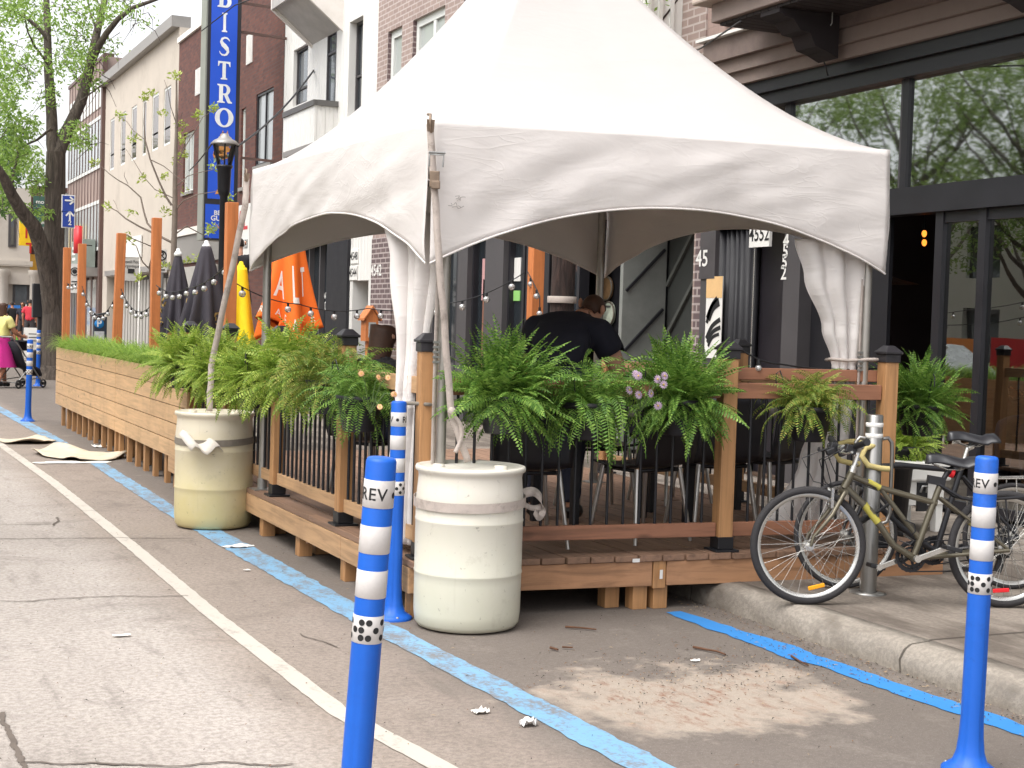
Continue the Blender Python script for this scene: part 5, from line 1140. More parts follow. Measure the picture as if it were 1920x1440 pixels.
# steel locking post with its hoop
pp = on_z(1627, 1112, SW); t = thing('bike_post', 'brushed steel locking post with two white bands and a bent hoop, between the bicycles', 'bike post', pp)
ps = MB(); ps.lathe([(.046, 0), (.046, .985), (.04, .992), (0, .993)], pp, 32); ps.build('post_tube', steel, t)
ps = MB(); ps.lathe([(.10, 0), (.10, .008), (.05, .012)], pp, 28); ps.build('base_plate', steel, t)
for z in (.865, .925): MB().lathe([(.0463, z), (.0478, z+.002), (.0478, z+.022), (.0463, z+.024)], pp, 32).build('white_band', white_paint, t)
hd = V((.93, -.37, 0))
for s_ in (1, -1): ps = MB(); ps.tube([pp+V((0,0,.86))+hd*s_*.05, pp+V((0,0,.865))+hd*s_*.08, pp+V((0,0,.84))+hd*s_*.1, pp+V((0,0,.78))+hd*s_*.105, pp+V((0,0,.45))+hd*s_*.105, pp+V((0,0,.40))+hd*s_*.09, pp+V((0,0,.38))+hd*s_*.04], .011, 10); ps.build('hoop', steel, t)
t = thing('bike_lock', 'black shackle lock holding the mountain bicycle to the steel post', 'lock', on_y(1640, 965, 6.2)); l_ = MB(); l_.tube([on_y(1602, 982, 6.12), on_y(1630, 968, 6.12)], .017, 10); l_.tube([on_y(1610, 985, 6.12), on_y(1662, 948, 6.14), on_y(1668, 944, 6.2), on_y(1660, 950, 6.26), on_y(1612, 982, 6.2)], .008, 8); l_.build('shackle', black_plastic, t)
# ------------------------------------------------------------------ facades along the street (all stand on x = FX)
m_br_red = brick('dark_red_brick', S(84, 50, 46), S(116, 70, 58), S(88, 72, 68), .22, .075, .009)
m_br_brn = brick('brown_grey_brick', S(152, 132, 126), S(164, 144, 136), S(196, 184, 178), .24, .085, .012)
m_br_drk = brick('dark_reveal_brick', S(92, 74, 76), S(112, 90, 90), S(170, 158, 154), .24, .085, .012, 'y')
m_br_fr = brick('dark_front_brick', S(96, 80, 82), S(112, 94, 94), S(186, 174, 170), .24, .085, .013)
m_br_a = brick('pinkish_textured_brick', S(166, 142, 134), S(156, 134, 126), S(150, 130, 122), .2, .085, .006)
m_beige = M('beige_concrete_cladding', S(188, 178, 166), .85, 0, .06, .8, .03, 40, dirt=S(164, 154, 142))
m_white_w = M('white_stucco', S(226, 220, 214), .85, 0, .04, .8, .03, dirt=S(204, 196, 188))
def ribbed(name, col, pitch, axis=1, depth=.5):
    t = NT(name); o = t.obj(); y = t.n('ShaderNodeSeparateXYZ', {0: o}).node.outputs[axis]
    f = t.math('FRACT', t.math('DIVIDE', y, pitch)); h = t.ramp(f, [(0., 0.), (.12, 1.), (.5, 1.), (.62, 0.), (1., 0.)]); n = t.noise(o, 1.2, 5, .65)
    c = t.mix(t.ramp(n, [(.35, 0.), (.75, .35)]), col, sc_(col, .8)); return t.done(t.bsdf(Base_Color=c, Roughness=.5, Normal=t.bump(h, depth, .03)))
m_rib = ribbed('white_ribbed_cladding', S(222, 220, 216), .16); m_rib_x = ribbed('white_ribbed_cladding_side', S(222, 220, 216), .16, 0); m_ribg = ribbed('grey_ribbed_shutter', S(176, 172, 166), .18)
m_stone = M('grey_limestone', S(196, 188, 178), .85, 0, .08, .7, .04, 30, dirt=S(160, 150, 140))
m_fblk = M('black_shopfront_frame', S(38, 37, 42), .4, .1, .15, 3, .04); m_fgry = M('grey_shopfront_panel', S(74, 71, 73), .5, 0, .1, 2, .04); m_black = M('matt_black_cladding', S(23, 22, 28), .6, 0, .2, 3, .05)
m_wfr = M('white_window_frame', S(220, 222, 218), .45, 0, .03); m_bfr = M('brown_mullion', S(98, 76, 70), .5, .2, .1, 3); m_roofm = M('tar_roof', S(70, 68, 68), .9); m_gcap = M('grey_metal_coping', S(150, 146, 142), .5, .3, .1, 3)
pane_d = dark_glass('dark_sash_glass', (.03, .035, .04, 1)); pane_l = dark_glass('pale_curtained_glass', S(168, 172, 170), .08, .6); pane_m = dark_glass('grey_sash_glass', S(84, 90, 96), .05, .8)
def facade(mb, X, y0, y1, z0, z1, holes, m=0, d=.14):
    ys = sorted({y0, y1, *[h[0] for h in holes], *[h[1] for h in holes]}); zs = sorted({z0, z1, *[h[2] for h in holes], *[h[3] for h in holes]})
    for a, b in zip(ys[:-1], ys[1:]):
        for c, e in zip(zs[:-1], zs[1:]):
            if not any(h[0] <= (a+b)/2 <= h[1] and h[2] <= (c+e)/2 <= h[3] for h in holes): mb.quad((X, a, c), (X, a, e), (X, b, e), (X, b, c), m)
    for h in holes:
        k = h[4] if len(h) > 4 else d
        mb.quad((X, h[0], h[2]), (X+k, h[0], h[2]), (X+k, h[0], h[3]), (X, h[0], h[3]), m); mb.quad((X, h[1], h[2]), (X, h[1], h[3]), (X+k, h[1], h[3]), (X+k, h[1], h[2]), m)
        mb.quad((X, h[0], h[3]), (X+k, h[0], h[3]), (X+k, h[1], h[3]), (X, h[1], h[3]), m); mb.quad((X, h[0], h[2]), (X, h[1], h[2]), (X+k, h[1], h[2]), (X+k, h[0], h[2]), m)
    return mb
def shell(mb, X, y0, y1, z0, z1, back=9., m=0):
    mb.quad((X, y0, z0), (X+back, y0, z0), (X+back, y0, z1), (X, y0, z1), m); mb.quad((X, y1, z0), (X, y1, z1), (X+back, y1, z1), (X+back, y1, z0), m); mb.quad((X+back, y0, z0), (X+back, y1, z0), (X+back, y1, z1), (X+back, y0, z1), m); return mb
def window(b, X, y0, y1, z0, z1, d=.1, mull=(), trans=(), fm=None, pm=None, fw=.05, sill=None, name='window', proud=.05):
    fm = fm or m_wfr; f = MB(); x0, x1 = X+d-proud, X+d
    f.box(x0, x1, y0, y0+fw, z0, z1); f.box(x0, x1, y1-fw, y1, z0, z1); f.box(x0, x1, y0+fw, y1-fw, z0, z0+fw); f.box(x0, x1, y0+fw, y1-fw, z1-fw, z1)
    for q in mull: y = y0+(y1-y0)*q; f.box(x0+.004, x1, y-fw*.45, y+fw*.45, z0+fw, z1-fw)
    for q in trans: z = z0+(z1-z0)*q; f.box(x0+.008, x1, y0+fw, y1-fw, z-fw*.4, z+fw*.4)
    w_ = f.build(name, fm, b); p = MB(); p.quad((x1-.012, y0+.01, z0+.01), (x1-.012, y0+.01, z1-.01), (x1-.012, y1-.01, z1-.01), (x1-.012, y1-.01, z0+.01)); p.build('pane', pm or pane_d, w_)
    if sill: s_ = MB(); s_.box(X-.05, X+d, y0-.04, y1+.04, z0-.08, z0-.004); s_.build('sill', sill, w_)
    return w_
def building(label, y0, y1, zt, mat, wins, X=FX, zb=SW, roofm=None, cap=None, name='building', extra=()):
    b = thing(name, label, 'building', (X, (y0+y1)/2, zb)); mb = MB(); facade(mb, X, y0, y1, zb, zt, [(w[0], w[1], w[2], w[3], w[4].get('d', .14)) for w in wins]+list(extra)); shell(mb, X, y0, y1, zb, zt); mb.build('wall', mat, b)
    for w in wins: window(b, X, w[0], w[1], w[2], w[3], **w[4])
    r_ = MB(); r_.quad((X, y0, zt-.3), (X+9, y0, zt-.3), (X+9, y1, zt-.3), (X, y1, zt-.3)); r_.build('roof', roofm or m_roofm, b)
    if cap: c = MB(); c.box(X-cap[0], X+.3, y0, y1, zt, zt+cap[1]); c.build('coping', cap[2], b)
    return b
def W(u, v, X=FX): p = on_x(u, v, X); return p.y, p.z
def rect(u0, v0, u1, v1, zb=None, X=FX):
    """window from its far top corner (u0, v0) and near corner column u1; v1 = bottom seen at u0"""
    ya, zt = W(u0, v0, X); yb, _ = W(u1, v0, X); _, z0 = W(u0, v1, X); return [yb, ya, z0 if zb is None else zb, zt]
# --- white ribbed building
dw = [rect(551, 95, 578, 200)+[dict(d=.12, pm=pane_m, fm=m_fgry, trans=(.3,))], rect(614, 63, 632, 262)+[dict(d=.05, pm=pane_m, fm=m_fgry, trans=(.8,))], rect(656, 42, 681, 225)+[dict(d=.18, pm=pane_d, fm=m_fgry, trans=(.45,))]]
D0, D1 = 23.35, 29.1
sf = [(25.75, 28.9, .55, 3.05, .3), (23.5, 24.35, SW, 2.25, .4)]
bD = building('white building clad in ribbed metal with a slanted balcony hood', D0, D1, 10.2, m_rib, dw, extra=sf)
MB().prism([(FX, 25.25, 6.78), (FX-.82, 25.25, 7.42), (FX-.82, 25.25, 7.75), (FX, 25.25, 8.4)], (0, .06, 0)).build('balcony_hood_side', m_white_w, bD); MB().prism([(FX, 27.2, 6.78), (FX-.82, 27.2, 7.42), (FX-.82, 27.2, 7.75), (FX, 27.2, 8.4)], (0, -.06, 0)).build('balcony_hood_side', m_white_w, bD)
h_ = MB(); h_.quad((FX, 25.31, 6.84), (FX-.8, 25.31, 7.5), (FX-.8, 27.14, 7.5), (FX, 27.14, 6.84)); h_.box(FX-.82, FX-.78, 25.31, 27.14, 7.42, 7.75); h_.quad((FX-.8, 25.31, 7.74), (FX, 25.31, 8.39), (FX, 27.14, 8.39), (FX-.8, 27.14, 7.74)); h_.build('balcony_hood', M('grey_soffit', S(176, 172, 168), .7), bD)
ba, bb_ = on_x(592, 192, FX-.42), on_x(534, 216, FX-.42); zb_ = on_x(536, 285, FX-.42).z
r_ = MB(); r_.box(FX-.44, FX-.42, ba.y, bb_.y, zb_, ba.z-.05); r_.build('balcony_panel', m_rib, bD); r_ = MB(); r_.box(FX-.42, FX, ba.y, ba.y+.02, zb_, ba.z-.05); r_.build('balcony_panel', m_rib_x, bD)
r_ = MB(); r_.box(FX-.47, FX-.40, ba.y-.03, bb_.y, ba.z-.05, ba.z+.05); r_.box(FX-.40, FX, ba.y-.05, ba.y+.02, ba.z-.05, ba.z+.05); r_.build('balcony_rail', M('grey_rail', S(92, 90, 88), .5), bD); MB().box(FX-.44, FX, ba.y+.02, bb_.y, zb_-.1, zb_).build('balcony_floor', m_gcap, bD)
MB().box(FX+.26, FX+.3, 25.75, 28.9, .55, 3.05).build('shop_glass', dark_glz, bD)
g_ = MB()
for y in (25.75, 26.15, 26.8, 27.5, 28.2, 28.85): g_.box(FX+.16, FX+.26, y, y+.06, .55, 3.05)
g_.box(FX+.14, FX+.26, 25.81, 28.85, .5, .62); g_.build('shop_mullions', m_fgry, bD); MB().box(FX-.06, FX+.1, 24.5, 25.7, SW, 3.2).build('black_panel', m_black, bD); MB().box(FX-.03, FX+.2, 25.75, 28.95, .3, .5).build('shop_sill', m_gcap, bD)
MB().box(FX+.36, FX+.4, 23.5, 24.35, SW, 2.25).build('door', m_fgry, bD); MB().box(FX+.33, FX+.36, 23.75, 24.1, .9, 2.1).build('door_glass', dark_glz, bD)
lm = MB()
for k, s_ in enumerate(('Aquarelle', 'Dessin', 'Huile')): letters(lm, s_, .24, (FX+.255, 26.45, 2.12-k*.24), (0, -1, .32), (0, .1, 1), .01)
lm.build('window_lettering', white_paint, bD)
for u, v, s_ in ((666, 481, '4548'), (664, 512, '4544')):
    y, z = W(u, v); pl = MB(); pl.box(FX-.02, FX-.002, y-.2, y+.2, z-.13, z+.13); o = pl.build('number_plate', white_paint, bD, bevel=.03); lm = MB(); letters(lm, s_, .2, (FX-.023, y, z), (0, -1, 0), (0, 0, 1), .012); lm.build('number', m_ink, o)
# --- red brick building with the big sign
ew = [rect(481, 178, 513, 312)+[dict(d=.07, mull=(.5,), fm=m_fblk, pm=dark_glass('painted_sky_glass', S(150,154,156), .03, 1.), sill=m_gcap)], rect(453, 205, 461, 352)+[dict(d=.1, fm=m_wfr, pm=pane_l, sill=m_gcap)], rect(345, 252, 364, 362)+[dict(d=.1, mull=(.5,), fm=m_wfr, pm=pane_l, sill=m_gcap)], rect(500, 440, 526, 560)+[dict(d=.1, fm=m_wfr, pm=pane_d)]]  # first window: pale pane colour stands in for the reflected white sky
E0, E1 = 29.1, 39.42
bE = building('dark red brick building that carries the tall blue vertical sign', E0, E1, 8.85, m_br_red, ew, cap=(.06, .14, m_white_w))
for u0, v0, u1, v1 in ((464, 68, 475, 122), (368, 132, 378, 180)):
    a = rect(u0, v0, u1, v1); v_ = MB(); n = 5
    for k in range(n): y = a[0]+(a[1]-a[0])*(k+.1)/n; v_.box(FX-.03, FX-.002, y, y+(a[1]-a[0])/n*.6, a[2], a[3])
    v_.build('vent_slats', white_paint, bE)
y, z = W(333, 322); c_ = MB(); c_.box(FX-.12, FX-.003, 33.0, E1, 3.62, 3.8); c_.build('cornice', m_white_w, bE); MB().box(FX-.06, FX-.003, 33., E1, 2.9, 3.6).build('shop_fascia', m_gcap, bE)
MB().box(FX-.05, FX-.003, 34.4, E1-.1, .5, 2.8).build('shopfront', m_ribg, bE)
# --- beige building
F0, F1 = 39.42, 51.6; fw_ = []
for a, b in ((207, 215), (227, 236), (247, 257), (268, 275), (286, 298), (308, 321)):
    tv = 225-(a-207)*.574; bv = 320-(a-207)*.452; fw_.append(rect(a, tv, b, bv)+[dict(d=.04, trans=(.3,), fm=m_wfr, pm=dark_glass('brown_grey_sash', S(96,84,80), .05, .7), fw=.07, proud=.02)])
bF = building('beige concrete fronted building with six narrow upper windows', F0, F1, 9.3, m_beige, fw_, cap=(.22, .3, m_gcap), extra=[(40.2, 50.4, SW, 2.75, .6)])
c_ = MB()
for k in range(20): y = 40.25+k*.51; c_.box(FX+.35, FX+.5, y, y+.34, SW, 2.6)
c_.build('shutter_boards', m_ribg, bF); MB().box(FX+.52, FX+.6, 40.2, 50.4, SW, 2.75).build('shop_recess', m_fgry, bF); MB().box(FX-.06, FX-.003, 40., 50.6, 2.78, 2.95).build('shop_lintel', m_gcap, bF)
a = on_x(198, 150, 11.5); b = on_x(280, 85, 11.5)
s_ = MB(); s_.box(11.5, 15, 44.5, 52.5, 8.5, 11.6); s_.build('roof_shed', brick('grey_roof_tiles', S(104,108,104), S(120,124,118), S(84,88,84), .3, .3, .02), bF); s_ = MB(); s_.box(11.4, 15.1, 44.4, 52.6, 11.6, 11.72); s_.build('roof_shed_cap', m_gcap, bF)
for k, (u, v) in enumerate(((250, 98), (243, 108), (215, 112))):
    q = on_x(u, v, 11.48); ribbon_ = MB(); pts = [q+V((0, .55*math.cos(x*1.1+k), .32*math.sin(x*1.7+k*.8))) for x in [i*.25 for i in range(16)]]; ribbon(ribbon_, pts, .09, (0, .3, 1)); ribbon_.build('graffiti', (white_paint, M('green_spray', S(120,140,70), .8))[k % 2], bF)
# --- brown mullioned building
G0, G1 = 51.6, 60.3
bG = building('brown three storey building with thin vertical mullions over its glazing', G0, G1, 10.4, M('taupe_panel', S(164, 144, 136), .7, 0, .06, 1.), [], cap=(.05, .12, m_bfr))
fz = [W(195, 222)[1], W(195, 150)[1], W(190, 400)[1], W(190, 310)[1], W(190, 490)[1]]
for a, b, n_ in ((6.75, 8.3, 'window_band'), (3.85, 5.35, 'window_band'), (8.75, 9.75, 'window_band')): MB().box(FX-.03, FX-.004, G0+.2, G1-.1, a, b).build(n_, dark_glass('milky_band_glass', S(176, 182, 184), .06, .7) if a < 8 else m_wfr, bG)
f_ = MB(); k = G0+.25
while k < G1: f_.box(FX-.055, FX-.031, k, k+.06, 3.3, 10.35); k += .72
f_.build('mullions', m_bfr, bG); f_ = MB()
for z in (5.36, 6.6, 8.32, 3.72): f_.box(FX-.05, FX-.031, G0+.2, G1-.1, z, z+.12)
f_.build('window_rail', m_wfr, bG); MB().box(FX-.12, FX+.05, G0-.25, G0+.05, SW, 10.4).build('corner_pipe', m_bfr, bG)
MB().box(FX-.5, FX-.005, 51.9, G1, 2.8, 3.1).build('shop_canopy', m_gcap, bG); 
f_ = MB()
for k in range(7): f_.box(FX-.06, FX-.005, 52+k*1.2, 52.35+k*1.2, SW, 2.8)
f_.build('shop_columns', m_bfr, bG); MB().box(FX-.05, FX-.006, 52.35, G1-.1, SW+.3, 2.7).build('shop_glass', pane_l, bG)
t = thing('shop_sign', 'grey box sign with white lettering above the brown building shopfront', 'sign', (FX-.5, 54, 3.15)); MB().box(FX-.52, FX-.1, 52.4, 55.2, 3.12, 4.1).build('sign_box', M('sage_grey', S(136, 146, 138), .5), t); lm = MB()
for k in range(3): lm.box(FX-.53, FX-.522, 54.2, 54.9, 3.4+k*.2, 3.5+k*.2)
lm.build('lettering', white_paint, t)
p = on_y(146, 450, 50.2); t = thing('banner_sign', 'red vertical banner sign hanging from the brown building', 'sign', p); r_ = MB(); a, b = on_y(139, 424, 50.2), on_y(153, 476, 50.2)
rows = [[V((a.x+(b.x-a.x)*(.5-.5*math.cos(PI*i/10)), 50.2-.25*math.sin(PI*i/10), z)) for i in range(11)] for z in (b.z, a.z)]; r_.grid(rows, True); r_.add(rows[1], [tuple(range(11))]); thick(r_.build('banner', M('red_vinyl', S(206, 40, 48), .5), t), .02); MB().tube([(b.x-.05, 50.2, b.z+.3), (b.x+.35, 50.3, b.z+.3)], .02, 8).build('bracket', black_metal, t)
# --- stone building closing the view at the bend
Yb = 67.; xl = on_y(-400, 500, Yb).x; xr = on_y(56, 500, Yb).x; zt = on_y(30, 352, Yb).z; b = thing('building', 'pale limestone corner building far down the street behind the pedestrians', 'building', (xr-4, Yb, SW)); mb = MB(); mb.box(xl, xr, Yb, Yb+12, SW, zt); mb.build('wall', m_stone, b)
for v, h in ((489, .18), (494, .12), (512, .5)): z = on_y(30, v, Yb).z; MB().box(xl, xr+.1, Yb-.12-h*.2, Yb-.005, z-h, z).build('cornice', m_stone, b)
for u0, v0, u1, v1, nm in ((15, 400, 31, 463, 'window'), (22, 528, 55, 640, 'door'), (-40, 400, -24, 463, 'window')):
    p0, p1 = on_y(u0, v1, Yb), on_y(u1, v0, Yb); o = MB(); o.box(p0.x, p1.x, Yb-.05, Yb-.004, p0.z, p1.z); o = o.build(nm, m_fgry, b); q = MB(); q.box(p0.x+.1, p1.x-.1, Yb-.07, Yb-.052, p0.z+.1, p1.z-.1); q.build('pane', pane_m, o)
for u in (4, 62): p = on_y(u, 600, Yb); MB().lathe([(.28, SW), (.28, SW+.3), (.22, SW+.4), (.2, 3.), (.27, 3.1), (.27, 3.3)], (p.x, Yb-.35, 0), 16).build('column', m_stone, b)
p0 = on_y(56, 600, 69); b2 = thing('building', 'storefront half hidden by the big tree trunk with a yellow sign board', 'building', (p0.x+2, 69, SW)); mb = MB(); mb.box(p0.x, p0.x+6, 69, 80, SW, 7.2); mb.build('wall', m_br_red, b2); MB().box(p0.x, p0.x+6, 68.9, 68.99, SW, 3.3).build('shopfront', m_stone, b2); a, c = on_y(55, 512, 68.8), on_y(82, 478, 68.8); MB().box(a.x, c.x+1, 68.7, 68.8, a.z, c.z).build('sign_board', M('orange_yellow_sign', S(232, 178, 70), .5, 0, .2, 3), b2)
a, c = on_y(66, 640, 68.8), on_y(80, 540, 68.8); MB().box(a.x, c.x, 68.8, 68.88, a.z, c.z).build('door', m_fblk, b2)
p0, p1 = on_y(36, 460, 64.), on_y(60, 414, 64.); t = thing('shop_sign', 'yellow projecting sign with red letters beside the stone building', 'sign', p0); MB().box(p0.x, p1.x+.3, 64, 64.2, p0.z, p1.z).build('sign_box', M('bright_yellow_sign', S(246, 200, 30), .4), t); lm = MB(); letters(lm, 'N', .62, ((p0.x+p1.x)/2+.2, 63.99, p1.z-.55), (1, 0, 0), (0, 0, 1), .02); letters(lm, 'T', .62, ((p0.x+p1.x)/2+.2, 63.99, p1.z-1.18), (1, 0, 0), (0, 0, 1), .02); lm.build('letters', M('sign_red', S(190, 44, 36), .5), t); MB().beam((p1.x+.3, 64.1, p1.z-.4), (p1.x+.4, 67, p1.z-.4), .08, .08).build('bracket', black_metal, t)
p0, p1 = on_y(-60, 640, 65.), on_y(49, 573, 65.); t = thing('banner_fence', 'blue event banner with white scrawl behind the pedestrians', 'banner', (p1.x, 65, SW)); MB().box(p0.x, p1.x, 65, 65.04, p1.z-.75, p1.z).build('banner', M('banner_blue', S(44, 116, 196), .6, 0, .1, 3), t); MB().tube([(p1.x, 65.02, SW), (p1.x, 65.02, p1.z+.05)], .03, 8).build('pole', white_paint, t); lm = MB(); letters(lm, 'll6', .6, (p1.x-.9, 64.99, p1.z-.42), (1, 0, .05), (0, 0, 1), .03); lm.build('lettering', white_paint, t)
for i, (u0, v0, u1, v1, c, lb) in enumerate(((27, 612, 33, 645, S(226, 116, 60), 'orange painted cut-out'), (25, 628, 34, 655, S(120, 200, 70), 'green painted cut-out'))): p0, p1 = on_y(u0, v1, 63.5-i*.4), on_y(u1, v0, 63.5-i*.4); t = thing('cutout_panel', lb+' standing on the far pavement behind the woman', 'panel', (p0.x, p0.y, SW)); m_ = MB(); m_.prism([(p0.x, p0.y, SW), (p1.x, p0.y, SW), (p1.x, p0.y, p1.z-.2), ((p0.x+p1.x)/2, p0.y, p1.z), (p0.x, p0.y, p1.z-.25)], (0, .08, 0)); m_.build('board', M('painted_board', c, .6), t)

# ------------------------------------------------------------------ brown brick building next to the restaurant
C0, C1 = 13.02, 23.35
cw = [rect(728, 60, 754, 200, 4.3)+[dict(d=.11, fm=m_wfr, pm=pane_l, fw=.12, mull=())], rect(775, 38, 834, 200, 4.3)+[dict(d=.11, fm=m_wfr, pm=pane_l, fw=.12, mull=(.42,))], [18.1, 19.62, 4.3, 6.35, dict(d=.11, fm=m_wfr, pm=pane_l, fw=.12, mull=(.4,))], [15.3, 16.9, 4.3, 6.35, dict(d=.11, fm=m_wfr, pm=pane_l, fw=.12, mull=(.5,))]]
bC = building('brown brick building with white framed upper windows and a black shopfront below', C0, C1, 9.6, m_br_brn, cw, extra=[(13.1, 22.3, SW, 2.95, .75)])
for w_ in cw:
    r_ = MB(); r_.box(FX-.002, FX+.1, w_[1]-.004, w_[1]+.0, w_[2], w_[3]); r_.quad((FX+.0, w_[1]-.006, w_[2]), (FX+.11, w_[1]-.006, w_[2]), (FX+.11, w_[1]-.006, w_[3]), (FX, w_[1]-.006, w_[3])); r_.build('reveal_bricks', m_br_drk, bC)
r_ = MB(); r_.box(FX-.42, FX-.003, 13.5, 14.68, 3.4, 9.7); r_.build('white_bay', m_rib, bC); r_ = MB()
for k in range(7): r_.box(FX-.45, FX-.42, 13.5+k*.17, 13.54+k*.17, 3.4, 9.7)
for x in (.0, .14, .28): r_.box(FX-.44+x, FX-.40+x, 13.47, 13.5, 3.4, 9.7)
r_.build('bay_ribs', m_rib, bC)
MB().box(FX-.02, FX-.003, 22.3, C1-.02, SW, 2.95).build('front_pier', m_br_fr, bC)
lm = MB(); y, z = W(706, 508); letters(lm, '4542', .27, (FX-.026, y-.05, z), (0, -1, 0), (0, 0, 1), .012); lm.build('number', white_paint, bC)
XB = FX+.72
MB().box(XB, XB+.03, 14.75, 22.3, SW, 2.95).build('shop_back', m_black, bC)
sp_ = MB(); gl = MB(); gp = MB()
for y0, y1, ty in ((16.0, 16.75, 'g'), (16.75, 17.0, 'b'), (17.0, 17.45, 'b'), (17.6, 18.0, 'g'), (18.05, 18.75, 'p'), (18.85, 19.25, 'g'), (19.3, 19.75, 'p'), (19.9, 20.5, 'g'), (20.6, 21.1, 'p'), (21.3, 22.2, 'g')):
    if ty == 'g': gl.box(FX+.2, FX+.22, y0, y1, .5, 2.9); sp_.box(FX+.12, FX+.26, y0-.07, y0, SW, 2.94); sp_.box(FX+.12, FX+.26, y1, y1+.05, SW, 2.94)
    elif ty == 'p': gp.box(FX+.04, FX+.3, y0, (y0+y1)/2-.02, SW, 2.94); gp.box(FX+.08, FX+.3, (y0+y1)/2+.02, y1, SW, 2.94)
    else: sp_.box(FX+.1, FX+.3, y0, y1-.01, SW, 2.94)
gl.build('shop_glass', dark_glz, bC); sp_.build('shop_frame', m_fblk, bC); gp.build('shop_column', m_fgry, bC); MB().box(FX+.1, FX+.3, 16.0, 22.2, SW, .48).build('shop_base', m_fgry, bC)
for y, z, sx, sz, mt in ((18.02, 2.32, .22, .16, white_paint), (18.0, 1.96, .2, .07, M('green_card', S(140, 196, 110), .6)), (19.05, 2.2, .2, .3, M('pink_card', S(196, 150, 150), .6)), (19.0, 1.3, .22, .9, M('brown_paper', S(140, 96, 76), .7))): MB().box(FX+.185, FX+.197, y-sx, y+sx*.2, z-sz, z+sz).build('window_card', mt, bC)
MB().box(XB-.1, XB, 14.75, 16.0, SW, 2.95).build('black_panel', m_black, bC)
m_dgp = M('dark_green_grey_panel', S(66, 68, 66), .55, 0, .1, 2, .04); m_bat = M('panel_batten', S(96, 98, 94), .5, 0, .08, 3)
MB().box(XB-.06, XB, 13.1, 14.7, SW, 2.95).build('panelled_wall', m_dgp, bC); bt = MB()
for k in range(6):
    z0 = -.4+k*.62; a = (14.68, z0); b = (13.12, z0+1.75)
    n_ = 10; P = [(a[0]+(b[0]-a[0])*i/n_, a[1]+(b[1]-a[1])*i/n_) for i in range(n_+1)]; P = [q for q in P if SW < q[1] < 2.93]
    if len(P) > 1: bt.beam((XB-.085, P[0][0], P[0][1]), (XB-.085, P[-1][0], P[-1][1]), .045, .03, (1, 0, 0))
bt.build('diagonal_batten', m_bat, bC); MB().box(XB-.075, XB-.06, 13.2, 13.5, 1.0, 2.0).build('hatch', m_fblk, bC)
rv = MB(); rv.box(FX+.04, XB-.1, 14.68, 14.75, SW, 2.94); rv.build('recess_jamb', M('edge_lit_grey_jamb', S(134, 136, 132), .5), bC); rv = MB()  # edge light on the jamb is put into its paler grey
for z in (.6, 1.3, 2.0, 2.7): rv.beam((FX+.08, 14.67, z), (XB-.14, 14.67, z+.5), .03, .04, (0, 1, 0))
rv.build('jamb_batten', m_fblk, bC)
for u, v, c1 in ((1138, 541, S(150, 118, 84)), (1142, 588, S(206, 214, 196))):
    p = on_x(u, v, XB-.13); t = thing('round_sign', ('round dark wooden sign high on the black panel beside the tent pole', 'round pale sign lower on the black panel, behind the man\'s head')[v > 560], 'sign', p); MB().lathe([(0, -.01), (.155, -.01), (.155, .012), (.135, .014), (0, .012)], p, 32, 0, 0, 2*PI, V((-1, 0, 0))).build('disc', M('round_sign_face', c1, .6, 0, .4, 9, .1), t)
    s_ = MB(); s_.torus(p+V((-.014, 0, 0)), .148, .012, (1, 0, 0), 40, 8); s_.build('rim', M('sign_rim', S(104, 96, 84), .5), t); s_ = MB(); s_.box(p.x-.02, p.x+.02, p.y-.14, p.y+.1, p.z-.24, p.z-.215); s_.build('ledge', m_bat, t)

# ------------------------------------------------------------------ restaurant
A0, A1 = -6., 13.02
bA = thing('restaurant', 'restaurant front with black sliding glass doors, tan stepped cornice and an overhanging bay', 'building', (FX, 6, SW))
HZ0, HZ1 = 2.60, 2.76
rglass = glass_pane('storefront_glass', (.62, .68, .66, 1), 6.5); rglass_up = glass_pane('upper_storefront_glass', (.42, .48, .46, 1), 8., .025)
tan = M('tan_painted_board', S(136, 121, 114), .75, 0, .08, 1.2, .05, 30, dirt=S(118, 104, 98)); tan_d = M('weathered_tan_board', S(122, 107, 101), .8, 0, .12, 1.5, .06, 30, dirt=S(92, 80, 76))
MB().box(FX-.06, FX+.12, A0, 12.0, HZ0, HZ1).build('door_header', m_fblk, bA); MB().box(FX-.03, FX+.12, A0, 12.0, HZ1+.004, HZ1+.07).build('header_rail', m_fblk, bA)
UZ = 3.75
for y in (2.2, 4.4, 6.6, 9.74, 11.42):
    f_ = MB(); f_.box(FX-.03, FX+.05, y, y+.075, HZ1+.07, UZ); f_.build('transom_mullion', m_fblk, bA); f_ = MB(); f_.box(FX-.015, FX+.04, y+.078, y+.115, HZ1+.07, UZ); f_.build('transom_bead', m_fgry, bA)
f_ = MB(); f_.box(FX-.04, FX+.08, 11.9, 12.0, HZ1+.07, UZ); f_.build('transom_mullion', m_fblk, bA)
for a, b in ((A0, 2.2), (2.275, 4.4), (4.475, 6.6), (6.675, 9.74), (9.87, 11.42), (11.55, 11.9)): MB().quad((FX, a, HZ1+.06), (FX, a, UZ+.02), (FX, b, UZ+.02), (FX, b, HZ1+.06)).build('transom_pane', rglass_up, bA)
z = UZ
for dx, h, mt in ((.10, .13, m_fblk), (.15, .12, m_fblk), (.20, .12, tan), (.25, .13, tan), (.31, .22, tan_d)):
    MB().box(FX-dx, FX+.15, A0, 12.25+dx, z, z+h-.004).build('cornice_board', mt, bA); z += h
MB().box(FX-.37, FX+.15, A0, 12.62, z, z+.03).build('cornice_cap', white_paint, bA); ZC = z
uw = MB(); facade(uw, FX+.02, A0, A1, ZC-.8, 9.5, []); shell(uw, FX+.02, A0, A1, SW, 9.5); uw.build('upper_wall', m_br_a, bA)
pb_ = MB(); g = random.Random(2)
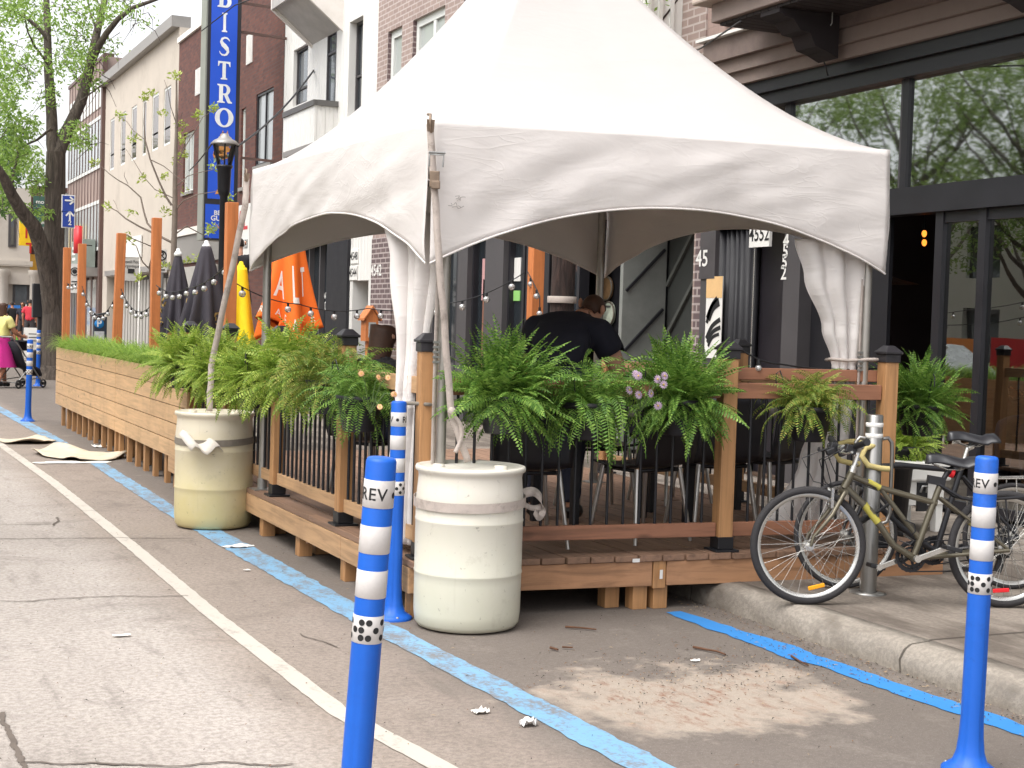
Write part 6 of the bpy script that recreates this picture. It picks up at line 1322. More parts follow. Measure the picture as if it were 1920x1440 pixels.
for r_ in range(26):
    for k in range(60):
        y = 11.2+k*.21+(r_ % 2)*.105; z = ZC+.06+r_*.17
        if y < A1-.15 and g.random() < .8: pb_.box(FX-.016, FX+.018, y, y+.095, z, z+.07)
pb_.build('projecting_bricks', m_br_a, bA)
# overhanging bay with its dark boarded soffit and carved brackets
bx0 = FX-1.0; by1 = 11.35; bz = 4.38
MB().box(bx0, FX-.01, A0, by1, bz, bz+.17).build('bay_sill', tan, bA, bevel=.01); MB().box(bx0+.08, FX-.01, A0, by1-.1, bz+.24, 9.).build('bay_wall', tan_d, bA); MB().box(bx0-.12, FX-.01, A0, by1+.16, bz+.172, bz+.235).build('bay_moulding', M('pale_moulding', S(188, 172, 160), .7), bA, bevel=.02)
sf_ = MB(); k = A0
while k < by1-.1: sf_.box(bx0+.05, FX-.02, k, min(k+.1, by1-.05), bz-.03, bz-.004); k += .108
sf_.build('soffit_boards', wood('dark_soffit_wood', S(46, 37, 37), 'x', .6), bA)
for y in (10.35, 7.9, 5.4):
    q = MB(); q.prism([(FX-.315, y, bz-.4), (FX-.315, y, bz-.033), (FX-.95, y, bz-.033), (FX-.95, y, bz-.07), (FX-.88, y, bz-.1), (FX-.8, y, bz-.11), (FX-.72, y, bz-.2), (FX-.62, y, bz-.21), (FX-.56, y, bz-.32), (FX-.44, y, bz-.35)], (0, .28, 0)); q.build('bracket', M('bracket_wood', S(38, 31, 33), .8), bA)
wq = MB(); P0 = on_x(1262, 116, FX-.02); P1 = on_y(1388, 40, 9.8); wq.tube([P0, P0.lerp(P1, .5)-V((0,0,.03)), P1], .008, 6); wq.build('wall_cable', black_plastic, bA)
hw = MB(); p = on_x(1560, 45, bx0+.55); hw.tube([(p.x, p.y, bz-.03), (p.x, p.y, bz-.12), (p.x+.0, p.y+.02, bz-.14)], .006, 6); hw.build('soffit_hook', grey_metal, bA)
wq = MB(); a = on_x(1537, 90, FX-.29); wq.tube([a, on_x(1548, 125, FX-.29), on_x(1552, 142, FX-.23)], .007, 6); wq.build('dangling_wire', black_plastic, bA)
# ground floor: posts, doors, open bay
f_ = MB(); ft = MB()
for y0, y1 in ((9.27, 9.36), (8.78, 8.86), (7.2, 7.28), (5.4, 5.48), (3.2, 3.28)): f_.box(FX-.015, FX+.045, y0, y1, SW, HZ0)
f_.box(FX-.0, FX+.08, A0, 9.36, SW, SW+.11); f_.box(FX-.0, FX+.08, A0, 9.27, HZ0-.09, HZ0-.002); f_.build('sliding_frame', m_fblk, bA)
for a, b in ((8.86, 9.27), (7.28, 8.78), (5.48, 7.2), (3.28, 5.4), (A0, 3.2)): MB().quad((FX+.03, a, SW+.1), (FX+.03, a, HZ0-.08), (FX+.03, b, HZ0-.08), (FX+.03, b, SW+.1)).build('sliding_pane', rglass, bA)
MB().box(FX-.04, FX+.14, 11.16, 11.42, SW, HZ0).build('number_post', m_fgry, bA)
lm = MB()
for k, ch in enumerate('4552'): p = on_x(1474-k*1.6, 452+k*20, FX-.045); letters(lm, ch, .2, p, (0, -1, 0), (0, 0, 1), .012)
lm.build('number', white_paint, bA)
MB().box(FX+.1, FX+.14, 10.06, 11.15, SW, HZ0).build('black_door', m_black, bA); MB().box(FX+.12, FX+.16, 11.42, 12.03, SW, HZ0).build('entrance_door', M('dark_door', S(40, 37, 42), .35, 0, .2, 2), bA)
ds = MB(); ds.tube([(FX+.02, 12.0, SW), (FX+.02, 12.0, HZ0)], .009, 6); ds.build('steel_edge', m_sil, bA)
cu = MB(); rows = [[V((FX+.05+.06*math.sin(k*.9)+.02*math.sin(k*2.3), 12.02+.55*k/40, z)) for k in range(41)] for z in (SW, 1.2, HZ0)]; cu.grid(rows); thick(cu.build('black_pleated_screen', m_black, bA), .01)
MB().box(FX-.06, FX+.12, 12.58, 12.85, SW, HZ1).build('grey_pilaster', m_fgry, bA); MB().box(FX-.075, FX+.12, 12.57, 12.86, 2.1, HZ1+.2).build('pilaster_cap', M('grey_zinc', S(84, 80, 82), .45, .3, .15, 4), bA); MB().box(FX-.03, FX+.15, 12.86, 13.02, SW, 3.6).build('brick_strip', m_br_fr, bA)
lm = MB(); p = on_x(1316, 486, FX-.08); letters(lm, '45', .24, p, (0, -1, 0), (0, 0, 1), .012); lm.build('number', white_paint, bA)
for zz in (HZ0,): MB().box(FX-.05, FX+.12, 12.0, 12.58, HZ0+.002, UZ).build('black_infill', m_black, bA); MB().box(FX-.045, FX+.12, 12.585, 12.86, HZ1+.21, UZ+.3).build('black_infill', m_black, bA)
y, z = W(1427, 440, FX-.1); t = thing('number_sign', 'white sign reading 4552 hung high by the entrance under the tent edge', 'sign', (FX-.1, y, z)); s_ = MB(); s_.box(FX-.12, FX-.09, y-.17, y+.17, z-.12, z+.14); s_.build('plate', white_paint, t); lm = MB(); letters(lm, '4552', .2, (FX-.123, y, z), (0, -1, 0), (0, 0, 1), .01, 'CENTER', 0, .85); lm.build('number', m_ink, t); MB().box(FX-.09, FX+.02, y-.01, y+.01, z+.14, z+.18).build('bracket', black_metal, t)
p = on_x(1337, 595, FX-.075); t = thing('poster', 'tall white poster with black brush strokes and an orange heading', 'poster', p); s_ = MB(); s_.box(FX-.07, FX-.062, p.y-.15, p.y+.15, p.z-.42, p.z+.42); s_.build('sheet', white_paint, t); s_ = MB(); s_.box(FX-.073, FX-.0705, p.y-.15, p.y+.15, p.z+.2, p.z+.42); s_.build('heading_band', M('poster_orange', S(224, 184, 130), .7), t); st = MB(); x_ = FX-.0735
for k, (y0, z0, y1, z1, w_) in enumerate(((.1, -.02, -.1, .16, .09), (.12, -.06, -.06, .2, .05), (.12, -.22, -.13, -.02, .05), (.1, -.26, -.14, -.1, .045), (.08, -.3, -.12, -.17, .035))): ribbon(st, [V((x_, p.y+y0, p.z+z0)), V((x_, p.y+(y0+y1)/2+.02, p.z+(z0+z1)/2+.03)), V((x_, p.y+y1, p.z+z1))], w_, (0, 1, .7))
st.build('brush_strokes', m_ink, t)
# interior seen through the opening and the glass
m_int = M('dark_interior_wall', S(92, 82, 84), .8, 0, .2, 1.5); m_intf = M('interior_floor', S(84, 66, 54), .5, 0, .2, 2)
i_ = MB(); i_.box(FX+5.2, FX+5.3, A0, 12, SW, 4.6); i_.box(FX+.2, FX+5.2, 12.0, 12.1, SW, 4.6); i_.box(FX+.2, FX+5.2, A0, A0+.1, SW, 4.6); i_.build('interior_wall', m_int, bA); MB().box(FX+.2, FX+5.2, A0+.1, 12, 4.5, 4.6).build('interior_ceiling', m_int, bA); MB().box(FX-.0, FX+5.2, A0+.1, 12, SW+.005, SW+.03).build('interior_floor', m_intf, bA)
MB().box(FX+.3, FX+.7, 3., 8.4, SW+.9, SW+.95).build('window_counter', wood('counter_wood', S(150, 104, 66), 'y', .6), bA)
t = thing('bar_stool', 'bar stool carrying the person in jeans behind the restaurant glass', 'stool', (9.15, 8.95, SW)); MB().lathe([(0, .62), (.17, .62), (.18, .6), (.16, .57), (0, .57)], (9.15, 8.95, SW), 20).build('seat', m_shell, t)
for k in range(4): MB().tube([(9.15+.1*math.cos(k*PI/2), 8.95+.1*math.sin(k*PI/2), SW+.57), (9.15+.2*math.cos(k*PI/2), 8.95+.2*math.sin(k*PI/2), SW+.03)], .012, 8).build('leg', black_metal, t)
m_fil = glow('lamp_filament', (1, .24, .03, 1), 1.1); m_amb = glass_pane('amber_bulb', (1., .7, .35, 1), 1.)
def pend(u, v, X, label, shade):
    p = on_x(u, v, X); t = thing('pendant_lamp', label, 'lamp', p, None); MB().tube([p+V((0, 0, .06)), (p.x, p.y, 4.5)], .005, 6).build('cord', black_plastic, t); MB().tube([p+V((0, 0, .03)), p+V((0, 0, .09))], .02, 10).build('socket', black_metal, t)
    MB().sphere(p, (.024, .024, .034), 12, 0, 8).build('bulb', m_fil, t)
    if shade: MB().lathe([(.02, .12), (.03, .1), (.12, .07), (.27, .035), (.28, .03)], p, 28).build('lamp_shade', M('grey_enamel', S(120, 116, 114), .45), t)
pend(1733, 438, FX+1.2, 'upper amber bulb glowing inside the restaurant opening', False); pend(1733, 455, FX+1.25, 'lower amber bulb hanging just under the other one', False); pend(1667, 538, FX+.9, 'glowing bulb under a wide dark shade inside the opening', True); pend(1438, 446, FX-.02, 'small bulb glowing beneath the hanging number sign', False)
# ------------------------------------------------------------------ tall vertical sign, fixed to the white and red buildings
SY = 28.7; a = on_y(388, 0, SY); b = on_y(453, 0, SY); z0 = on_y(392, 450, SY).z; zs = on_y(392, 378, SY).z; zt = 9.3
m_sgb = M('sign_blue', S(26, 82, 204), .4, 0, .04, 1.); m_sgg = M('sign_side_grey', S(150, 152, 144), .5, .2, .08, 2)
t = thing('vertical_sign', 'tall blue vertical sign reading BISTRO in white with an orange horse emblem', 'sign', (a.x, SY, z0)); wd = b.x-a.x
MB().box(a.x, b.x, SY+.01, SY+.45, z0, zt).build('sign_case', m_sgg, t); MB().box(a.x+.03, b.x-.0, SY-.02, SY+.008, z0, zt).build('face_frame', m_fblk, t)
MB().box(a.x+.09, b.x-.08, SY-.03, SY-.021, zs+.06, zt-.05).build('upper_face', m_sgb, t); MB().box(a.x+.05, b.x-.08, SY-.03, SY-.021, z0+.04, zs-.05).build('lower_face', m_sgb, t)
def arc(cx, cy, rx, ry, a0, a1, n=14): return [(cx+rx*math.cos(R(a0+(a1-a0)*i/n)), cy+ry*math.sin(R(a0+(a1-a0)*i/n))) for i in range(n+1)]
I_ = [[(.18,0),(.82,0),(.82,.06),(.66,.1),(.66,.9),(.82,.94),(.82,1),(.18,1),(.18,.94),(.34,.9),(.34,.1),(.18,.06)]]
T_ = [[(.25,0),(.75,0),(.75,.06),(.63,.1),(.63,.9),(.84,.88),(.92,.72),(.98,.72),(.97,1),(.03,1),(.02,.72),(.08,.72),(.16,.88),(.37,.9),(.37,.1),(.25,.06)]]
B_ = [[(.02,0)]+[(.6,0)]+arc(.6,.27,.38,.27,-90,75)[1:]+arc(.58,.76,.33,.24,-60,90)[0:]+[(.02,1),(.02,.94),(.15,.9),(.15,.1),(.02,.06)], [(.42,.09)]+arc(.55,.28,.15,.19,-90,90)+[(.42,.47)], [(.42,.56)]+arc(.52,.74,.14,.17,-90,90)+[(.42,.91)]]
R_ = [[(.02,0),(.56,0),(.56,.06),(.42,.1),(.42,.42),(.5,.42),(.72,.06),(.78,0),(1.06,0),(1.06,.06),(.96,.1),(.74,.44)]+arc(.56,.71,.36,.29,-50,90)+[(.02,1),(.02,.94),(.15,.9),(.15,.1),(.02,.06)], [(.42,.51)]+arc(.53,.71,.15,.2,-90,90)+[(.42,.91)]]
O_ = [arc(.5,.5,.52,.52,0,360,40)[:-1], arc(.5,.5,.25,.42,0,360,36)[:-1]]
sp_ = [(.86,.80,.05),(.80,.88,.07),(.66,.95,.09),(.48,.955,.1),(.3,.88,.14),(.25,.74,.22),(.36,.60,.26),(.54,.50,.27),(.70,.37,.25),(.75,.24,.2),(.66,.1,.13),(.48,.045,.09),(.3,.06,.08),(.18,.14,.06),(.12,.24,.04)]
Lf, Rt_ = [], []
for i, (x, y, w_) in enumerate(sp_):
    p0, p1 = sp_[max(0, i-1)], sp_[min(len(sp_)-1, i+1)]; d = V((p1[0]-p0[0], p1[1]-p0[1], 0)).normalized(); n_ = V((-d.y, d.x, 0)); Lf.append((x+n_.x*w_/2, y+n_.y*w_/2)); Rt_.append((x-n_.x*w_/2, y-n_.y*w_/2))
S_ = [Lf+Rt_[::-1]]
lm = MB(); cxs = (a.x+b.x)/2
for L, u, v0, v1, sx in ((B_, 421, -28, 14, .29), (I_, 421, 24, 60, .17), (S_, 421, 69, 105, .27), (T_, 420, 115, 149, .26), (R_, 420, 158, 193, .29), (O_, 420, 203, 238, .36)):
    p = on_y(u, v1, SY-.04); q = on_y(u, v0, SY-.04); h = q.z-p.z; flat_shape(lm, L, (p.x-sx*.5, SY-.036, p.z), (1, 0, 0), (0, 0, 1), sx, h)
lm.build('letters', M('sign_white', S(228, 230, 232), .5), t)
m_hor = M('emblem_orange', S(204, 140, 70), .6, 0, .25, 9); m_hg = M('emblem_grey', S(120, 146, 140), .6, 0, .2, 9)
def blot(pts, mt, nm='emblem'): mm = MB(); P = [on_y(u, v, SY-.037) for u, v in pts]; mm.add(P, [tuple(range(len(P)))]); mm.build(nm, mt, t)
blot([(411,262),(413,252),(418,248),(425,252),(429,262),(430,276),(424,284),(428,296),(418,300),(408,292),(402,298),(399,290),(404,276)], m_hor); blot([(416,250),(418,244),(420,250)], m_hor); blot([(424,252),(427,244),(428,254)], m_hor)
blot([(400,284),(418,281),(436,276),(440,281),(420,288),(401,291)], m_hor, 'emblem_band'); blot([(400,296),(420,290),(438,288),(438,292),(420,297),(401,303)], m_hg, 'emblem_band'); blot([(403,364),(410,350),(414,354),(414,363)], m_hor, 'emblem_foot'); blot([(428,352),(433,366),(427,372)], m_hg, 'emblem_foot')
blot([(404,418),(414,430),(414,434),(407,424)], m_hor, 'emblem_stripe'); blot([(391,431),(398,425),(408,424),(408,431),(397,434)], m_hg, 'emblem_leaf')
lm = MB(); p = on_y(401, 399, SY-.037); letters(lm, 'BE', .125, p, (1, 0, 0), (0, 0, 1), .02, 'LEFT'); p = on_y(395, 409, SY-.037); letters(lm, 'GU', .14, p, (1, 0, 0), (0, 0, 1), .02, 'LEFT'); lm.build('small_letters', white_paint, t)
br = MB()
for v, v2 in ((60, 72), (296, 300), (5, 14)): p = on_y(453, v, SY+.2); br.beam(p, (FX, SY+.25, p.z-.02), .04, .05)
br.build('bracket', m_bfr, t)
# shop sign behind the tent strap
p0, p1 = on_x(480, 478, FX-.1), on_x(446, 410, FX-.1); t = thing('shop_sign', 'white shop sign with tall red letters and a telephone number', 'sign', p0); s_ = MB(); s_.box(FX-.12, FX-.08, p0.y-1.5, p1.y, p0.z, p0.z+1.15); s_.build('board', white_paint, t); lm = MB(); letters(lm, 'ALIMENTATION'[:2], .6, (FX-.123, p1.y-.05, p0.z+.78), (0, -1, 0), (0, 0, 1), .02, 'LEFT', 0, 1.3); lm.build('letters', M('sign_red_letters', S(196, 40, 52), .5), t); lm = MB(); letters(lm, '34-4400', .3, (FX-.123, p1.y-.02, p0.z+.25), (0, -1, 0), (0, 0, 1), .008, 'LEFT'); lm.build('number', m_ink, t)
# steps under the man with the orange parasol
t = thing('step_stool', 'low wooden platform under the man in the black T-shirt, hidden by parasols', 'stool', (5.55, 21.75, SW)); s_ = MB(); s_.box(5.15, 5.85, 21.4, 22.1, .96, 1.035); s_.build('platform', orange_z, t, bevel=.005)
for x, y in ((5.25, 21.45), (5.85, 21.45), (5.25, 22.05), (5.85, 22.05)): MB().box(x-.03, x+.03, y-.03, y+.03, SW, .96).build('leg', orange_z, t)
# small wooden book box on a post
p = on_y(698, 600, 18.); t = thing('book_box', 'little wooden house shaped book box by the dark brick pier', 'box', (p.x, p.y, SW)); w_ = .085; z0, z1 = on_y(698, 640, 18.).z, on_y(698, 573, 18.).z
MB().prism([(p.x-w_, p.y, z0), (p.x+w_, p.y, z0), (p.x+w_, p.y, z1-.17), (p.x, p.y, z1-.03), (p.x-w_, p.y, z1-.17)], (0, .2, 0)).build('house', orange_z, t)
s_ = MB(); s_.prism([(p.x-w_-.04, p.y-.03, z1-.2), (p.x, p.y-.03, z1-.028), (p.x+w_+.04, p.y-.03, z1-.2), (p.x+w_+.04, p.y-.03, z1-.17), (p.x, p.y-.03, z1), (p.x-w_-.04, p.y-.03, z1-.17)], (0, .26, 0)); s_.build('roof', orange_z, t)
MB().box(p.x-.05, p.x+.05, p.y-.012, p.y-.002, z0+.05, z1-.22).build('door', pane_l, t); MB().box(p.x-.04, p.x+.04, p.y+.06, p.y+.14, SW, z0).build('post', orange_z, t)

# ------------------------------------------------------------------ lantern, poles, meter, small signs
p = on_x(421, 300, 5.0); bx, by = p.x, p.y; zl = on_x(421, 310, 5.).z; t = thing('street_lamp', 'black lantern street lamp standing in front of the blue sign', 'street lamp', (bx, by, SW)); s_ = MB()
s_.lathe([(.17, 0), (.17, .25), (.12, .32), (.09, .8), (.06, .9), (.055, zl-SW-.45), (.075, zl-SW-.42), (.09, zl-SW-.36), (.1, zl-SW-.06), (.12, zl-SW-.03), (.12, zl-SW), (0, zl-SW)], (bx, by, SW), 20); s_.build('pole', black_metal, t)
zt_ = on_x(421, 272, 5.).z; s_ = MB(); rows = []
for k in range(6): a_ = 2*PI*k/6+.3; s_.beam((bx+.1*math.cos(a_), by+.1*math.sin(a_), zl), (bx+.18*math.cos(a_), by+.18*math.sin(a_), zt_), .022, .022)
s_.build('lantern_frame', black_metal, t); s_ = MB(); s_.lathe([(.2, 0), (.205, .015), (.16, .06), (.1, .09), (.09, .11), (.06, .13), (.05, .16), (0, .165)], (bx, by, zt_), 24); s_.lathe([(.2, 0), (0, .0)], (bx, by, zt_), 24); s_.build('lantern_cap', M('grey_lantern_cap', S(150, 146, 142), .4, .4), t); MB().lathe([(.095, 0), (.17, zt_-zl)], (bx, by, zl), 6, 0, .3, 2*PI+.3).build('lantern_glass', glass_pane('lantern_glass', (.92, .92, .9, 1), 1.), t)
wq = MB(); P0 = on_x(588, 132, FX); P1 = V((bx+.19, by, zt_)); wq.tube([P0.lerp(P1, f)-V((0, 0, .5*f*(1-f))) for f in [i/16 for i in range(17)]], .018, 6); wq.tube([V((bx-.19, by, zt_)).lerp(on_y(355, 320, 27), f)-V((0,0,.1*f*(1-f))) for f in [i/10 for i in range(11)]], .012, 6); wq.build('overhead_cable', black_plastic, label='thick dark cable sagging from the white building to the lantern', cat='cable')
wq = MB(); P0, P1, P2 = on_y(530, -30, 27.), on_y(440, 10, 27), on_y(300, 85, 27); wq.tube([P0, P0.lerp(P1, .5)-V((0,0,.03)), P1, on_y(378, 58, 28.9)], .012, 6); wq.build('overhead_cable', black_plastic, label='thin dark cable crossing in front of the top of the blue sign', cat='cable')
m_sign_w = M('white_sign_sheet', S(226, 224, 220), .5, 0, .04); m_sblue = M('sign_sheet_blue', S(30, 62, 150), .5, 0, .04); m_sgreen = M('sign_sheet_green', S(58, 92, 82), .5, 0, .05)
def plate(par, Y, u0, v0, u1, v1, mt, nm='plate', dy=0.):
    p, q = on_y(u0, v1, Y), on_y(u1, v0, Y); s_ = MB(); s_.box(p.x, q.x, Y-.01+dy, Y+dy, p.z, q.z); return s_.build(nm, mt, par), p, q
def ptext(par, Y, u, v, s, hpx, mt, bold=.01, sq_=1., nm='lettering'):
    p = on_y(u, v, Y-.014); q = on_y(u, v-hpx, Y-.014); lm = MB(); letters(lm, s, (q.z-p.z)*1.4, p, (1, 0, 0), (0, 0, 1), bold, 'CENTER', 0, sq_); lm.build(nm, mt, par)
Y1 = 28.; p = on_y(124, 480, Y1); t = thing('sign_pole', 'slim grey pole with two blue direction plates, standing clear of the big tree trunk', 'sign pole', (p.x, Y1, SW)); MB().tube([(p.x, Y1+.04, SW), (p.x, Y1+.04, on_y(124, 362, Y1).z)], .03, 10).build('pole', grey_metal, t)
for (u0, v0, u1, v1) in ((117, 368, 139, 396), (117, 398, 139, 425)): o, a, b = plate(t, Y1, u0, v0, u1, v1, m_sblue, 'direction_plate'); s_ = MB(); s_.box(a.x-.02, b.x+.02, Y1+.001, Y1+.006, a.z-.02, b.z+.02); s_.build('plate_edge', m_sign_w, o)
ar = MB(); c = on_y(131, 376, Y1-.014); ar.beam(c+V((-.09, 0, 0)), c+V((.07, 0, 0)), .004, .03, (0, 0, 1)); ar.beam(c+V((.0, 0, .07)), c+V((.08, 0, 0)), .004, .03, (0, 0, 1)); ar.beam(c+V((.0, 0, -.07)), c+V((.08, 0, 0)), .004, .03, (0, 0, 1)); ar.build('arrow', m_sign_w, t); ar = MB(); c = on_y(131, 405, Y1-.014); ar.box(c.x-.015, c.x+.015, c.y-.002, c.y+.002, c.z-.08, c.z+.05); ar.beam(c+V((-.07, 0, 0)), c+V((0, 0, .08)), .004, .03, (0, 0, 1)); ar.beam(c+V((.07, 0, 0)), c+V((0, 0, .08)), .004, .03, (0, 0, 1)); ar.build('arrow', m_sign_w, t); ptext(t, Y1, 131, 418, '2', 9, m_sign_w, .02)
Y2 = 46.; p = on_y(79, 480, Y2); t = thing('street_sign', 'dark green stacked street signs behind the forked trunk', 'sign', (p.x, Y2, SW)); MB().tube([(p.x, Y2+.06, SW), (p.x, Y2+.06, on_y(80, 366, Y2).z)], .05, 10).build('pole', grey_metal, t)
for (u0, v0, u1, v1), tx in zip(((62, 369, 97, 381), (62, 383, 97, 396), (62, 398, 97, 424)), (('mopt-', 91, 379), ('ntrol', 89, 391), ('pecta', 84, 417))): o, a, b = plate(t, Y2, u0, v0, u1, v1, m_sgreen, 'sign_plate'); ptext(t, Y2, 82, tx[2], tx[0], 7.5, m_sign_w, .012, 1.1)
Y3 = 30.; p = on_y(139, 540, Y3); t = thing('parking_sign', 'white sign with a black ring between the two far orange posts', 'sign', (p.x, Y3, SW)); o, a, b = plate(t, Y3, 131, 495, 148, 549, m_sign_w); MB().tube([(p.x, Y3+.03, SW), (p.x, Y3+.03, b.z)], .028, 8).build('pole', grey_metal, t); s_ = MB(); c = on_y(140, 509, Y3-.016); s_.torus(c, .075, .009, (0, 1, 0), 32, 6); s_.sphere(c, (.048, .006, .048), 16); s_.beam(on_y(134, 528, Y3-.015), on_y(146, 528, Y3-.015), .004, .02); s_.build('ring_symbol', m_ink, t)
Y4 = 25.; p = on_y(304, 540, Y4); t = thing('parking_sign', 'white no parking sign half hidden by the tall orange post', 'sign', (p.x, Y4, SW)); o, a, b = plate(t, Y4, 290, 468, 313, 510, m_sign_w); MB().tube([(p.x, Y4+.03, SW), (p.x, Y4+.03, b.z)], .028, 8).build('pole', grey_metal, t); s_ = MB(); c = on_y(303, 479, Y4-.016); s_.torus(c, .078, .012, (0, 1, 0), 32, 6); s_.beam(c+V((-.055, 0, .055)), c+V((.055, 0, -.055)), .004, .016, (0, 0, 1)); s_.build('ring_symbol', m_ink, t); ptext(t, Y4, 303, 479, 'P', 12, m_ink, .02); ptext(t, Y4, 304, 493, 'AU 1 JUIN', 5, m_ink, .01, .7); s_ = MB(); s_.beam(on_y(297, 506, Y4-.015), on_y(309, 506, Y4-.015), .004, .022); s_.build('arrow', m_ink, t)
Y5 = 41.; p = on_y(246, 540, Y5); t = thing('shop_sign', 'pale square shop sign with small black lettering on a white stand', 'sign', p); o, a, b = plate(t, Y5, 230, 483, 262, 526, M('pale_grey_sign', S(196, 194, 190), .5)); s_ = MB(); s_.tube([(a.x, Y5, SW), (a.x, Y5, b.z), (b.x, Y5, b.z), (b.x, Y5, SW)], .02, 8); s_.build('stand', white_paint, t); ptext(t, Y5, 246, 491, 'Appareils Photo', 6, m_ink, .004, .55); ptext(t, Y5, 246, 499, 'Argentique', 6, m_ink, .004, .8); s_ = MB(); c = on_y(246, 508, Y5-.014); s_.box(c.x-.09, c.x+.09, c.y-.002, c.y, c.z-.07, c.z+.06); s_.build('camera_symbol', m_ink, t)
s_ = MB(); p0, p1 = on_x(264, 482, FX-.05), on_x(235, 447, FX-.05); t = thing('notice_board', 'blank white notice panel on the beige wall', 'sign', p0); s_.box(FX-.06, FX-.02, p0.y, p1.y, p0.z+.0, p1.z); s_.build('panel', m_sign_w, t)
p = on_x(187, 620, 4.85); t = thing('parking_meter', 'dark parking pay station with a round blue P disc', 'parking meter', (p.x, p.y, SW)); zt_ = on_x(187, 588, 4.85).z; s_ = MB(); s_.box(p.x-.13, p.x+.13, p.y-.1, p.y+.1, SW, zt_-.06); s_.build('cabinet', M('meter_navy', S(40, 46, 60), .45), t, bevel=.02); s_ = MB(); s_.prism([(p.x-.17, p.y-.15, zt_-.06), (p.x+.17, p.y-.15, zt_-.0), (p.x+.17, p.y-.15, zt_+.04), (p.x-.17, p.y-.15, zt_-.03)], (0, .3, 0)); s_.build('hood', black_metal, t)
c = on_y(186, 607, p.y-.105); s_ = MB(); s_.lathe([(0, 0), (.095, 0), (.095, .006), (0, .006)], c, 24, 0, 0, 2*PI, V((0, -1, 0))); s_.build('disc', M('meter_blue', S(30, 132, 204), .4), t); ptext(t, p.y-.1, 186, 607, 'P', 13, white_paint, .02); s_ = MB(); q = on_y(186, 634, p.y-.105); s_.box(q.x-.1, q.x+.1, q.y-.004, q.y, q.z-.16, q.z+.14); s_.build('instruction_panel', M('meter_panel', S(182, 184, 186), .5, 0, .3, 14), t)
p = on_z(79, 699, SW); t = thing('signal_post', 'black post on a square base carrying a flat control box, by the big tree trunk', 'post', p); s_ = MB(); s_.box(p.x-.22, p.x+.22, p.y-.2, p.y+.2, SW, SW+.52); s_.build('base', black_metal, t, bevel=.03); s_ = MB(); s_.box(p.x-.12, p.x+.12, p.y-.1, p.y+.1, SW+.52, SW+1.25); s_.build('shaft', black_metal, t, bevel=.02); s_ = MB(); s_.box(p.x-.24, p.x+.2, p.y-.14, p.y+.12, SW+1.25, SW+2.02); s_.build('control_box', black_metal, t, bevel=.02); s_ = MB(); s_.box(p.x+.02, p.x+.15, p.y-.146, p.y-.141, SW+1.42, SW+1.56); s_.box(p.x-.08, p.x+.1, p.y-.146, p.y-.141, SW+1.78, SW+1.86); s_.build('sticker', white_paint, t)
p = on_z(66, 672, SW); t = thing('folding_sign', 'white folding pavement sign behind the distant small bollard', 'sign', p); s_ = MB(); s_.obox(p+V((0, 0, .45)), (.62, .03, .9), (R(-10), 0, 0)); s_.obox(p+V((0, .3, .45)), (.62, .03, .9), (R(14), 0, 0)); s_.build('boards', white_paint, t); s_ = MB()
for k in range(3): s_.box(p.x-.2, p.x+.22, p.y+.005-.11+k*.02-.03, p.y-.1+k*.02, SW+.5+k*.1, SW+.53+k*.1)
s_.build('text_lines', m_fgry, t)
# stroller
p = on_z(36, 727, 0); t = thing('stroller', 'black folding stroller pushed by the woman in the magenta skirt', 'stroller', p, None, R(-48)); s_ = MB(); m_sf = cloth('stroller_fabric', S(36, 36, 44))
rows = [[V((sx*.21, y, z)) for sx in (-1, -.5, 0, .5, 1)] for y, z in ((-.3, .92), (-.2, .7), (-.1, .5), (.0, .42), (.2, .42), (.34, .36), (.4, .24))]; s_.grid(rows); thick(s_.build('seat', m_sf, t, local=True), .05)
s_ = MB(); rows = [[V((.23*math.cos(PI*k/10), -.22+.3*math.sin(R(20+j*22)), .62+.33*math.cos(R(20+j*22-40)))) for k in range(11)] for j in range(5)]; s_.grid(rows); thick(s_.build('hood', m_sf, t, local=True), .01)
s_ = MB()
for sx in (-1, 1): s_.tube([(sx*.24, -.5, 1.02), (sx*.24, -.3, .85), (sx*.24, .38, .12)], .014, 8); s_.tube([(sx*.24, -.32, .12), (sx*.24, .1, .5)], .014, 8); s_.tube([(sx*.24, -.3, .15), (sx*.24, .3, .2)], .01, 8)
s_.tube([(-.24, -.5, 1.02), (.24, -.5, 1.02)], .016, 8); s_.tube([(-.24, -.32, .12), (.24, -.32, .12)], .012, 8); s_.build('frame', grey_metal, t, local=True)
for sx in (-1, 1):
    for y in (-.32, .38): s_ = MB(); s_.torus((sx*.27, y, .09), .072, .018, (1, 0, 0), 24, 8); s_.tube([(sx*.25, y, .09), (sx*.29, y, .09)], .03, 10); s_.build('wheel', m_rub, t, local=True)

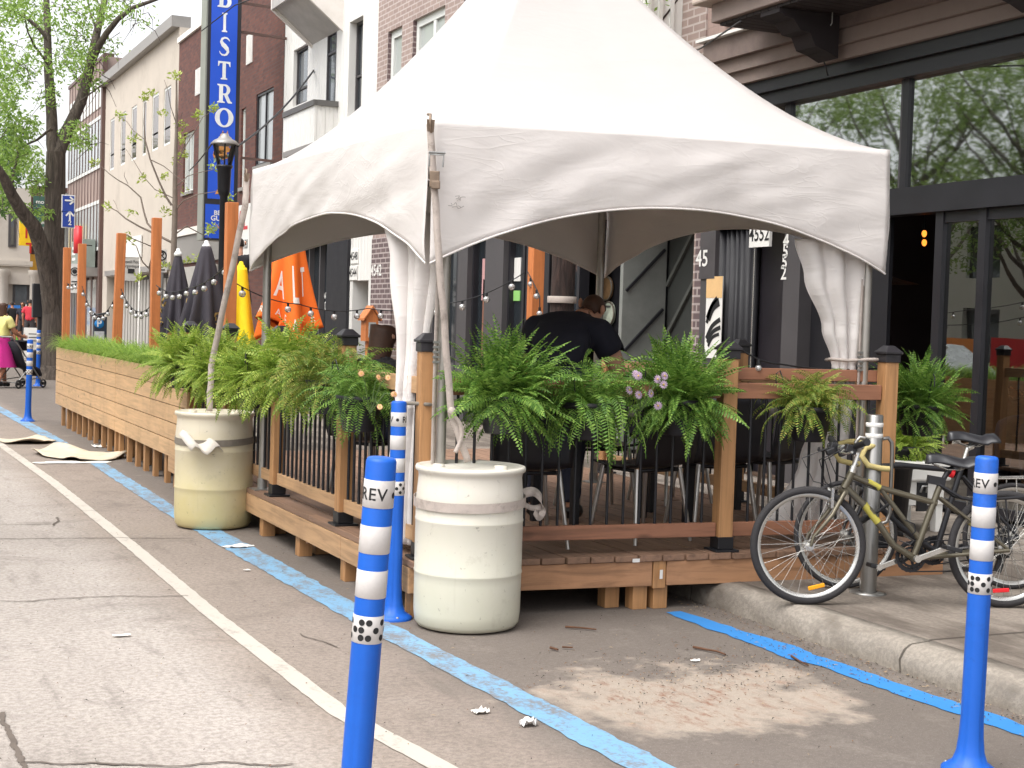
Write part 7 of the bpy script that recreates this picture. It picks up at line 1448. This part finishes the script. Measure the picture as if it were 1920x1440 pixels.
# ------------------------------------------------------------------ trees
m_bark = M('furrowed_bark', S(96, 84, 76), .95, 0, .3, 7, .12, 30, bump=1.2, bs=22); t_ = NT('furrowed_bark_long'); o_ = t_.obj(); n_ = t_.noise(t_.map(o_, (12., 12., 1.6)), 1., 6, .7, 1.); m_bark = t_.done(t_.bsdf(Base_Color=t_.ramp(n_, [(.3, S(48, 42, 40)), (.55, S(92, 82, 74)), (.75, S(124, 112, 102))]), Roughness=.95, Normal=t_.bump(n_, 1., .05)))
m_bark2 = M('smooth_sapling_bark', S(124, 112, 102), .9, 0, .2, 9, .08); m_leaf_s = leafmat('spring_leaves', [(0., S(112, 146, 58)), (.4, S(146, 178, 84)), (.8, S(176, 202, 112)), (1., S(104, 134, 64))], .42)
def leaves(mb, c, rad, n, size, g, droop=.5, nest=.5):
    for i in range(n):
        while True:
            q = V((g.uniform(-1, 1), g.uniform(-1, 1), g.uniform(-1, 1)))
            if q.length <= 1: break
        p = c+V((q.x*rad[0], q.y*rad[1], q.z*rad[2])); d = V((g.gauss(0, 1), g.gauss(0, 1), g.gauss(-droop, .7))).normalized(); s_ = d.orthogonal().normalized(); s_ = Matrix.Rotation(g.uniform(0, 6.3), 3, d) @ s_; l = size*g.uniform(.6, 1.3); w_ = l*.2
        mb.add([p, p+d*l*.5+s_*w_, p+d*l, p+d*l*.5-s_*w_], [(0, 1, 2, 3)])
YT = 34.; g = random.Random(17); t = thing('street_tree', 'large forked street tree with furrowed bark and thin spring foliage', 'tree', on_z(100, 705, SW)); tr = MB()
def limb(pts, r0, r1, n=14, jy=0.): P = [on_y(u, v, YT+jy*i/len(pts)) for i, (u, v) in enumerate(pts)]; k = len(P); tr.tube(P, [r0+(r1-r0)*i/(k-1) for i in range(k)], n); return P
limb([(101,712),(101,690),(101,640),(102,580),(103,520),(104,460),(103,400),(104,340),(105,285)], .30, .21, 18); limb([(101,716),(101,700),(101,685)], .42, .3, 18)
l1 = limb([(100,600),(92,530),(80,470),(64,425),(40,395),(22,365),(8,335),(-8,310),(-40,260),(-90,190),(-150,150)], .22, .03, 14, -2.); l2 = limb([(104,300),(98,270),(97,220),(93,160),(90,120),(89,60),(87,0),(85,-60),(80,-160),(90,-260)], .15, .03, 12, 1.); l3 = limb([(106,295),(118,262),(136,225),(152,190),(163,150),(172,105),(182,60),(190,25),(200,-15),(215,-90),(240,-190)], .165, .04, 12, 1.5); l4 = limb([(168,125),(183,90),(200,62),(222,35),(250,14),(290,0),(330,-15),(400,-40)], .095, .015, 10, -1.)
for pts, r_ in (([(91,75),(72,52),(48,32),(24,20),(0,14)], .05), ([(97,240),(70,262),(40,275),(10,270)], .035), ([(150,190),(190,160),(214,150)], .02), ([(90,120),(66,88),(52,60),(44,20)], .03), ([(22,365),(24,330),(34,290),(30,250)], .04), ([(182,60),(168,20),(160,-30)], .03), ([(110,280),(140,262),(165,262)], .02)): limb(pts, r_, r_*.4, 8, g.uniform(-2, 2))
tr.build('trunk', m_bark, t); lf = MB(); tw = MB()
for u, v, n, ru, rv in ((10,20,520,40,40),(45,15,420,40,30),(5,110,420,22,46),(30,150,420,28,40),(10,200,620,26,44),(45,235,460,30,26),(20,285,700,40,36),(55,300,460,30,32),(5,350,460,24,40),(70,340,340,24,28),(40,395,260,24,20),(110,30,300,46,34),(140,75,340,36,34),(120,120,260,36,30),(175,25,340,40,30),(215,15,260,36,26),(150,110,260,30,30),(165,150,170,30,26),(60,110,300,30,34),(140,245,220,26,22),(120,262,180,26,18),(160,265,150,22,16),(250,20,60,30,18),(275,45,34,16,12),(90,180,160,26,30),(80,400,170,18,16),(-30,150,500,46,90),(-40,320,500,50,70),(130,-40,600,100,40),(-20,-40,500,80,40),(205,90,90,22,20),(70,60,240,26,34)):
    ppm_ = 2700/((on_y(u, v, YT)-CAM) @ cF); c = on_y(u, v, YT+g.uniform(-2.4, 2.4)); R3 = (ru/ppm_, 1.0, rv/ppm_); leaves(lf, c, R3, int(n*1.0), .11, g, .7)
    for k in range(5): q = c+V((g.uniform(-1, 1)*R3[0], g.uniform(-.8, .8), g.uniform(-.6, 1)*R3[2])); e_ = q+V((g.uniform(-.5, .5), g.uniform(-.3, .3), g.uniform(-.6, .1))); tw.tube([q, q.lerp(e_, .5)+V((.04, 0, .06)), e_], [.012, .008, .004], 4, False)
k_ = len(lf.v); lf.v += tw.v; lf.f += [tuple(i+k_ for i in f) for f in tw.f]; lf.sm += tw.sm; lf.mi += [1]*len(tw.f); lf.build('crown', [m_leaf_s, m_bark], t)
# tree crown further down the street
t = thing('street_tree', 'dense darker tree far down the street beyond the stone building', 'tree', on_z(-60, 640, SW)); b_ = on_z(-60, 640, SW); tr2 = MB(); tr2.tube([b_, b_+V((.1, 0, 2.5)), b_+V((.5, .3, 6))], [.3, .24, .12], 12); tr2.build('trunk', m_bark, t); lf = MB()
for u, v, n, ru, rv in ((10,320,900,34,40),(20,270,600,36,36),(0,380,400,24,26),(-50,300,800,60,80)): c = on_y(u, v, 58); pm2 = 2700/((c-CAM) @ cF); leaves(lf, c, (ru/pm2, 1.6, rv/pm2), n, .2, g, .4)
lf.build('crown', leafmat('mid_green_leaves', [(0., S(70, 100, 50)), (.5, S(96, 128, 62)), (1., S(60, 86, 46))], .35), t)
# sapling with sprouting leaf tufts
YS = 24.; p = on_y(322, 650, YS); t = thing('young_tree', 'bare young tree with small pale leaf tufts in front of the beige building', 'tree', (p.x, YS, SW)); tr = MB()
def sb(pts, r0, r1, jy=0., Yo=YS, mbx=None): P = [on_y(u, v, Yo+jy*i/len(pts)) for i, (u, v) in enumerate(pts)]; (mbx or tr).tube(P, [r0+(r1-r0)*i/(len(P)-1) for i in range(len(P))], 8)
P_ = [on_y(u, v, YS) for u, v in ((325,575),(325,520),(326,460),(328,400),(328,345),(329,300),(331,240),(331,150))]; tr.tube([V((P_[0].x, YS, SW))]+P_, [.065,.06,.055,.05,.046,.04,.034,.026,.014], 10)
BR = [([(323,455),(300,443),(286,436),(262,425),(236,410),(220,396),(204,388)], .022), ([(286,430),(276,418),(270,398),(264,370),(240,348),(222,338),(205,326),(190,312)], .018), ([(322,385),(312,370),(298,340),(282,300),(272,262),(270,230),(272,190)], .02), ([(272,262),(250,245),(238,228),(226,218)], .009), ([(284,300),(308,312),(330,330),(350,345)], .01), ([(330,350),(352,330),(380,322),(402,318)], .01), ([(331,240),(338,228),(342,210)], .008), ([(335,300),(350,270),(366,245),(380,220),(402,205)], .01), ([(340,290),(352,250),(366,230)], .007), ([(327,440),(350,424),(372,436),(396,448)], .014), ([(328,395),(344,376),(372,364),(400,360),(415,356)], .011), ([(326,372),(290,355),(268,330),(250,300),(236,280)], .009), ([(286,560),(280,500),(284,485),(290,470),(284,462),(250,448),(238,440)], .018), ([(281,505),(268,492),(262,480),(256,462),(242,450)], .012), ([(330,230),(320,200),(315,170),(308,150)], .008), ([(213,375),(218,385),(222,396)], .005), ([(240,345),(233,330),(234,322)], .005), ([(326,500),(312,498),(302,494)], .008)]
for pts, r_ in BR: sb(pts, r_, r_*.35, g.uniform(-1., 1.))
tr.build('trunk', m_bark2, t); lf = MB()
for u, v, n in ((178,305,34),(204,388,22),(225,217,34),(272,183,34),(285,175,18),(305,212,24),(328,142,36),(370,215,40),(402,203,40),(340,235,30),(338,255,24),(345,290,26),(330,300,20),(340,265,18),(250,262,24),(268,335,24),(310,332,20),(400,312,30),(392,432,30),(398,424,18),(246,398,22),(310,398,24),(300,365,14),(236,442,26),(244,450,20),(262,522,34),(312,498,26),(352,490,24),(365,485,18),(345,360,10),(430,365,20),(427,372,16)):
    c = on_y(u, v, YS+g.uniform(-.8, .8)); leaves(lf, c, (.085, .1, .07), n, .085, g, -.3)
lf.build('crown', leafmat('pale_tuft_leaves', [(0., S(150, 172, 70)), (.5, S(186, 200, 104)), (1., S(140, 150, 72))], .4), t)
# tree whose trunk stands behind the bending man, its crown above the tent
Yk = 13.4; p = on_y(1051, 640, Yk); t = thing('street_tree', 'dark tree trunk behind the tent pole, belted with a pale strap', 'tree', (p.x, Yk, SW)); tr = MB(); x_ = p.x; tr.tube([(x_, Yk, SW), (x_-.01, Yk, .6), (x_, Yk, 1.4), (x_+.01, Yk, 2.2), (x_-.02, Yk+.05, 3.2), (x_+.1, Yk+.1, 4.3), (x_+.05, Yk+.4, 5.6)], [.19, .145, .13, .125, .115, .09, .05], 16)
for a in range(7): d = V((math.cos(a*.9), math.sin(a*.9), .8)); s_ = V((x_+.05, Yk+.1, 3.8+a*.15)); tr.tube([s_, s_+d*.7, s_+d*1.3+V((0, 0, .3))], [.035, .022, .008], 6)
t_ = NT('dark_bark'); o_ = t_.obj(); n_ = t_.noise(t_.map(o_, (16., 16., 2.)), 1., 6, .7, 1.); tr.build('trunk', t_.done(t_.bsdf(Base_Color=t_.ramp(n_, [(.3, S(26, 20, 20)), (.7, S(74, 56, 50))]), Roughness=.95, Normal=t_.bump(n_, 1., .05))), t); lf = MB(); leaves(lf, V((x_+.2, Yk, 5.3)), (1.0, 1.0, .7), 900, .085, g, .2); leaves(lf, on_y(1149, 12, Yk), (.1, .1, .12), 60, .085, g, .1); lf.build('crown', m_leaf_s, t); s_ = MB(); s_.lathe([(.15, -.035), (.153, -.03), (.153, .03), (.15, .035)], (x_+.0, Yk, on_y(1050, 562, Yk).z), 24); s_.build('trunk_band', m_web, t)
# far side of the street, seen only mirrored in the restaurant glass
cr = MB(); g = random.Random(3)
for k in range(26): c = V((g.gauss(0, 1.3), g.gauss(0, 1.3), 6.2+g.uniform(-2.4, 2.6))); leaves(cr, c, (1., 1., .8), 620, .14, g, .5)
t = thing('street_tree', 'leafy tree on the opposite pavement mirrored in the restaurant glass', 'tree', (-7.5, 18, SW), 'trees on the opposite pavement'); tk = MB(); tk.tube([(0, 0, 0), (.05, 0, 1.6), (-.1, .1, 3.2), (.3, .2, 5.)], [.2, .15, .12, .05], 10)
for a in range(22): d = V((math.cos(a*1.9), math.sin(a*1.9), .9)); s0 = V((0, .05, 2.2+a*.17)); tk.tube([s0, s0+d*.8, s0+d*1.6+V((0, 0, .3)), s0+d*2.3+V((.2*math.sin(a), .2, .8))], [.07, .05, .03, .01], 6)
tk.build('trunk', m_bark, t, local=True); cr.build('crown', leafmat('opposite_leaves', [(0., S(104, 132, 64)), (.5, S(150, 172, 92)), (1., S(90, 112, 58))], .45), t, local=True)
for i, (x, y) in enumerate(((-7.2, 23.5), (-7.8, 28.5), (-7.3, 34.), (-7.6, 13.), (-8, 40.), (-6.9, 8.))):
    c = copy_tree(t); c.location = (x, y, SW); c.rotation_euler.z = i*1.3; c.scale = (1, 1, .9+.08*i)
mb = MB(); facade(mb, -13., -10, 60, SW, 5.4, [(y, y+1.3, z, z+1.5) for y in range(-8, 58, 3) for z in (.9, 3.3)], 0, -.2); b = thing('building', 'grey stone terrace across the street, mirrored in the glass', 'building', (-13, 20, SW)); mb.build('wall', M('opposite_pale_stone', S(206, 202, 196), .85, 0, .06, .8), b); wn = MB()
for y in range(-8, 58, 3):
    for z in (.9, 3.3): wn.box(-13.2, -13.15, y, y+1.3, z, z+1.5)
o = wn.build('window_row', pane_d, b); o['kind'] = 'stuff'
p = V((-3.4, 23., 0)); t = thing('parked_car', 'silver hatchback parked across the street, mirrored in the glass', 'car', p); pr = [(-2.0,.35),(-2.05,.7),(-1.9,.88),(-1.2,.95),(-.6,1.42),(.9,1.46),(1.6,1.0),(2.0,.85),(2.05,.5),(2.0,.35)]; rows = [[V((p.x+sx*(.86 if q[1] < 1 else .62)*(1 if abs(sx) < 1 else .97), p.y+q[0], q[1])) for q in pr] for sx in (-1, -.9, 0, .9, 1)]; s_ = MB(); s_.grid(rows); s_.add(rows[0], [tuple(range(10))]); s_.add(rows[-1], [tuple(range(10))]); s_.build('body', M('silver_car_paint', S(200, 202, 204), .25, .3), t); s_ = MB()
for sx in (-1, 1): s_.prism([(p.x+sx*.8, p.y-1.0, .98), (p.x+sx*.665, p.y-.52, 1.36), (p.x+sx*.665, p.y+.85, 1.39), (p.x+sx*.8, p.y+1.35, 1.02)], (sx*.02, 0, 0))
s_.build('side_window', dark_glz, t)
for sx in (-1, 1):
    for y in (-1.3, 1.3): s_ = MB(); s_.lathe([(0, -.1), (.3, -.1), (.32, -.05), (.32, .05), (.3, .1), (0, .1)], (p.x+sx*.8, p.y+y, .32), 24, 0, 0, 2*PI, V((1, 0, 0))); s_.build('wheel', m_rub, t)

for i, (y0, y1, z0, z1, c) in enumerate(((23.8, 25.2, .9, 1.55, S(226, 140, 70)), (22., 23.4, .9, 1.6, S(200, 50, 50)), (18.2, 21.4, .9, 1.6, S(160, 200, 220)))):
    t = thing('street_mural', ('orange', 'red', 'pale blue')[i]+' painted board on the opposite pavement, mirrored in the glass doors', 'panel', (-5.6, (y0+y1)/2, SW)); MB().box(-5.66, -5.6, y0, y1, z0, z1).build('board', M('mural_paint', c, .7), t)
    for y in (y0+.1, y1-.1): MB().box(-5.7, -5.66, y-.04, y+.04, SW, z1).build('support', orange_z, t)
